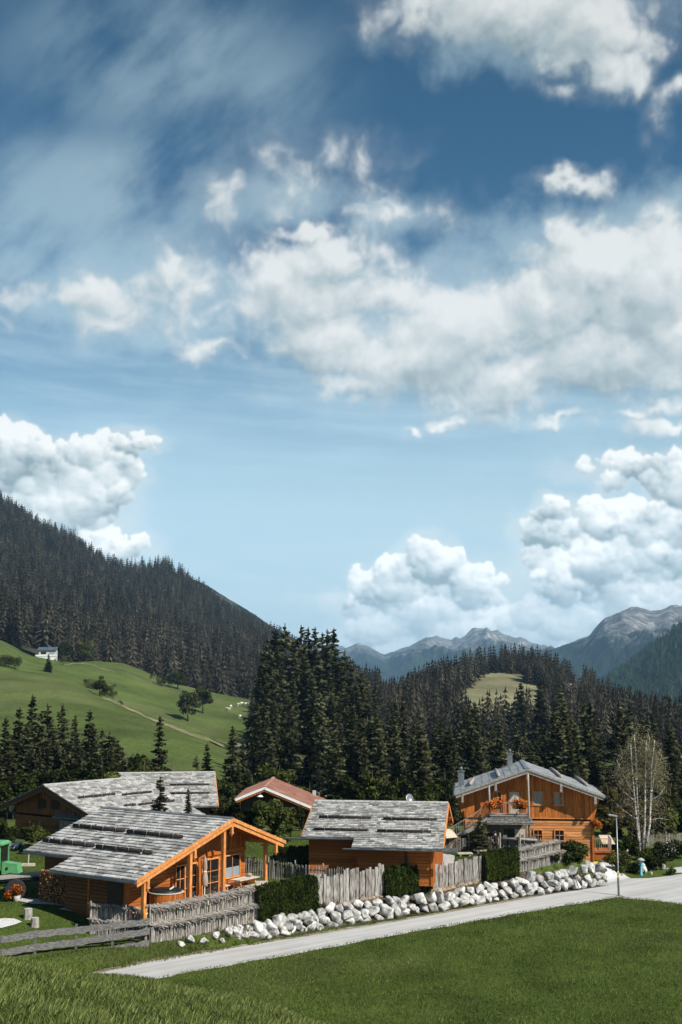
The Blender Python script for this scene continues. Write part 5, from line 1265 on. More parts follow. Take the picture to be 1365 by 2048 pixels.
# ================= red roofed house
_k = 102 / 118
h = RC = House('red_roof_house', 'house with a faded red sheet roof and dark gable between the chalets', 'house', CAM + (Vector((-7.54, 120.63, 4.14)) - CAM) * _k, 1.13, 1.4)
a = rad(21.86)
def rz(x, off=.15): return h.H - abs(x) * math.tan(a) - off
def sheet(h, parent, sgn, a, s1, y1, seed):
    q = random.Random(seed); ca, sa = math.cos(a), math.sin(a); m = MB()
    def pt(s, y, n): return (sgn * (s * ca + n * sa), y, h.H - s * sa + n * ca)
    n = int(y1 / .42); nr = 3
    for i in range(n):
        y0_, y1_ = y1 * i / n, y1 * (i + 1) / n
        for j in range(nr):
            sa_, sb_ = s1 * j / nr, s1 * (j + 1) / nr
            m.hexa([pt(sb_, y0_ + .005, -.1), pt(sb_, y1_ - .005, -.1), pt(sa_, y1_ - .005, -.1), pt(sa_, y0_ + .005, -.1), pt(sb_, y0_ + .005, .02), pt(sb_, y1_ - .005, .02), pt(sa_, y1_ - .005, .01), pt(sa_, y0_ + .005, .01)])
        m.bar(pt(0, y0_, .03), pt(s1, y0_, .03), .035, .05)
    for j in range(2): m.box(pt(s1 * (.2 + .1 * j), .6 + j * .9, .03), (.5, .5, .02), ry=-sgn * -a)
    return m.build('roof', MT['red roof'], parent)
rf1 = sheet(h, h.t, 1, a, 5.3, 10.1, 1); rf2 = sheet(h, h.t, -1, a, 2.75, 10.1, 2)
for sg, rf, s1_ in ((-1, rf2, 2.7), (1, rf1, 5.3)): rake(h, rf, sg, a, 0, s1_, -.06, .2, .06, mat='white'); rake(h, rf, sg, a, 0, s1_, .0, .16, .06, mat='wood v', drop=.2)
ridge_cap(h, rf1, 0, 10.1, 'red roof', .18)
m = MB(); vboards(m, -2.1, 4.4, -.8, rz, 1.3, seed=52); m.build('gable_boarding', MT['dark wood'], h.t)
m = MB(); hboards(m, 1.3, 9.7, -.8, lambda y: rz(4.4), 4.4, bw=.22, seed=53, axis='y'); m.build('side_wall', MT['wood h'], h.t)
m = MB(); hboards(m, 1.3, 9.7, -.8, lambda y: rz(2.1), -2.1, bw=.22, seed=54, axis='y'); m.build('side_wall', MT['wood h'], h.t)
m = MB(); vboards(m, -2.1, 4.4, -.8, rz, 9.7, seed=55); m.build('rear_wall', MT['dark wood'], h.t)
x0, z1 = h.at_y(566, 1615, 1.25); x1, z0 = h.at_y(580, 1640, 1.25); parent_box(h, 'door', 'beam', [(((x0 + x1) / 2, 1.22, (z0 + z1) / 2), (x1 - x0, .08, z1 - z0))])
s, y = roof_hit(h, 629, 1591, 1, a); k = 1 / 24.0; cz = h.H - s * math.sin(a)
parent_box(h, 'chimney', 'concrete', [((s * math.cos(a), y, cz + .1), (.3, .3, .7))], rf1); parent_box(h, 'vent_pipe', 'metal grey', [((s * math.cos(a) + .45, y + .1, cz), (.1, .1, .6))], rf1)
lx, lz = h.at_y(520, 1588, -.0)
lp = thing('hanging_lamp', 'white bell shaped lamp hanging under the red roof gable', 'lamp', h.w(lx, .3, lz))
m = MB(); m.lathe([(.30, -.26), (.27, -.21), (.13, -.1), (.07, .03), (.03, .1), (.02, .42)], 14); m.build('lamp_shade', MT['white'], lp, True)
m = MB(); m.lathe([(.01, -.30), (.06, -.28), (.06, -.2), (.02, -.16)], 10); m.build('bulb', MT['white'], lp, True)

# ================= white house high on the pasture, little red house on the wooded hill
def small_house(name, label, cat, p, wid, dep, hgt, rh, yaw, wall, roofm, seed, balcony=False, D=None):
    t = thing(name, label, cat, p, -rad(yaw))
    m = MB(); m.box((0, 0, hgt / 2 - .6), (wid, dep, hgt + 1.2)); q = m.build('wall', MT[wall], t)
    m = MB(); o = .7; n = 8
    for sg in (-1, 1):
        m.hexa([(-wid / 2 - o, sg * (dep / 2 + o), hgt - .05), (wid / 2 + o, sg * (dep / 2 + o), hgt - .05), (wid / 2 + o, 0, hgt + rh), (-wid / 2 - o, 0, hgt + rh), (-wid / 2 - o, sg * (dep / 2 + o), hgt + .15), (wid / 2 + o, sg * (dep / 2 + o), hgt + .15), (wid / 2 + o, 0, hgt + rh + .2), (-wid / 2 - o, 0, hgt + rh + .2)])
    m.build('roof', MT[roofm], t)
    m = MB()
    for sg in (-1, 1): m.add([(sg * wid / 2, -dep / 2, hgt - .1), (sg * wid / 2, dep / 2, hgt - .1), (sg * wid / 2, 0, hgt + rh * .85)], [(0, 1, 2)])
    m.build('gable', MT[wall], t)
    return t
MT['render grey'] = noisy('greyish render', [(.3, (.36, .35, .33)), (.7, (.46, .45, .43))], ns=1, rough=.8)
MT['blue roof'] = noisy('blue grey roof', [(.3, (.05, .075, .11)), (.7, (.08, .11, .15))], ns=.6, rough=.5)
p = on_loft(MEADOW, 98, 1322, (52, 72))
wh = small_house('white_house', 'white house with blue grey roof standing high on the pasture', 'house', p + Vector((0, 0, .2)), 7.6, 6.5, 4.6, 1.3, -4, 'render grey', 'blue roof', 1)
m = MB(); m.box((-.3, -3.6, 2.1), (9.6, 1.2, .7)); m.box((-.3, -3.5, .4), (9.0, 1.0, 2.6)); m.build('balcony', MT['white'], wh)
for x, w_ in ((-1.6, 2.4), (2.2, 2.2)):
    m = MB(); m.box((x, -3.27, 3.3), (w_, .1, 1.2)); m.build('window', MT['glass'] if x < 0 else MT['glass pale'], wh)
p = on_loft(KNOLL, 1146, 1384, (30, 44))
rh_ = small_house('red_hut', 'small red timber hut among the spruces on the wooded hill', 'hut', p, 5.5, 5, 3.2, 1.6, 70, 'wood h', 'slab roof', 2)
m = MB(); m.box((2.78, 0, 1.8), (.06, 1.2, 1.0)); m.build('window', MT['glass'], rh_)
# satellite dish behind the middle chalet
p = aty(818, 1598, 92); di = thing('satellite_dish', 'small grey satellite dish above the middle chalet ridge', 'dish', p)
m = MB(); m.lathe([(.02, 0), (.2, .03), (.36, .1), (.37, .12), (.2, .05), (.02, .02)], 16, 0, Matrix.Rotation(rad(70), 4, 'X') @ Matrix.Rotation(rad(35), 4, 'Y')); m.build('dish', MT['metal grey'], di, True)
m = MB(); m.tube([(0, .05, 0), (0, .1, -.6), (0, .1, -2.6)], .03, 6); m.build('mast', MT['metal grey'], di)
# ---------------------------------------------------------------- lane and paving
def sheet_mesh(name, mat, rows, dz, label):
    """rows of points across the strip; draped on the ground dz above it"""
    V = []; F = []; n = len(rows[0])
    for r in rows: V += [(p[0], p[1], gz(p[0], p[1]) + dz) for p in r]
    for i in range(len(rows) - 1):
        for j in range(n - 1): F.append((i * n + j, i * n + j + 1, (i + 1) * n + j + 1, (i + 1) * n + j))
    return tag(np_mesh(name, V, F, mat, smooth=True), label, kind='structure')
m, nt = newmat('pale asphalt'); MT['road'] = m
out = N(nt, 'ShaderNodeOutputMaterial'); p = N(nt, 'ShaderNodeBsdfPrincipled', i_Roughness=.9); tc = N(nt, 'ShaderNodeTexCoord')
n1 = N(nt, 'ShaderNodeTexNoise', i_Vector=tc.outputs['Object'], i_Scale=14.0, i_Detail=8.0, i_Roughness=.8); n2 = N(nt, 'ShaderNodeTexNoise', i_Vector=tc.outputs['Object'], i_Scale=.5, i_Detail=5.0)
mp = N(nt, 'ShaderNodeMapping', i_Rotation=(0, 0, -math.atan2(RD.y, RD.x))); L(nt, tc.outputs['Object'], mp.inputs[0]); mp = N(nt, 'ShaderNodeVectorMath', operation='MULTIPLY', i_0=mp.outputs[0], i_1=(.04, 1.1, 1))
n3 = N(nt, 'ShaderNodeTexNoise', i_Vector=mp.outputs[0], i_Scale=1.6, i_Detail=4.0)
a1 = N(nt, 'ShaderNodeMath', operation='MULTIPLY_ADD', i_0=n1.outputs['Fac'], i_1=.2, i_2=N(nt, 'ShaderNodeMath', operation='MULTIPLY_ADD', i_0=n2.outputs['Fac'], i_1=.3, i_2=N(nt, 'ShaderNodeMath', operation='MULTIPLY', i_0=n3.outputs['Fac'], i_1=.6).outputs[0]).outputs[0])
c = ramp(nt, a1.outputs[0], [(.4, (.33, .322, .305)), (.58, (.43, .42, .40)), (.78, (.53, .52, .50))]); L(nt, c, p.inputs['Base Color']); L(nt, p.outputs[0], out.inputs[0])
up_e = [(60,1968),(150,1955.5),(300,1922.5),(400,1906),(600,1874),(800,1841),(1000,1806),(1130,1783),(1212,1767)]
lo_e = [(190,1985),(300,1960),(400,1941),(600,1907),(800,1869),(1000,1834),(1130,1812),(1180,1804),(1238,1794)]
U = [atz(x, y, 0) for x, y in up_e]; Lo = [atz(x, y, 0) for x, y in lo_e]
def resample(P_, n):
    P_ = np.array([(p.x, p.y) for p in P_]); d = np.concatenate([[0], np.cumsum(np.linalg.norm(np.diff(P_, axis=0), axis=1))]); t = np.linspace(0, d[-1], n)
    return np.stack([np.interp(t, d, P_[:, 0]), np.interp(t, d, P_[:, 1])], -1)
n_ = 90; A, B = resample(U, n_), resample(Lo, n_); rg = np.random.default_rng(3)
rows = []
for i in range(n_):
    w1, w2 = .10 * math.sin(i * .9) + rg.normal(0, .05), .09 * math.sin(i * .7 + 2) + rg.normal(0, .05)
    d = (B[i] - A[i]); d /= np.linalg.norm(d); a_, b_ = A[i] - d * w1, B[i] + d * w2
    rows.append([a_ + (b_ - a_) * k / 5 for k in range(6)])
sheet_mesh('lane', MT['road'], rows, .012, 'narrow pale asphalt lane running past the boulder bank')
far = [(1212,1767),(1232,1760),(1262,1757),(1300,1756.5),(1340,1752),(1365,1748),(1480,1742),(1700,1735)]; near = [(1238,1794),(1250,1797),(1275,1799),(1305,1801),(1340,1805),(1365,1809),(1480,1826),(1700,1860)]
A, B = resample([atz(x, y, 0) for x, y in far], 50), resample([atz(x, y, 0) for x, y in near], 50)
sheet_mesh('paved_junction', MT['road'], [[A[i] + (B[i] - A[i]) * k / 8 for k in range(9)] for i in range(50)], .010, 'pale paved junction where the lane widens')
# driveway rising to the tall chalet, side road behind the planting
dl = [hit(x, y) for x, y in ((1214,1768),(1211,1745),(1204,1722),(1196,1706),(1190,1697))]; dr_ = [hit(x, y) for x, y in ((1262,1757),(1240,1742),(1222,1722),(1212,1706),(1206,1697))]
MT['gravel'] = noisy('pale gravel', [(.3, (.36, .355, .34)), (.5, (.50, .495, .48)), (.7, (.62, .61, .60))], ns=16, detail=8, rough=.95, bump=.5)
A, B = resample(dl, 24), resample(dr_, 24); sheet_mesh('gravel_drive', MT['gravel'], [[A[i] + (B[i] - A[i]) * k / 5 for k in range(6)] for i in range(24)], .03, 'gravel drive rising to the tall chalet')
A, B = resample([hit(1334,1737), hit(1400,1730), hit(1520,1722)], 20), resample([hit(1336,1747), hit(1400,1745), hit(1520,1742)], 20); sheet_mesh('side_road', MT['road'], [[A[i] + (B[i] - A[i]) * k / 3 for k in range(4)] for i in range(20)], .03, 'strip of road leaving behind the flower bed')
def patch(name, mat, pts, dz, label, n=10):
    c = sum((Vector(p) for p in pts), Vector()) / len(pts); V = [(c.x, c.y, gz(c.x, c.y) + dz)]; F = []
    P_ = []
    for i in range(len(pts)):
        a_, b_ = Vector(pts[i]), Vector(pts[(i + 1) % len(pts)])
        for k in range(n):
            q_ = a_.lerp(b_, k / n); j = 1 + .07 * noise.noise(Vector((q_.x * 2, q_.y * 2, 3))); P_.append(c + (q_ - c) * j)
    for r in (.33, .66, 1):
        for q_ in P_: q2 = c + (q_ - c) * r; V.append((q2.x, q2.y, gz(q2.x, q2.y) + dz))
    m_ = len(P_)
    for k in range(m_): F.append((0, 1 + k, 1 + (k + 1) % m_, 0))
    o = MB(); o.v = V; o.f = [(a, b, c_) for a, b, c_, d in F] + [(1 + r * m_ + k, 1 + (r + 1) * m_ + k, 1 + (r + 1) * m_ + (k + 1) % m_, 1 + r * m_ + (k + 1) % m_) for r in range(2) for k in range(m_)]; o.m = [0] * len(o.f)
    return tag(o.build(name, mat, None, True), label, kind='structure')
patch('gravel_patch', MT['gravel'], [hit(-30,1858), hit(5,1857), hit(30,1850), hit(45,1845), hit(28,1838), hit(5,1838), hit(-30,1842)], .04, 'white gravel patch on the lawn at the left edge')
patch('gravel_path', MT['gravel'], [hit(118,1819), hit(150,1825), hit(182,1832), hit(172,1824), hit(135,1815)], .04, 'gravel strip along the dark chalet wall')
patch('flagstone_path', MT['concrete'], [hit(26,1801), hit(64,1809), hit(128,1813), hit(130,1803), hit(80,1799), hit(38,1797)], .05, 'pale flagstones before the firewood')
patch('garden_path', MT['concrete'], [hit(898,1752), hit(908,1728), hit(910,1712), hit(886,1708), hit(878,1730), hit(880,1752)], .05, 'pale slab path beside the middle chalet')
patch('gravel_path', MT['gravel'], [hit(-20,1698), hit(40,1694), hit(60,1688), hit(20,1686), hit(-20,1690)], .05, 'pale path in front of the brown chalet')
patch('soil_bank', noisy('earth with pebbles', [(.3, (.10, .065, .04)), (.5, (.22, .16, .105)), (.7, (.40, .33, .25))], ns=6, detail=9, rough=.95, bump=.5), [hit(520,1842), hit(640,1818), hit(760,1796), hit(880,1784), hit(960,1766), hit(960,1756), hit(860,1772), hit(760,1788), hit(625,1812), hit(520,1834)], .03, 'bare earth along the top of the boulder bank', 14)

# ---------------------------------------------------------------- boulders of the bank
ROCKS = [rock_geo(200 + i, 3) for i in range(9)]; RMESH = []
for i, (v, f) in enumerate(ROCKS):
    me = np_mesh('boulder', v, f, MT['stone'], k=3); bpy.data.objects.remove(me, do_unlink=True)
RMESH = [m_ for m_ in bpy.data.meshes if m_.name.split('.')[0] == 'boulder']
def boulder(loc, sx, sy, sz, label, group, rot=None):
    o = bpy.data.objects.new('boulder', RND.choice(RMESH)); COL.objects.link(o); o.location = loc; o.scale = (sx, sy, sz)
    o.rotation_euler = rot or (RND.uniform(-.5, .5), RND.uniform(-.5, .5), RND.uniform(0, 6.28)); return tag(o, label, 'boulder', group)
base_px = [(352,1889),(420,1888),(500,1881),(560,1874),(650,1858),(750,1842),(850,1826),(950,1809),(1050,1793),(1150,1780),(1215,1770)]
top_px = [(352,1884),(420,1868),(470,1850),(520,1846),(560,1832),(625,1818),(700,1806),(760,1796),(870,1787),(960,1772),(1030,1758),(1110,1742),(1200,1727),(1215,1745)]
nb = 0
px = 356.0
while px < 1214:
    yb = np.interp(px, *zip(*base_px)); yt = np.interp(px, *zip(*top_px)); D0 = (atz(px, yb, .1) - CAM).dot(FW); K = FPX / D0
    hgt = yb - yt; size = (23 if px < 540 else 23 if px < 900 else 20)
    rows_ = max(1, round(hgt / (size * .70)))
    for r_ in range(rows_):
        t = (r_ + .45) / rows_; py = yb - hgt * t + RND.uniform(-2, 2); pxx = px + (r_ % 2) * size * .5 + RND.uniform(-3, 3)
        dback = .25 + 1.35 * t
        pb = atz(pxx, yb, .05); q_ = pb + RN * dback; p3 = aty(pxx, py, q_.y)
        s = size / K * .5 * RND.uniform(1.0, 1.4) * (1.25 if px < 560 else 1)
        boulder(p3, s * RND.uniform(1.1, 1.5), s * RND.uniform(1.0, 1.3), s * RND.uniform(.9, 1.2), 'rough white boulder stacked in the bank along the lane', 'white boulders stacked in the bank along the lane'); nb += 1
    px += size * RND.uniform(.74, .92)
for px, py, s in ((362,1890,.3),(380,1884,.34),(408,1884,.3),(430,1874,.36),(455,1868,.45),(446,1886,.26),(474,1868,.5)):
    p = hit(px, py); boulder(p + Vector((0, 0, s * .3)), s, s, s * .8, 'rough white boulder stacked in the bank along the lane', 'white boulders stacked in the bank along the lane'); nb += 1
print('boulders', nb)
for px, py, s, lb in ((1286,1748,.55,'upright white boulder beside the blue hydrant'),(1325,1740,.42,'white boulder at the end of the flower bed'),(1258,1716,.5,'pale boulder among the yellow flowers'),(1303,1749,.2,'small white stone before the hydrant bed'),(1245,1752,.2,'small white stone at the drive edge')):
    p = hit(px, py); boulder(p + Vector((0, 0, s * .5)), s * .75, s * .7, s * 1.1, lb, None, (0, 0, RND.uniform(0, 6)))


V = []; F = []; n_ = 120
for i in range(n_):
    px = 345 + (1216 - 345) * i / (n_ - 1); yb = np.interp(px, *zip(*base_px)); yt = np.interp(px, *zip(*top_px)); pb = atz(px, yb + 1, .0); bk = 2.0
    for k in range(6):
        t = k / 5; q_ = pb + RN * (-.12 + bk * t); V.append((q_.x, q_.y, gz(q_.x, q_.y) + .03 + .02 * noise.noise(Vector((q_.x * 3, q_.y * 3, 0)))))
F = [(i * 6 + j, i * 6 + j + 1, (i + 1) * 6 + j + 1, (i + 1) * 6 + j) for i in range(n_ - 1) for j in range(5)]
tag(np_mesh('soil_bank', V, F, noisy('dark earth between boulders', [(.3, (.022, .018, .013)), (.55, (.07, .055, .035)), (.75, (.16, .13, .09))], ns=4, detail=9, rough=.95), smooth=True), 'dark earth between the boulders of the bank', kind='structure')
# ---------------------------------------------------------------- fences
def ground_line(pxs, n=2):
    P_ = [hit(x, y) for x, y in pxs]; return P_
def along(P_, step):
    out = []; rem = 0
    for a_, b_ in zip(P_[:-1], P_[1:]):
        d = Vector((b_.x - a_.x, b_.y - a_.y, 0)); l_ = d.length; t = rem
        while t < l_:
            q_ = a_ + (b_ - a_) * (t / l_); out.append((Vector((q_.x, q_.y, gz(q_.x, q_.y))), d.normalized())); t += step
        rem = t - l_
    return out
# three-rail plank fence
t = thing('plank_fence', 'grey three rail plank fence crossing the lawn at the lower left', 'fence', hit(140, 1905))
posts = [(-60,1925,1742),(70,1911,1717+20),(152,1897,1722),(225,1893,1715),(292,1890,1696)]
RT = [(-60,1746,1761),(0,1738,1752)]
def frail(pa, pb, wd=.05):
    pass
T0 = t.location
def px_at(px, py, q_): return aty(px, py, q_.y)
fx = [(-70,1930),(0,1917),(70,1908),(152,1899),(225,1894),(292,1889)]
base = [hit(x, y) for x, y in fx]
rails = [[(-70,1876),(0,1880.5-1),(70,1868),(152,1860),(225,1851),(298,1843)],[(-70,1914),(0,1906),(70,1894),(152,1884),(225,1873),(298,1862)],[(-70,1942),(8,1924),(70,1915),(152,1907),(225,1898),(298,1886)]]
for r_ in rails:
    for i in range(len(r_) - 1):
        if i in (2, 4): pass
        qa, qb = base[i], base[i + 1]; a_, b_ = px_at(*r_[i], qa), px_at(*r_[i + 1], qb)
        m = MB(); d = (b_ - a_).normalized(); sd = Vector((-d.y, d.x, 0)) * -.08
        n_ = 6; w0, w1 = .165, .165
        vs = []
        for k in range(n_ + 1):
            q_ = a_.lerp(b_, k / n_) + sd + Vector((0, 0, .018 * math.sin(k * 1.7 + i))); hh = w0 * (1 + .12 * math.sin(k * 2.3 + i * 2))
            for e, f in ((-1, -.025), (1, -.025), (1, .025), (-1, .025)): vs.append(q_ + Vector((0, 0, e * hh)) + sd.normalized() * f - T0)
        fs = []
        for k in range(n_):
            for j in range(4): fs.append((k * 4 + j, k * 4 + (j + 1) % 4, (k + 1) * 4 + (j + 1) % 4, (k + 1) * 4 + j))
        fs += [(0, 1, 2, 3), (n_ * 4 + 3, n_ * 4 + 2, n_ * 4 + 1, n_ * 4)]
        m.add(vs, fs); m.build('rail', MT['grey rail'], t)
for i, (px, yt) in enumerate(((-70,1850),(0,1870),(72,1860),(155,1848),(226,1842),(292,1836))):
    if i == 1: continue
    b_ = base[i]; tp = px_at(px, yt, b_); m = MB(); m.bar(b_ - T0 - Vector((0, 0, .3)), Vector((b_.x, b_.y, tp.z)) - T0, .11, .11, up=(0, 1, 0)); m.build('post', MT['grey rail'] if i != 5 else MT['grey wood'], t)
q_ = base[5] + Vector((-.05, .3, 0)); mk = thing('marker_post', 'short orange marker stake behind the plank fence end', 'marker', q_)
a_ = px_at(297, 1818, q_); m = MB(); m.bar((0, 0, -.2), (0, 0, a_.z - q_.z), .07, .05, up=(0, 1, 0)); m.build('stake', noisy('orange paint', [(.3, (.75, .33, .02)), (.7, (.85, .42, .04))], ns=5), mk)
m = MB(); m.bar((0, 0, a_.z - q_.z - .28), (0, 0, a_.z - q_.z - .22), .075, .055, up=(0, 1, 0)); m.build('band', MT['white'], mk)

def brush_fence(name, label, line, tiers, hgt, seed, cap=.55, dens=1.0, mat='grey wood'):
    """two-tier fence of upright splits with a thatch of slanting splits on each tier"""
    q = random.Random(seed); P_ = ground_line(line); t = thing(name, label, 'fence', P_[0]); O = P_[0]
    for ti in range(tiers):
        zb, zt = hgt * ti / tiers, hgt * (ti + 1) / tiers; off = -.12 if ti == 0 and tiers > 1 else .10
        m = MB(); cp = MB()
        for pos, d in along(P_, .032 / dens):
            sd = Vector((d.y, -d.x, 0)); w_ = q.uniform(.025, .065)
            a_ = pos + sd * (.05 - off + q.uniform(-.04, .05)) + Vector((0, 0, zb * .9 - (.15 if ti == 0 else 0))); b_ = a_ + Vector((q.uniform(-.06, .06), q.uniform(-.05, .05), zt - zb * .9 + (.15 if ti == 0 else 0) - q.uniform(0, .16)))
            m.bar(a_ - O, b_ - O, w_, w_ * .5, up=sd, taper=q.uniform(.5, 1))
        for pos, d in along(P_, .032 / dens):
            sd = Vector((d.y, -d.x, 0))
            for lay in range(2):
                c_ = pos + sd * (.02 - off) + Vector((0, 0, zt - .02 + lay * .03)); l_ = cap * q.uniform(.6, 1.15); sl = q.uniform(.0, .5); al = q.uniform(.3, 1.3)
                dv = (d * al + sd * .8 + Vector((0, 0, -sl))).normalized(); a_ = c_ - dv * l_ * .4; b_ = c_ + dv * l_ * .6
                cp.bar(a_ - O, b_ - O, q.uniform(.03, .09), .02, up=(q.uniform(-.3, .3), q.uniform(-.3, .3), 1), taper=q.uniform(.4, 1))
        m.build('stave_panel', MT[mat], t); cp.build('thatch_cap', MT[mat], t)
    for pos, d in along(P_, 1.9): m = MB(); m.tube([pos - O - Vector((0, 0, .3)), pos - O + Vector((.01, .02, hgt + .18))], .05, 6); m.build('post', MT[mat], t)
    return t
brush_fence('brushwood_fence', 'two tier brushwood fence along the porch front', [(299,1883),(350,1875),(420,1860),(470,1848),(514,1836)], 2, 1.75, 3, cap=.8)
brush_fence('brushwood_fence', 'loose brushwood fence behind the plank rails', [(180,1866),(240,1871),(296,1878)], 2, 1.5, 4, dens=.8)
brush_fence('brushwood_fence', 'ivy grown brushwood fence near the tall chalet', [(1031,1741),(1070,1732),(1122,1719)], 2, 1.35, 5, cap=.6, mat='grey wood')
def picket_fence(name, label, line, hgt, seed, mat='grey wood', step=.13, posts=True, rails=(.25, .8), pw=.04):
    q = random.Random(seed); P_ = ground_line(line); O = P_[0]; t = thing(name, label, 'fence', O); m = MB()
    for pos, d in along(P_, step):
        sd = Vector((d.y, -d.x, 0)); m.bar(pos - O + sd * .05, pos - O + sd * .05 + Vector((q.uniform(-.03, .03), q.uniform(-.03, .03), hgt * q.uniform(.92, 1.08))), pw * q.uniform(.8, 1.3), .022, up=(0, 1, 0))
    m.build('picket_panel', MT[mat], t)
    for f in rails:
        m = MB()
        for a_, b_ in zip(P_[:-1], P_[1:]): m.bar(a_ - O + Vector((0, 0, hgt * f)), b_ - O + Vector((0, 0, hgt * f)), .1, .09)
        m.build('rail', MT['dark wood'], t)
    if posts:
        for pos, d in along(P_, 2.1): m = MB(); m.tube([pos - O - Vector((0, 0, .3)), pos - O + Vector((0, 0, hgt + .22))], [.055, .05], 7); m.build('post', MT['grey wood'], t)
    return t
picket_fence('picket_fence', 'stake fence with dark rails between porch and middle chalet', [(480,1752),(530,1756),(573,1761),(621,1770),(668,1772),(705,1768)], 1.15, 6)
picket_fence('picket_fence', 'little larch picket fence at the dark side wall', [(195,1832),(240,1828),(281,1826)], 1.0, 7, 'beam', posts=False)
picket_fence('picket_fence', 'pale picket fence across the lawn of the tall chalet', [(885,1705),(930,1703),(975,1702),(1003,1701)], 1.05, 8, step=.12)
picket_fence('picket_fence', 'small dark picket fence below the tall chalet windows', [(1072,1706),(1105,1705),(1130,1704)], .95, 9, 'grey rail')
picket_fence('picket_fence', 'grey stake fence on the slope at the right edge', [(1292,1692),(1330,1692),(1365,1691),(1420,1690)], 1.0, 10, step=.12)
picket_fence('picket_fence', 'small weathered fence in the garden before the red roof', [(490,1664),(515,1662),(532,1660)], .9, 11)
# slab board fences
def slab_fence(label, line, hpx, seed, nboards):
    q = random.Random(seed); P_ = ground_line(line); O = P_[0]; t = thing('board_fence', label, 'fence', O)
    A_ = along(P_, .02); tot = len(A_) - 1
    for k in range(nboards):
        pos, d = A_[int(tot * (k + .5) / nboards)]; sd = Vector((d.y, -d.x, 0)); D = (pos - CAM).dot(FW); h_ = hpx * D / FPX * q.uniform(.9, 1.1); w_ = tot * .02 / nboards * q.uniform(.8, .98)
        m = MB(); vs = []; n_ = 6; sh = q.uniform(-.03, .03); ph = q.uniform(0, 6)
        for j in range(n_ + 1):
            z = -.25 + (h_ + .25) * j / n_; wl = w_ / 2 * (1 + .16 * math.sin(j * 1.6 + ph)); wr = w_ / 2 * (1 + .16 * math.sin(j * 1.9 + ph * 2)); cx = sh * j / n_
            for a_, b_ in ((-wl, -.035), (wr, -.035), (wr, .03), (-wl, .03)): vs.append(pos - O + d * (a_ + cx) - sd * b_ + sd * .03 * math.sin(k * 2.4) + Vector((0, 0, z + (.03 * math.sin(ph) if j == n_ and a_ > 0 else 0))))
        fs = [(i * 4 + j, i * 4 + (j + 1) % 4, (i + 1) * 4 + (j + 1) % 4, (i + 1) * 4 + j) for i in range(n_) for j in range(4)] + [(3, 2, 1, 0), (n_ * 4, n_ * 4 + 1, n_ * 4 + 2, n_ * 4 + 3)]
        m.add(vs, fs); m.build('board', MT['slab board'], t)
    for f in (.35, .78):
        m = MB()
        for a_, b_ in zip(P_[:-1], P_[1:]):
            d = (b_ - a_).normalized(); sd = Vector((d.y, -d.x, 0)); m.bar(a_ - O - sd * .09 + Vector((0, 0, 1.5 * f)), b_ - O - sd * .09 + Vector((0, 0, 1.5 * f)), .07, .1)
        m.build('rail', MT['grey wood'], t)
MT['slab board'] = noisy('weathered slab', [(.28, (.03, .024, .02)), (.42, (.15, .13, .112)), (.6, (.30, .28, .255)), (.78, (.44, .425, .40))], scale=(4, 4, .8), ns=2.2, detail=7, rough=.9, objr=.25, bump=.3)
slab_fence('tall fence of rough grey slabs left of the bushy hedge', [(626,1815),(690,1803),(768,1788)], 57, 1, 22)
slab_fence('fence of rough grey slabs between the two right hedges', [(859,1778),(910,1769),(964,1759)], 44, 2, 17)
# rough timber fence and planter before the tall chalet
t = thing('timber_fence', 'heavy fence of thick grey slabs and logs before the tall chalet', 'fence', hit(1030, 1708)); O = t.location
L_ = ground_line([(1000,1706),(1040,1708),(1072,1709)]); q = random.Random(3)
for pos, d in along(L_, .42):
    m = MB(); h_ = q.uniform(1.15, 1.45); m.bar(pos - O - Vector((0, 0, .2)), pos - O + Vector((q.uniform(-.04, .04), 0, h_)), .36 * q.uniform(.8, 1.1), .07, up=(0, 1, 0)); m.build('slab', MT['grey rail'], t)
for f in (.35, 1.05):
    m = MB(); m.tube([L_[0] - O + Vector((-.1, -.12, f)), L_[1] - O + Vector((0, -.12, f + .03)), L_[2] - O + Vector((.1, -.12, f))], [.09, .1, .08], 8); m.build('rail', MT['grey wood'], t, True)
for p_ in (L_[0], L_[1]): m = MB(); m.tube([p_ - O + Vector((0, -.22, -.2)), p_ - O + Vector((0, -.22, 1.5))], .07, 7); m.build('post', MT['grey wood'], t)

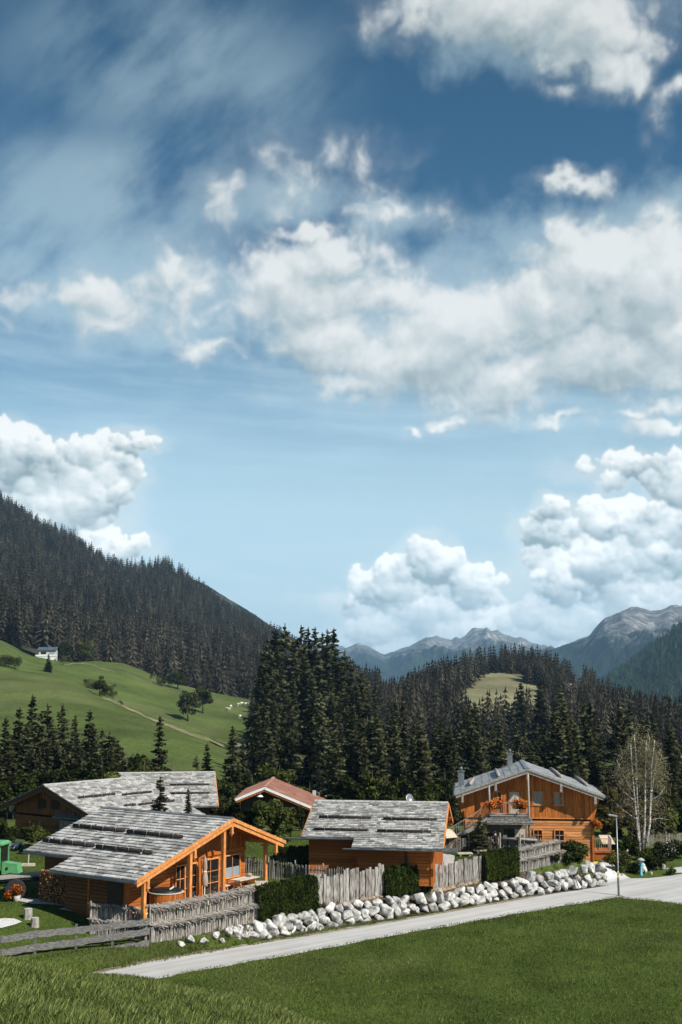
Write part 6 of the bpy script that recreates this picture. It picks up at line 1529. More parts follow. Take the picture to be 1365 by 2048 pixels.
# ---------------------------------------------------------------- hedges
MT['thuja'] = leafmat('thuja hedge', (.010, .015, .004), (.042, .058, .012), island=.5, ns=1.2, trans=.15)
def hedge(label, line, hgt, thick, seed, lumps=0, n=9000):
    P_ = ground_line(line); O = P_[0]; t = thing('hedge', label, 'hedge', O); rg = np.random.default_rng(seed); q = random.Random(seed)
    A_ = along(P_, .1); N_ = len(A_); pos = np.array([tuple(a - O) for a, d in A_]); dr = np.array([tuple(d) for a, d in A_]); sd = np.stack([dr[:, 1], -dr[:, 0], dr[:, 2]], -1)
    i = rg.integers(0, N_, n); z = rg.random(n) * 1.04; face = rg.integers(0, 5, n)
    s_ = np.arange(N_) * .1
    bul = 1 + .10 * np.sin(s_ * 2 * math.pi / .62 + rg.uniform(0, 6)) if not lumps else .72 + .38 * np.abs(np.sin(s_ * math.pi / (N_ * .1) * lumps))
    top = (1 + .05 * rg.normal(size=N_)) * (1 if not lumps else .84 + .22 * np.abs(np.sin(s_ * math.pi / (N_ * .1) * lumps)))
    o = np.where(face < 3, 1.0, np.where(face == 3, -1.0, rg.uniform(-1, 1, n))); zz = np.where(face == 4, 1.0 - .04 * rg.random(n), z)
    taper = 1 - .25 * np.clip(zz - .75, 0, 1) / .25
    c = pos[i] + sd[i] * (o * thick / 2 * bul[i] * taper + rg.normal(0, .035, n))[:, None] + dr[i] * rg.normal(0, .05, n)[:, None]; c[:, 2] += zz * hgt * top[i]
    d = sd[i] * o[:, None] + rg.normal(0, .6, (n, 3)); d /= np.linalg.norm(d, axis=1)[:, None]
    b = np.array([0, 0, 1.0]) + rg.normal(0, .35, (n, 3)); a = np.cross(d, b); a /= np.linalg.norm(a, axis=1)[:, None]; b /= np.linalg.norm(b, axis=1)[:, None]
    s = (.05 * rg.uniform(.6, 1.3, n))[:, None]; V = np.zeros((n * 4, 3)); V[0::4] = c - a * s * .7; V[1::4] = c - b * s * 1.0; V[2::4] = c + a * s * .7; V[3::4] = c + b * s * 1.9
    np_mesh('foliage', V, np.arange(n * 4).reshape(n, 4), MT['thuja'], t)
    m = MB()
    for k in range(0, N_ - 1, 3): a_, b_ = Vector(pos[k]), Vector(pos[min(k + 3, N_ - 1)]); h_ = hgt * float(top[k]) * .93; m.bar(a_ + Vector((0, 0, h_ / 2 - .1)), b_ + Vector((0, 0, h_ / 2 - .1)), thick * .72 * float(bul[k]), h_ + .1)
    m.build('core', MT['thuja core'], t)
    return t
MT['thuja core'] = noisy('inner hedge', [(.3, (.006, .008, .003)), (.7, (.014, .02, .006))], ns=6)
hedge('clipped dark hedge between porch fence and slab fence', [(514,1841),(570,1828),(626,1815)], 1.75, .8, 1, n=15000)
hedge('hedge of bushy cypress columns between the slab fences', [(768,1790),(815,1783),(858,1777)], 1.5, .8, 2, lumps=7, n=13000)
hedge('clipped dark hedge right of the second slab fence', [(965,1760),(1000,1753),(1030,1747)], 1.65, .9, 3, n=12000)
hedge('rounded dark hedge at the middle chalet corner', [(556,1752),(600,1750),(644,1748)], 1.7, 1.6, 4, n=16000)
hedge('low dark hedge under the outside stair', [(890,1702),(930,1700),(985,1696)], 1.0, .8, 5, n=7000)

# ---------------------------------------------------------------- shrubs and garden trees
MT['white flower'] = leafmat('white blossom', (.5, .5, .46), (.75, .75, .7), island=.2)
def shrub(px, py, hpx, wpx, mat, label, seed, n=900, size=.09, cat='shrub', name='shrub', fl=None, nfl=0, group='garden shrubs', z=0):
    p = hit(px, py); K = (p - CAM).dot(FW) / FPX; h_ = hpx * K; r_ = wpx * K / 2
    t = broadleaf(name, label, cat, p + Vector((0, 0, z)), h_, r_, MT[mat], n=n, size=size, clumps=12, seed=seed, zc=.45, trunk=.03, group=group, low=True)
    if fl:
        q = random.Random(seed + 1); v, f = leaf_cloud(seed + 9, [(x, y, z + .05, a * 1.05, b * 1.05, c * 1.05) for x, y, z, a, b, c in lump(q, h_, r_, h_ * .5, 8)], nfl, .055); np_mesh('blossom', v, f, MT[fl], t)
    return t
shrub(1148,1724,48,76,'leaf dark','large dark bush at the tall chalet corner',301,3800,.10)
shrub(1100,1722,20,40,'leaf dark','low dark bush left of the large corner bush',302,1200,.09)
shrub(715,1745,28,34,'leaf bronze','thin bronze shrub before the middle chalet wall',303,420,.09)
shrub(78,1702,66,44,'leaf green','glossy fruit bush at the brown chalet corner',304,2200,.12)
shrub(12,1708,92,56,'leaf dark','dark leafy bush at the left edge before the brown chalet',305,2400,.12)
shrub(58,1690,58,30,'leaf dark','slim dark bush in front of the louvred gable',306,1300,.12)
shrub(565,1668,62,70,'leaf green','leafy bush hiding the red house gable',307,2600,.13)
shrub(520,1650,52,60,'leaf bright','light green bush left under the red gable',308,2200,.13)
shrub(600,1662,74,26,'leaf dark','slim dark tree before the red house wall',309,1000,.12)
shrub(632,1660,66,22,'leaf dark','slim dark tree right of the first slim one',310,900,.12)
shrub(540,1672,84,74,'leaf green','tall leafy bush right before the dark red house gable',330,3600,.13)
shrub(505,1668,60,50,'leaf dark','dark bush left before the red house gable',331,2000,.13)
shrub(570,1690,44,44,'leaf bright','sunlit green bush beside the little fence',311,1700,.11)
shrub(450,1640,40,50,'leaf dark','dark bush below the far grey roof corner',312,1500,.12)
shrub(480,1652,34,44,'leaf dark','dark bush left of the little weathered fence',313,1300,.12)
shrub(538,1692,30,18,'leaf dark','dark clipped cone right of the little weathered fence',314,800,.09)
shrub(505,1740,36,36,'leaf green','green bush behind the porch opening',315,1100,.1)
shrub(913,1690,56,16,'leaf bronze','yellowing climber at the middle chalet corner',316,700,.1)
shrub(1240,1742,34,60,'leaf green','flowering bush with yellow blossoms at the drive',317,1800,.09,fl='flower yellow',nfl=160)
shrub(1226,1725,26,40,'leaf bronze','bronze flowering bush at the top of the bed',318,1100,.09,fl='flower yellow',nfl=110)
shrub(1272,1746,22,40,'leaf green','low green cushion with yellow flowers',319,1000,.08,fl='flower yellow',nfl=90)
shrub(1310,1742,36,60,'leaf dark','dark bush right of the birch stems',320,1800,.09)
shrub(1330,1722,44,60,'leaf dark','shrub with white blossoms on the right slope',321,2200,.1,fl='white flower',nfl=150)
shrub(1355,1716,40,50,'leaf dark','dark shrub at the right picture edge',322,1500,.1)
shrub(1345,1750,16,30,'leaf green','small tuft at the end of the flower bed',323,500,.07)
shrub(1222,1700,22,40,'leaf dark','dark low bush beside the side landing',324,1000,.09)
shrub(1290,1722,30,50,'leaf green','green bush behind the upright boulder',325,1400,.09)
shrub(1075,1716,14,20,'leaf bright','small bright plant at the log fence',326,300,.07)
shrub(790,1778,12,20,'leaf bronze','dry weeds on the bank under the slab fence',327,200,.06)
shrub(645,1820,16,26,'leaf bronze','reddish dry tuft at the foot of the slab fence',328,260,.06)
# small conifers in the gardens
p = aty(321, 1548, 84); z = gz(p.x, p.y)
g_ = place_conifer(PROTO[2], p.x, p.y, p.z - z, 'tall garden spruce between brown chalet and front chalet', 'garden conifers', wide=1.1)
p = aty(377, 1574, 96); place_conifer(PROTO[1], p.x, p.y, p.z - gz(p.x, p.y), 'thin young conifer before the far grey roof', 'garden conifers', wide=.9)
p = hit(962, 1704); place_conifer(PROTO[2], p.x, p.y, 2.9, 'light green young spruce below the outside stair', 'garden conifers', wide=1.7)
# clipped little tree on a bare stem
p = hit(1262, 1742); K = (p - CAM).dot(FW) / FPX
broadleaf('standard_tree', 'small dark round headed tree on a thin stem before the birch', 'tree', p, 78 * K, 20 * K, MT['leaf dark'], n=2600, size=.09, clumps=16, seed=401, zc=.62, trunk=.035)

# ---------------------------------------------------------------- birch with several white stems
MT['birch bark'] = noisy('birch bark', [(.40, (.05, .045, .04)), (.47, (.55, .53, .49)), (.8, (.74, .72, .68))], scale=(1, 1, 5), ns=2.2, detail=5, rough=.8)
MT['birch twig'] = noisy('birch twigs', [(.3, (.13, .09, .06)), (.7, (.26, .19, .13))], ns=4, rough=.9)
MT['birch leaf'] = leafmat('birch leaves', (.10, .095, .05), (.27, .26, .14), trans=.3, island=.4, ns=.8)
p0 = hit(1283, 1714); D0 = (p0 - CAM).dot(FW); K = D0 / FPX
bt = thing('birch_tree', 'tall multi stemmed birch with white bark and thinning leaves', 'tree', p0)
def bp(px, py, dy=0): v = aty(px, py, p0.y + dy) - p0; return v
stems = [([(1281,1712),(1276,1660),(1270,1600),(1265,1540),(1262,1490)],.0,.105),([(1283,1712),(1277,1640),(1274,1570),(1272,1510),(1269,1470)],.6,.08),([(1284,1713),(1290,1650),(1291,1580),(1292,1520),(1293,1480)],.2,.11),([(1288,1713),(1300,1650),(1302,1590),(1304,1530),(1310,1480)],-.3,.105),([(1300,1640),(1305,1580),(1312,1530),(1322,1500)],-.5,.05),
 ([(1270,1590),(1258,1570),(1244,1545),(1234,1520)],.3,.04),([(1268,1600),(1250,1585),(1234,1566)],.1,.035),([(1275,1640),(1258,1628),(1240,1614),(1226,1600)],.3,.035),([(1291,1560),(1300,1545),(1312,1535)],.6,.03),([(1302,1600),(1318,1592),(1330,1575)],.2,.03),([(1302,1640),(1320,1636),(1340,1640)],.3,.025),([(1293,1510),(1300,1480),(1296,1462)],.4,.03)]
m = MB(); qs = random.Random(9); ends = []
for pts, dy, r_ in stems:
    P_ = [bp(x, y, dy * (i / len(pts))) for i, (x, y) in enumerate(pts)]; m.tube(P_, [r_ * (1 - .75 * i / (len(P_) - 1)) for i in range(len(P_))], 8)
    ends += P_[1:]
m.build('trunk', MT['birch bark'], bt, True)
m = MB(); lc = []
for k in range(720):
    a_ = qs.choice(ends).copy(); a_ += Vector((qs.uniform(-.5, .5), qs.uniform(-.5, .5), qs.uniform(-1.2, 1.2)))
    l_ = qs.uniform(.5, 1.7); an = qs.uniform(0, 6.28); up = qs.uniform(-.1, .8)
    b_ = a_ + Vector((math.cos(an) * l_ * .8, math.sin(an) * l_ * .8, up * l_)); c_ = b_ + Vector((math.cos(an) * l_ * .35, math.sin(an) * l_ * .35, -qs.uniform(.1, .7)))
    e = (Vector((c_.x, 0, c_.z)) - Vector((.1, 0, 4.6)))
    if (e.x / 2.6) ** 2 + (e.z / 5.2) ** 2 > 1: continue
    m.tube([a_, b_, c_], [.011, .008, .004], 4, cap=False); lc += [b_, c_]
m.build('twig', MT['birch twig'], bt)
cl = [(c.x, c.y, c.z, .38, .38, .34) for c in lc if c.z > 2.5 or qs.random() < .25]; wts = [c for c in cl]
v, f = leaf_cloud(5, [c for c in cl if c[2] > 5.5] * 2 + cl, 8500, .055); np_mesh('crown', v, f, MT['birch leaf'], bt)

# ---------------------------------------------------------------- street lamp, hydrant, markers
p = atz(1238, 1791, 0); lp = thing('street_lamp', 'slim grey street lamp with flat head at the lane junction', 'street lamp', (p.x, p.y, 0)); K = (p - CAM).dot(FW) / FPX; H_ = 154 * K
m = MB(); m.tube([(0, 0, -.2), (0, 0, 1.2), (0, 0, 1.25), (0, 0, H_)], [.075, .075, .055, .045], 12); m.build('pole', MT['lamp metal'] if 'lamp metal' in MT else MT['metal grey'], lp, True)
m = MB(); m.hexa([(-.56, -.13, H_ + .10), (.06, -.08, H_ - .03), (.06, .08, H_ - .03), (-.56, .13, H_ + .10), (-.5, -.1, H_ + .19), (.08, -.06, H_ + .07), (.08, .06, H_ + .07), (-.5, .1, H_ + .19)]); m.build('lamp_head', MT['metal grey'], lp)
m = MB(); m.box((0, -.056, 1.55), (.1, .02, .14)); m.box((.0, -.066, 1.25), (.12, .02, .1)); m.build('number_plate', MT['yellow'] if 'yellow' in MT else noisy('yellow plate', [(.3, (.7, .5, .03)), (.7, (.78, .58, .05))], ns=3), lp)
MT['yellow'] = bpy.data.materials['yellow plate']
MT['blue paint'] = noisy('blue paint', [(.3, (.10, .36, .46)), (.7, (.16, .46, .56))], ns=4, rough=.5)
p = hit(1283, 1751); hy = thing('hydrant', 'pale blue standing water hydrant under the birch', 'hydrant', p)
m = MB(); m.lathe([(.13, -.1), (.13, .12), (.095, .16), (.09, .9), (.12, .94), (.12, 1.02), (.08, 1.06)], 14); m.build('body', MT['blue paint'], hy, True)
m = MB(); m.lathe([(.10, 1.06), (.30, 1.08), (.27, 1.18), (.12, 1.26), (.02, 1.28)], 14); m.build('cap', MT['stone'], hy, True)
m = MB(); m.tube([(0, -.08, .8), (0, -.22, .8)], .05, 10); m.tube([(-.2, 0, .8), (.2, 0, .8)], .045, 10); m.build('outlet', MT['blue paint'], hy, True)
p = hit(1192, 1752); ys_ = thing('yellow_sign', 'small yellow marker sign on a stake above the boulders', 'sign', p)
m = MB(); m.bar((0, 0, -.3), (0, 0, .95), .05, .04, up=(0, 1, 0)); m.build('stake', MT['grey wood'], ys_)
m = MB(); m.box((0, -.03, .85), (.34, .02, .36)); m.box((.03, -.03, .48), (.3, .02, .3)); m.build('plate', MT['yellow'], ys_)

# ---------------------------------------------------------------- things on the porch
def CTW(x, y, z): return CT.w(x, y, z)
zdk = .17 + .01
def ctp(px, py, y): x, z = CT.at_y(px, py, y); return x
x = (ctp(307, 1800, .55) + ctp(366, 1800, .55)) / 2; tb = thing('hot_tub', 'round wooden hot tub with dark cover on the porch', 'hot tub', CTW(x, .72, zdk), CT.rz)
r_ = .92
m = MB()
for k in range(36):
    a0, a1 = 2 * math.pi * k / 36 + .006, 2 * math.pi * (k + 1) / 36 - .006
    m.hexa([(r_ * .95 * math.cos(a0), r_ * .95 * math.sin(a0), 0), (r_ * math.cos(a0), r_ * math.sin(a0), 0), (r_ * math.cos(a1), r_ * math.sin(a1), 0), (r_ * .95 * math.cos(a1), r_ * .95 * math.sin(a1), 0), (r_ * .95 * math.cos(a0), r_ * .95 * math.sin(a0), .95), (r_ * 1.02 * math.cos(a0), r_ * 1.02 * math.sin(a0), .95), (r_ * 1.02 * math.cos(a1), r_ * 1.02 * math.sin(a1), .95), (r_ * .95 * math.cos(a1), r_ * .95 * math.sin(a1), .95)])
m.build('stave_wall', MT['wood v'], tb)
m = MB(); m.lathe([(r_ * .97, .955), (r_ * 1.06, .96), (r_ * 1.06, 1.0), (r_ * .97, 1.01)], 36); m.build('rim', MT['deck'], tb)
m = MB(); m.lathe([(r_ * .96, 1.0), (r_ * .97, 1.08), (r_ * .8, 1.13), (.01, 1.15)], 36); m.build('cover', MT['metal dark'], tb, True)
m = MB(); m.box((.25, -.2, 1.16), (.8, .07, .05), rz=.5); m.build('cover_handle', MT['white'], tb)
m = MB(); m.box((r_ + .12, .1, .8), (.25, .5, .05)); m.box((r_ + .1, .1, .2), (.3, .6, .4)); m.build('step', MT['wood v'], tb)
x = ctp(411, 1790, .9); ps = thing('parasol', 'closed beige parasol on a square white base on the porch', 'parasol', CTW(x, .95, zdk), CT.rz)
m = MB(); m.tube([(0, 0, .05), (0, 0, 2.45)], .024, 8); m.build('pole', MT['white'], ps)
m = MB(); m.box((0, 0, .04), (.55, .55, .08)); m.build('base', MT['white'], ps)
MT['canvas'] = noisy('beige canvas', [(.3, (.26, .19, .145)), (.7, (.38, .29, .23))], ns=3, rough=.95)
m = MB(); pr = []; n_ = 14
zs_ = [(.85, .13), (1.0, .17), (1.3, .15), (1.55, .10), (1.62, .085), (1.8, .12), (2.2, .10), (2.42, .04), (2.5, .01)]
vs = []; fs = []
for z, r_ in zs_:
    for k in range(n_): a_ = 2 * math.pi * k / n_; rr = r_ * (1 + .28 * (k % 2)); vs.append((rr * math.cos(a_), rr * math.sin(a_), z - (.1 if k % 2 and z < .9 else 0)))
for i in range(len(zs_) - 1):
    for k in range(n_): fs.append((i * n_ + k, i * n_ + (k + 1) % n_, (i + 1) * n_ + (k + 1) % n_, (i + 1) * n_ + k))
m.add(vs, fs); m.build('canopy', MT['canvas'], ps, True)
m = MB(); m.lathe([(.10, 1.56), (.115, 1.6), (.10, 1.64)], 12); m.build('tie_strap', MT['white'], ps)
xa, xb = ctp(466, 1765, .9), ctp(509, 1760, 1.0)
tw = (xa + xb) / 2
tb = thing('picnic_table', 'pale wooden table standing on the porch corner', 'table', CTW(tw, .85, zdk), CT.rz)
m = MB()
for k in range(4): m.box((0, -.3 + k * .2, .76), (1.9, .19, .05))
m.build('table_top', MT['beam pale'] if 'beam pale' in MT else MT['deck'], tb)
for sx in (-.7, .7):
    for sy in (-1, 1): m = MB(); m.bar((sx, sy * .38, 0), (sx, sy * .14, .74), .09, .07, up=(1, 0, 0)); m.build('leg', MT['beam'], tb)
    m = MB(); m.box((sx, 0, .40), (.06, .62, .08)); m.build('brace', MT['beam'], tb)
for sy, lb in ((-.72, 'pale bench on the lawn side of the porch table'), (.55, 'bench between porch table and chalet wall')):
    b_ = thing('bench', lb, 'bench', CTW(tw - (0 if sy < 0 else .5), .85 + sy, zdk), CT.rz)
    m = MB(); m.box((0, -.08, .44), (1.7, .15, .05)); m.box((0, .08, .44), (1.7, .15, .05)); m.build('seat', MT['deck'], b_)
    for sx in (-.65, .65):
        for s2 in (-1, 1): m = MB(); m.bar((sx, s2 * .19, 0), (sx, s2 * .07, .42), .07, .06, up=(1, 0, 0)); m.build('leg', MT['beam'], b_)
bw = thing('bowl', 'small pale bowl on the far end of the porch table', 'bowl', CTW(tw + .55, .95, zdk + .785)); m = MB(); m.lathe([(.06, 0), (.15, .05), (.19, .14), (.17, .17), (.1, .2), (.01, .22)], 14); m.build('vessel', MT['canvas'], bw, True)
bx = thing('white_box', 'low white box at the porch corner post', 'box', CTW(ctp(521, 1772, .6), .5, zdk - .0)); m = MB(); m.box((0, 0, .2), (.7, .5, .4)); m.box((0, 0, .42), (.76, .56, .05)); m.build('body', MT['concrete'], bx)

# ---------------------------------------------------------------- firewood, stumps, flowers, tractor, wagon
fw = thing('firewood_stack', 'tall stack of split firewood under the chalet eave', 'firewood', CTW(-6.15, 7.3, -.05), CT.rz)
MT['log end'] = noisy('split firewood', [(.25, (.05, .02, .008)), (.5, (.2, .085, .03)), (.75, (.38, .2, .09))], ns=5, rough=.95, island=.5)
m = MB(); q = random.Random(6); 
for i in range(15):
    for j in range(13):
        y = -.65 + i * .165 + q.uniform(-.03, .03); z = .12 + j * .145 + q.uniform(-.02, .02); r_ = q.uniform(.055, .085)
        m.tube([(-.55 + q.uniform(-.05, .05), y, z), (.35, y, z)], r_, 6)
m.build('logs', MT['log end'], fw)
m = MB(); m.box((-.1, .5, .02), (1.0, 2.6, .06)); m.build('pallet', MT['dark wood'], fw)
for px, py, rp, hp, lb in ((56,1837,8.5,19,'taller chopping stump on the lawn'),(70,1853,8,17,'shorter chopping stump nearer the plank fence')):
    p = hit(px, py); K = (p - CAM).dot(FW) / FPX; t = thing('tree_stump', lb, 'stump', p, 0, None)
    r_, h_ = rp * K, hp * K; vs = []; fs = []; n_ = 16; q = random.Random(px)
    rr = [r_ * (1 + q.uniform(-.08, .08)) for _ in range(n_)]
    m = MB(); m.add([(rr[k] * s_ * math.cos(6.283 * k / n_), rr[k] * s_ * math.sin(6.283 * k / n_), z) for z, s_ in ((-.1, 1.15), (.08, 1.02), (h_, .95)) for k in range(n_)], [(i * n_ + k, i * n_ + (k + 1) % n_, (i + 1) * n_ + (k + 1) % n_, (i + 1) * n_ + k) for i in range(2) for k in range(n_)]); m.build('bark', MT['grey wood'], t)
    m = MB(); m.add([(rr[k] * .95 * math.cos(6.283 * k / n_), rr[k] * .95 * math.sin(6.283 * k / n_), h_ + .004) for k in range(n_)], [tuple(range(n_))]); m.build('cut_face', MT['concrete'], t)
p = hit(34, 1803); fp = thing('flower_pot', 'stone pot with orange flowers beside the wagon', 'flower pot', p); m = MB(); m.lathe([(.14, -.05), (.19, .1), (.22, .32), (.19, .36), (.15, .34)], 12); m.build('pot', MT['stone'], fp, True)
v, f = leaf_cloud(61, [(0, 0, .62, .38, .38, .28), (-.45, -.1, .35, .3, .3, .25)], 500, .06); np_mesh('leaves', v, f, MT['leaf green'], fp)
v, f = leaf_cloud(62, [(0, 0, .68, .42, .42, .3), (-.45, -.1, .4, .32, .32, .26)], 420, .055); np_mesh('blossom', v, f, MT['orange flower'], fp)
MT['green paint'] = noisy('green tractor paint', [(.3, (.07, .25, .09)), (.7, (.12, .35, .14))], ns=3, rough=.4, spec=.5)
MT['rubber'] = noisy('tyre rubber', [(.3, (.012, .012, .012)), (.7, (.03, .03, .03))], ns=8, rough=.9)
def wheel(parent, x, y, r_, w_, name='wheel', spoke=False):
    m = MB(); M_ = Matrix.Translation((x, y, r_)) @ Matrix.Rotation(rad(90), 4, 'X')
    m.lathe([(r_ * .62, -w_ / 2), (r_ * .92, -w_ / 2), (r_, -w_ * .3), (r_, w_ * .3), (r_ * .92, w_ / 2), (r_ * .62, w_ / 2)], 22, 0, M_); wh_ = m.build(name, MT['rubber'], parent)
    m = MB(); m.lathe([(.02, -w_ * .3), (r_ * .3, -w_ * .35), (r_ * .62, -w_ * .42), (r_ * .62, w_ * .42), (r_ * .3, w_ * .35), (.02, w_ * .3)], 18, 0, M_); m.build('rim', MT['metal grey'] if not spoke else MT['dark wood'], wh_)
p = aty(-9, 1772, 78.5); tz = gz(p.x, p.y); K = (Vector((p.x, p.y, tz)) - CAM).dot(FW) / FPX
tr = thing('tractor', 'small bright green tractor with cab cut by the left picture edge', 'tractor', (p.x - .1, p.y, tz), rad(-8))
m = MB(); m.box((-.1, 0, 2.52), (1.75, 1.5, .09)); m.hexa([(-.95, -.7, 2.56), (.75, -.7, 2.56), (.75, .7, 2.56), (-.95, .7, 2.56), (-.8, -.55, 2.68), (.6, -.55, 2.68), (.6, .55, 2.68), (-.8, .55, 2.68)]); m.build('cab_roof', MT['green paint'], tr)
m = MB()
for x_ in (-.85, .62):
    for y_ in (-.66, .66): m.bar((x_, y_, .95), (x_ * .95, y_, 2.48), .1, .1)
m.box((-.1, -.66, 1.0), (1.4, .06, .5)); m.box((-.1, .66, 1.0), (1.4, .06, .5)); m.box((-.85, 0, 1.0), (.06, 1.3, .6)); m.build('cab_frame', MT['green paint'], tr)
m = MB(); m.box((-.1, -.62, 1.85), (1.35, .02, 1.2)); m.box((.6, 0, 1.8), (.02, 1.2, 1.2)); m.build('cab_glass', MT['glass'], tr)
m = MB(); m.hexa([(.66, -.42, .7), (1.75, -.36, .75), (1.75, .36, .75), (.66, .42, .7), (.66, -.42, 1.42), (1.62, -.34, 1.32), (1.62, .34, 1.32), (.66, .42, 1.42)]); m.build('bonnet', MT['green paint'], tr)
m = MB(); m.lathe([(.09, -.38), (.09, -.37)], 12, 0, Matrix.Translation((1.0, -.02, 1.05)) @ Matrix.Rotation(rad(90), 4, 'X') @ Matrix.Translation((0, 0, .02 + .38 * 2))); m.build('badge', MT['metal dark'], tr)
for x_, r_ in ((-.4, .62), (1.35, .42)):
    for y_ in (-.72, .72): wheel(tr, x_, y_, r_, .3)
m = MB(); m.hexa([(-.95, -.95, 1.2), (.2, -.95, 1.2), (.2, -.6, 1.2), (-.95, -.6, 1.2), (-.8, -.95, 1.32), (.1, -.95, 1.32), (.1, -.6, 1.32), (-.8, -.6, 1.32)]); m.build('mudguard', MT['green paint'], tr)
p = hit(52, 1795); wg = thing('farm_wagon', 'old dark flat wagon with grey plank bed and tarpaulin', 'wagon', p, rad(14))
m = MB(); q = random.Random(5)
for k in range(6): m.box((-.6, -.55 + k * .22, 1.25 + q.uniform(0, .01)), (2.6, .2, .06), ry=-.06)
m.build('plank_bed', MT['grey wood'], wg)
m = MB(); m.hexa([(.3, -.75, 1.1), (3.1, -.75, 1.35), (3.1, .75, 1.35), (.3, .75, 1.1), (.35, -.6, 1.34), (3.0, -.5, 1.72), (3.0, .5, 1.72), (.35, .6, 1.34)]); m.build('tarpaulin', MT['metal dark'], wg)
m = MB(); m.bar((-1.9, 0, .9), (3.0, 0, 1.12), .14, .14); m.bar((-1.9, -.5, 1.1), (3.0, -.6, 1.25), .1, .12); m.bar((-1.9, .5, 1.1), (3.0, .6, 1.25), .1, .12); m.box((-.6, 0, .62), (.12, 1.5, .12)); m.build('chassis', MT['metal dark'], wg)
for y_ in (-.75, .75): wheel(wg, -.6, y_, .6, .16, 'wheel', True)
p = hit(57, 1733); tg = thing('wooden_trestle', 'small pale T shaped wooden stand on the far lawn', 'stand', p); m = MB(); m.box((0, 0, .12), (.9, .3, .18)); m.build('foot', MT['deck'], tg); m = MB(); m.bar((0, 0, .2), (.03, 0, 1.3), .06, .06, up=(0, 1, 0)); m.build('upright', MT['deck'], tg)
# sail awning on poles beside the middle chalet, benches on the lawn, flower boxes
MT['canvas pale'] = noisy('pale awning cloth', [(.3, (.46, .36, .26)), (.7, (.56, .45, .34))], ns=2, rough=.9)
g0 = hit(918, 1703); aw = thing('sail_awning', 'beige sail awning on leaning poles beside the middle chalet', 'awning', g0)
def awp(px, py, dy): return aty(px, py, g0.y + dy) - g0
P_ = [awp(890,1657,-1.5), awp(893,1676,-2.2), awp(916,1674,.0), awp(905,1659,1.6)]
m = MB(); m.add(P_ + [q_ - Vector((0, 0, .03)) for q_ in P_], [(0, 1, 2, 3), (7, 6, 5, 4), (0, 4, 5, 1), (1, 5, 6, 2), (2, 6, 7, 3), (3, 7, 4, 0)]); m.build('sail', MT['canvas pale'], aw)
for a_, b_ in ((awp(916,1673,0), awp(929,1703,.3)), (awp(915,1673,0), awp(896,1705,-.3)), (awp(914,1672,.2), awp(914,1704,1.2))): m = MB(); m.bar(a_, b_, .06, .06, up=(0, 1, 0)); m.build('pole', MT['beam'], aw)
for px, py, lb, w_ in ((930,1712,'low pale slab lying on the lawn beside the awning',1.1),(965,1706,'pale plank seat on the lawn by the young spruce',1.3)):
    p = hit(px, py); t = thing('lawn_seat', lb, 'seat', p, .15); m = MB(); m.box((0, 0, .2), (w_, .5, .08)); m.build('seat', MT['deck'], t); m = MB(); m.box((-.35, 0, .08), (.12, .4, .16)); m.box((.35, 0, .08), (.12, .4, .16)); m.build('leg', MT['grey wood'], t)
def flower_box(world, w_, label, seed, n=420, box='dark wood', rz_=0.0):
    t = thing('flower_box', label, 'flower box', world, rz_, None); m = MB(); m.box((0, 0, -.12), (w_, .22, .2)); m.build('planter', MT[box], t)
    q = random.Random(seed); cl = [(w_ * q.uniform(-.5, .5), q.uniform(-.18, .1), q.uniform(-.12, .32), .24, .2, .2) for _ in range(9)]
    v, f = leaf_cloud(seed, cl, n, .06); np_mesh('leaves', v, f, MT['leaf green'], t); v, f = leaf_cloud(seed + 1, [(x, y - .05, z + .04, a, b, c) for x, y, z, a, b, c in cl], n, .06); np_mesh('blossom', v, f, MT['orange flower'], t)
for px, lb, sd_ in ((990,'orange geraniums hanging from the left balcony corner',71),(1041,'orange geraniums hanging from the right balcony rail',72)):
    x, z = TC.at_y(px, 1612, YB - .12); flower_box(TC.w(x, YB - .12, z), .85, lb, sd_, 520, rz_=TC.rz)
p = hit(1057, 1707); flower_box(p + Vector((0, -.25, .75)), .8, 'larch planter box with small orange flowers on the timber fence', 73, 90, 'wood h')
x, z = TC.at_y(1195, 1652, .6); flower_box(TC.w(x, .7, z), .5, 'orange flowers at the side landing corner', 74, 380, rz_=TC.rz)
p = hit(1210, 1692); flower_box(p + Vector((.2, .0, .5)), .5, 'red orange flowers on the landing stair', 75, 260)
p = aty(1214, 1668, 97.5); pb = thing('garden_canopy', 'small pale blue canopy behind the side landing', 'canopy', (p.x, p.y, gz(p.x, p.y))); hh = p.z - gz(p.x, p.y)
m = MB(); hh -= .3; m.hexa([(-.5, -.7, hh - .4), (.5, -.7, hh - .4), (.4, .7, hh + .1), (-.5, .7, hh + .1), (-.5, -.7, hh - .36), (.5, -.7, hh - .36), (.4, .7, hh + .14), (-.5, .7, hh + .14)]); m.build('cloth', MT['canvas pale'], pb)
for sx in (-.45, .4): m = MB(); m.bar((sx, .6, -.2), (sx, .6, hh), .05, .05, up=(0, 1, 0)); m.build('pole', MT['metal grey'], pb)

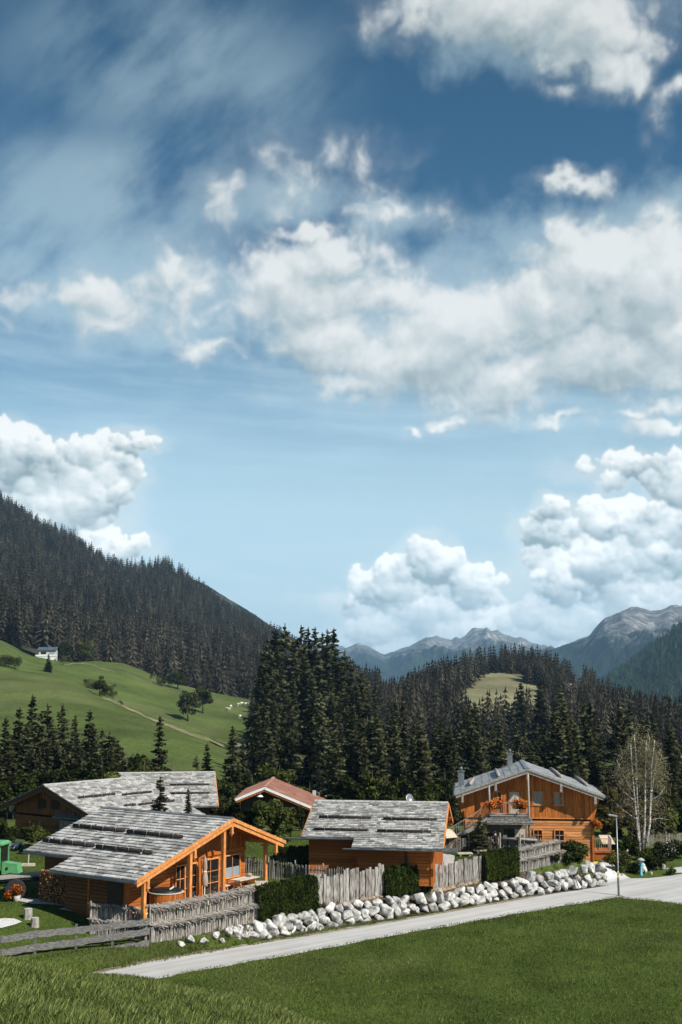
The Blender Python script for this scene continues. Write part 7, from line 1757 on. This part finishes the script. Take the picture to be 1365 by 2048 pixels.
# ---------------------------------------------------------------- person on the lawn
MT['skin'] = noisy('skin', [(.3, (.42, .24, .17)), (.7, (.5, .3, .22))], ns=5, rough=.6)
MT['black cloth'] = noisy('black cloth', [(.3, (.008, .009, .012)), (.7, (.02, .022, .028))], ns=6, rough=.9)
MT['hair'] = noisy('dark hair', [(.3, (.012, .008, .006)), (.7, (.03, .02, .014))], scale=(8, 8, 1), ns=5, rough=.6)
def swept(name, chains, mat, parent, n=10):
    """body surface from overlapping tapered chains welded by a remesh, so it is one continuous skin"""
    m = MB()
    for pts, rs in chains: m.tube(pts, rs, n)
    o = m.build(name, mat, parent, True); r = o.modifiers.new('weld', 'REMESH'); r.mode = 'VOXEL'; r.voxel_size = .012; r.use_smooth_shade = True; s = o.modifiers.new('soft', 'SMOOTH'); s.factor = .5; s.iterations = 3
    return o
p = hit(992, 1712); pe = thing('person', 'person in black shirt and trousers walking across the lawn', 'person', p, rad(200))
# local: facing -y, up z
hd = 1.62
body = [([(0, -.02, 1.02), (0, -.01, 1.15), (0, -.02, 1.32), (0, -.05, 1.45), (0, -.06, 1.52), (0, -.09, 1.60)], [.12, .125, .145, .11, .055, .052]),
 ([(0, -.08, 1.55), (0, -.10, 1.60), (0, -.11, 1.66), (0, -.10, 1.73), (0, -.09, 1.765)], [.055, .075, .088, .082, .04]), ([(0, -.185, 1.66), (0, -.215, 1.645)], [.02, .014]),
 ([(-.085, -.09, 1.66), (-.10, -.08, 1.665)], [.025, .02]), ([(.085, -.09, 1.66), (.10, -.08, 1.665)], [.025, .02])]
for s_ in (-1, 1):
    sw = .10 * s_
    body += [([(s_ * .10, -.05, 1.43), (s_ * .19, -.04, 1.40), (s_ * .24, -.02 - sw * .3, 1.14), (s_ * .245, -.09 - sw, .90)], [.06, .062, .045, .032]),
             ([(s_ * .245, -.09 - sw, .90), (s_ * .245, -.105 - sw, .85), (s_ * .24, -.115 - sw, .81)], [.032, .038, .03]), ([(s_ * .215, -.125 - sw, .86), (s_ * .205, -.15 - sw, .81)], [.013, .010])]
    for k in range(4): body.append(([(s_ * (.228 + .009 * k), -.125 - sw + .018 * k, .815), (s_ * (.222 + .009 * k), -.135 - sw + .018 * k, .77), (s_ * (.212 + .009 * k), -.135 - sw + .018 * k, .735 + .01 * (k == 3))], [.0125, .0115, .009]))
    lg = .16 * s_
    body += [([(s_ * .085, -.01, .98), (s_ * .10, -.03 - lg * .5, .75), (s_ * .10, -.01 - lg * .55, .50), (s_ * .10, .05 - lg, .10), (s_ * .10, .04 - lg, .06)], [.10, .085, .06, .042, .045]), ([(s_ * .10, .07 - lg, .05), (s_ * .105, -.10 - lg, .035)], [.045, .035])]
swept('body', body, MT['skin'], pe)
sh = [([(0, -.02, .98), (0, -.01, 1.15), (0, -.02, 1.32), (0, -.045, 1.44), (0, -.055, 1.49)], [.145, .15, .17, .13, .075])]
tr_ = [([(0, -.01, 1.03), (0, -.01, .90)], [.14, .13])]
for s_ in (-1, 1):
    sh.append(([(s_ * .08, -.05, 1.42), (s_ * .19, -.04, 1.40), (s_ * .225, -.03, 1.22)], [.075, .078, .065])); lg = .16 * s_
    tr_.append(([(s_ * .085, -.01, .96), (s_ * .10, -.03 - lg * .5, .75), (s_ * .10, -.01 - lg * .55, .50), (s_ * .10, .05 - lg, .12)], [.12, .10, .078, .066]))
swept('shirt', sh, MT['black cloth'], pe); swept('trousers', tr_, MT['black cloth'], pe)
swept('hair', [([(0, -.06, 1.64), (0, -.07, 1.70), (0, -.09, 1.755), (0, -.10, 1.78)], [.082, .098, .085, .05])], MT['hair'], pe)
for s_ in (-1, 1): m = MB(); m.box((s_ * .10, -.02 - .16 * s_, .04), (.10, .28, .08)); m.build('shoe', MT['black cloth'], pe)

# ---------------------------------------------------------------- cows on the pasture, a bird in the sky
MT['cow'] = noisy('pale cow hide', [(.42, (.22, .17, .12)), (.5, (.62, .58, .52)), (.8, (.72, .69, .64))], ns=1.2, rough=.9)
def cow(px, py, rz_, label):
    pp = mhit(px, py); t = thing('cow', label, 'cow', pp, rz_, 'pale cows grazing on the upper pasture')
    ch = [([(-.95, 0, 1.05), (-.6, 0, 1.08), (0, 0, 1.02), (.6, 0, 1.08), (.85, 0, 1.12), (1.25, 0, .85), (1.45, 0, .55), (1.6, 0, .38)], [.24, .34, .40, .36, .26, .17, .15, .09])]
    for sx in (-.7, .65):
        for sy in (-.2, .2): ch.append(([(sx, sy, .95), (sx + (.06 if sx < 0 else 0), sy, .55), (sx - (.04 if sx < 0 else 0), sy, .28), (sx, sy, 0)], [.16, .09, .06, .07]))
    ch.append(([(-.98, 0, 1.1), (-1.1, 0, .8), (-1.1, 0, .5)], [.05, .03, .04]))
    for sy in (-1, 1): ch.append(([(1.35, sy * .1, .72), (1.36, sy * .25, .74)], [.05, .03]))
    o = swept('body', ch, MT['cow'], t, 8); o.modifiers['weld'].voxel_size = .05
for i, (px, py) in enumerate(((476,1413),(484,1411),(462,1417),(503,1409),(508,1421),(480,1437),(455,1422),(494,1412))):
    cow(px, py, RND.uniform(0, 6.28), 'pale cow grazing on the upper pasture before the grove')
pb_ = atD(461, 1011, 330); bd = thing('bird', 'small dark bird flying high in the open sky', 'bird', pb_)
swept('body', [([(-.16, 0, 0), (-.05, 0, .01), (.06, 0, .01), (.15, 0, .03), (.2, 0, .02)], [.02, .05, .055, .035, .008]), ([(0, .04, .03), (-.02, .2, .09), (-.08, .42, .05)], [.045, .03, .008]), ([(0, -.04, .03), (-.02, -.2, .09), (-.08, -.42, .05)], [.045, .03, .008])], MT['black cloth'], bd, 8)

# ---------------------------------------------------------------- grass blades: long on the knoll, short on the field and verges
def blades(name, pts, h, lean, mat, label, wdt=.010, seed=1):
    n = len(pts); rg = np.random.default_rng(seed); hh = h * rg.uniform(.5, 1.35, n); a = rg.uniform(0, 6.28, n); w_ = wdt * rg.uniform(.7, 1.4, n)
    le = lean * hh * rg.uniform(.3, 1.4, n); b = a + rg.normal(0, .6, n); d = np.stack([np.cos(b), np.sin(b), 0 * a], -1); s = np.stack([-np.sin(a), np.cos(a), 0 * a], -1) * w_[:, None]
    V = np.zeros((n * 4, 3)); mid = pts + d * (le * .35)[:, None]; mid[:, 2] += hh * .6; tip_ = pts + d * le[:, None]; tip_[:, 2] += hh
    V[0::4] = pts - s; V[1::4] = pts + s; V[2::4] = mid + s * .7; V[3::4] = tip_
    return tag(np_mesh(name, V, np.arange(n * 4).reshape(n, 4), mat), label, kind='stuff')
def scatter(n, x0, x1, y0, y1, ok, seed):
    rg = np.random.default_rng(seed); x, y = rg.uniform(x0, x1, n), rg.uniform(y0, y1, n); k = ok(x, y); x, y = x[k], y[k]; return np.stack([x, y, ground_np(x, y) - .01], -1)
MT['blade knoll'] = leafmat('long grass', (.085, .118, .026), (.215, .245, .08), trans=.4, island=.25, ns=.2)
MT['blade field'] = leafmat('field grass blades', (.040, .060, .011), (.118, .146, .034), trans=.3, island=.35, ns=.3)
def tdist(x, y):
    rx, ry = x - R0.x, y - R0.y; return (rx * RD.x + ry * RD.y) / RL, rx * RN.x + ry * RN.y
def clump(x, y, f, s): return perlin(np.asarray(x, np.float32) * f, np.asarray(y, np.float32) * f, s)
pts = scatter(480000, -8, 6, 8, 30, lambda x, y: (np.hypot(x, y) > 8) & (np.hypot(x, y) < 29) & (np.arctan2(x, y) > -.34) & (np.arctan2(x, y) < .2) & (clump(x, y, 1.1, 5) > -.55), 1)
blades('long_grass', pts, .075, .55, MT['blade knoll'], 'unmown grass on the knoll in front', .0035, 2)
def field_ok(x, y):
    q_, D_ = project(np.stack([x, y, 0 * x], -1)); lo_ = np.interp(q_[:, 0], [a for a, b in lo_e[:-1]] + [1238, 1250, 1275, 1305, 1340, 1365, 1480, 1700], [b for a, b in lo_e[:-1]] + [1794, 1797, 1799, 1801, 1805, 1809, 1826, 1860])
    return (q_[:, 1] > lo_ - 2.5 + 3 * perlin(np.asarray(x, np.float32) * 1.3, np.asarray(y, np.float32) * 1.3, 3)) & (ground_np(x, y) < 2.5) & (np.abs(x) < .32 * y)
pts = scatter(330000, -9, 32, 40, 86, field_ok, 3)
blades('field_grass', pts, .085, .7, MT['blade field'], 'short mown grass of the field', .014, 4)
def verge(x, y):
    t, d = tdist(x, y); return (t > -.35) & (t < 1.02) & (d > .12 + .1 * np.sin(x * 3)) & (d < np.where((t > .2) & (t < .99), .75, 2.6)) & (clump(x, y, .9, 8) > -.15 - .3 * (t < .2))
pts = scatter(190000, -22, 21, 54, 92, verge, 5); blades('verge_grass', pts, .15, .6, MT['blade field'], 'rough grass tufts along the lane verge', .013, 6)
def lawn(x, y):
    t, d = tdist(x, y); return (d > 2.3) & (t < .98) & (np.abs(x) < .32 * y) & ~((t > .24) & (d < 6.5))
pts = scatter(150000, -24, 18, 58, 100, lawn, 7); blades('lawn_grass', pts, .08, .6, MT['blade field'], 'garden lawn grass between the chalets', .015, 8)

def bank(x, y):
    t, d = tdist(x, y); return (t > .17) & (t < .99) & (d > .6) & (d < 3.4) & (clump(x, y, 1.6, 21) > .12)
pts = scatter(120000, -14, 21, 56, 92, bank, 9); pts[:, 2] += .05; blades('bank_weeds', pts, .26, .7, MT['blade field'], 'weeds and grass tufts growing between the bank boulders', .014, 10)
def taller(x, y): return field_ok(x, y) & (clump(x, y, .7, 31) > .3)
pts = scatter(90000, -9, 32, 40, 86, taller, 11); blades('field_tufts', pts, .14, .8, MT['blade knoll'], 'lighter tufts standing in the field grass', .012, 12)
rows = []
A, B = resample(U, 140), resample(U, 140); rg = np.random.default_rng(5)
for i in range(140):
    w_ = .28 + .22 * perlin(np.float32([i * .33]), np.float32([1.5]), 2)[0] + rg.normal(0, .04); n2 = np.array([RN.x, RN.y]); rows.append([A[i] + n2 * (-.12 + (w_ + .12) * k / 2) for k in range(3)])
sheet_mesh('dirt_edge', noisy('dry road edge', [(.3, (.12, .095, .06)), (.5, (.22, .18, .12)), (.7, (.34, .3, .23))], ns=3, detail=9, rough=.95), rows, .017, 'dry earth edge between the lane and its verge')
# ---------------------------------------------------------------- air
HZ = MB(); HZ.box((0, 5200, 215), (16000, 13200, 830))
mh, nt = newmat('haze air'); out = N(nt, 'ShaderNodeOutputMaterial')
pv = N(nt, 'ShaderNodeVolumePrincipled', i_Density=HAZE_D); pv.inputs['Color'].default_value = (.42, .72, 1.0, 1); pv.inputs['Anisotropy'].default_value = .0
L(nt, pv.outputs[0], out.inputs['Volume'])
hz = HZ.build('haze', mh); tag(hz, 'thin blue air over the whole valley', kind='stuff')
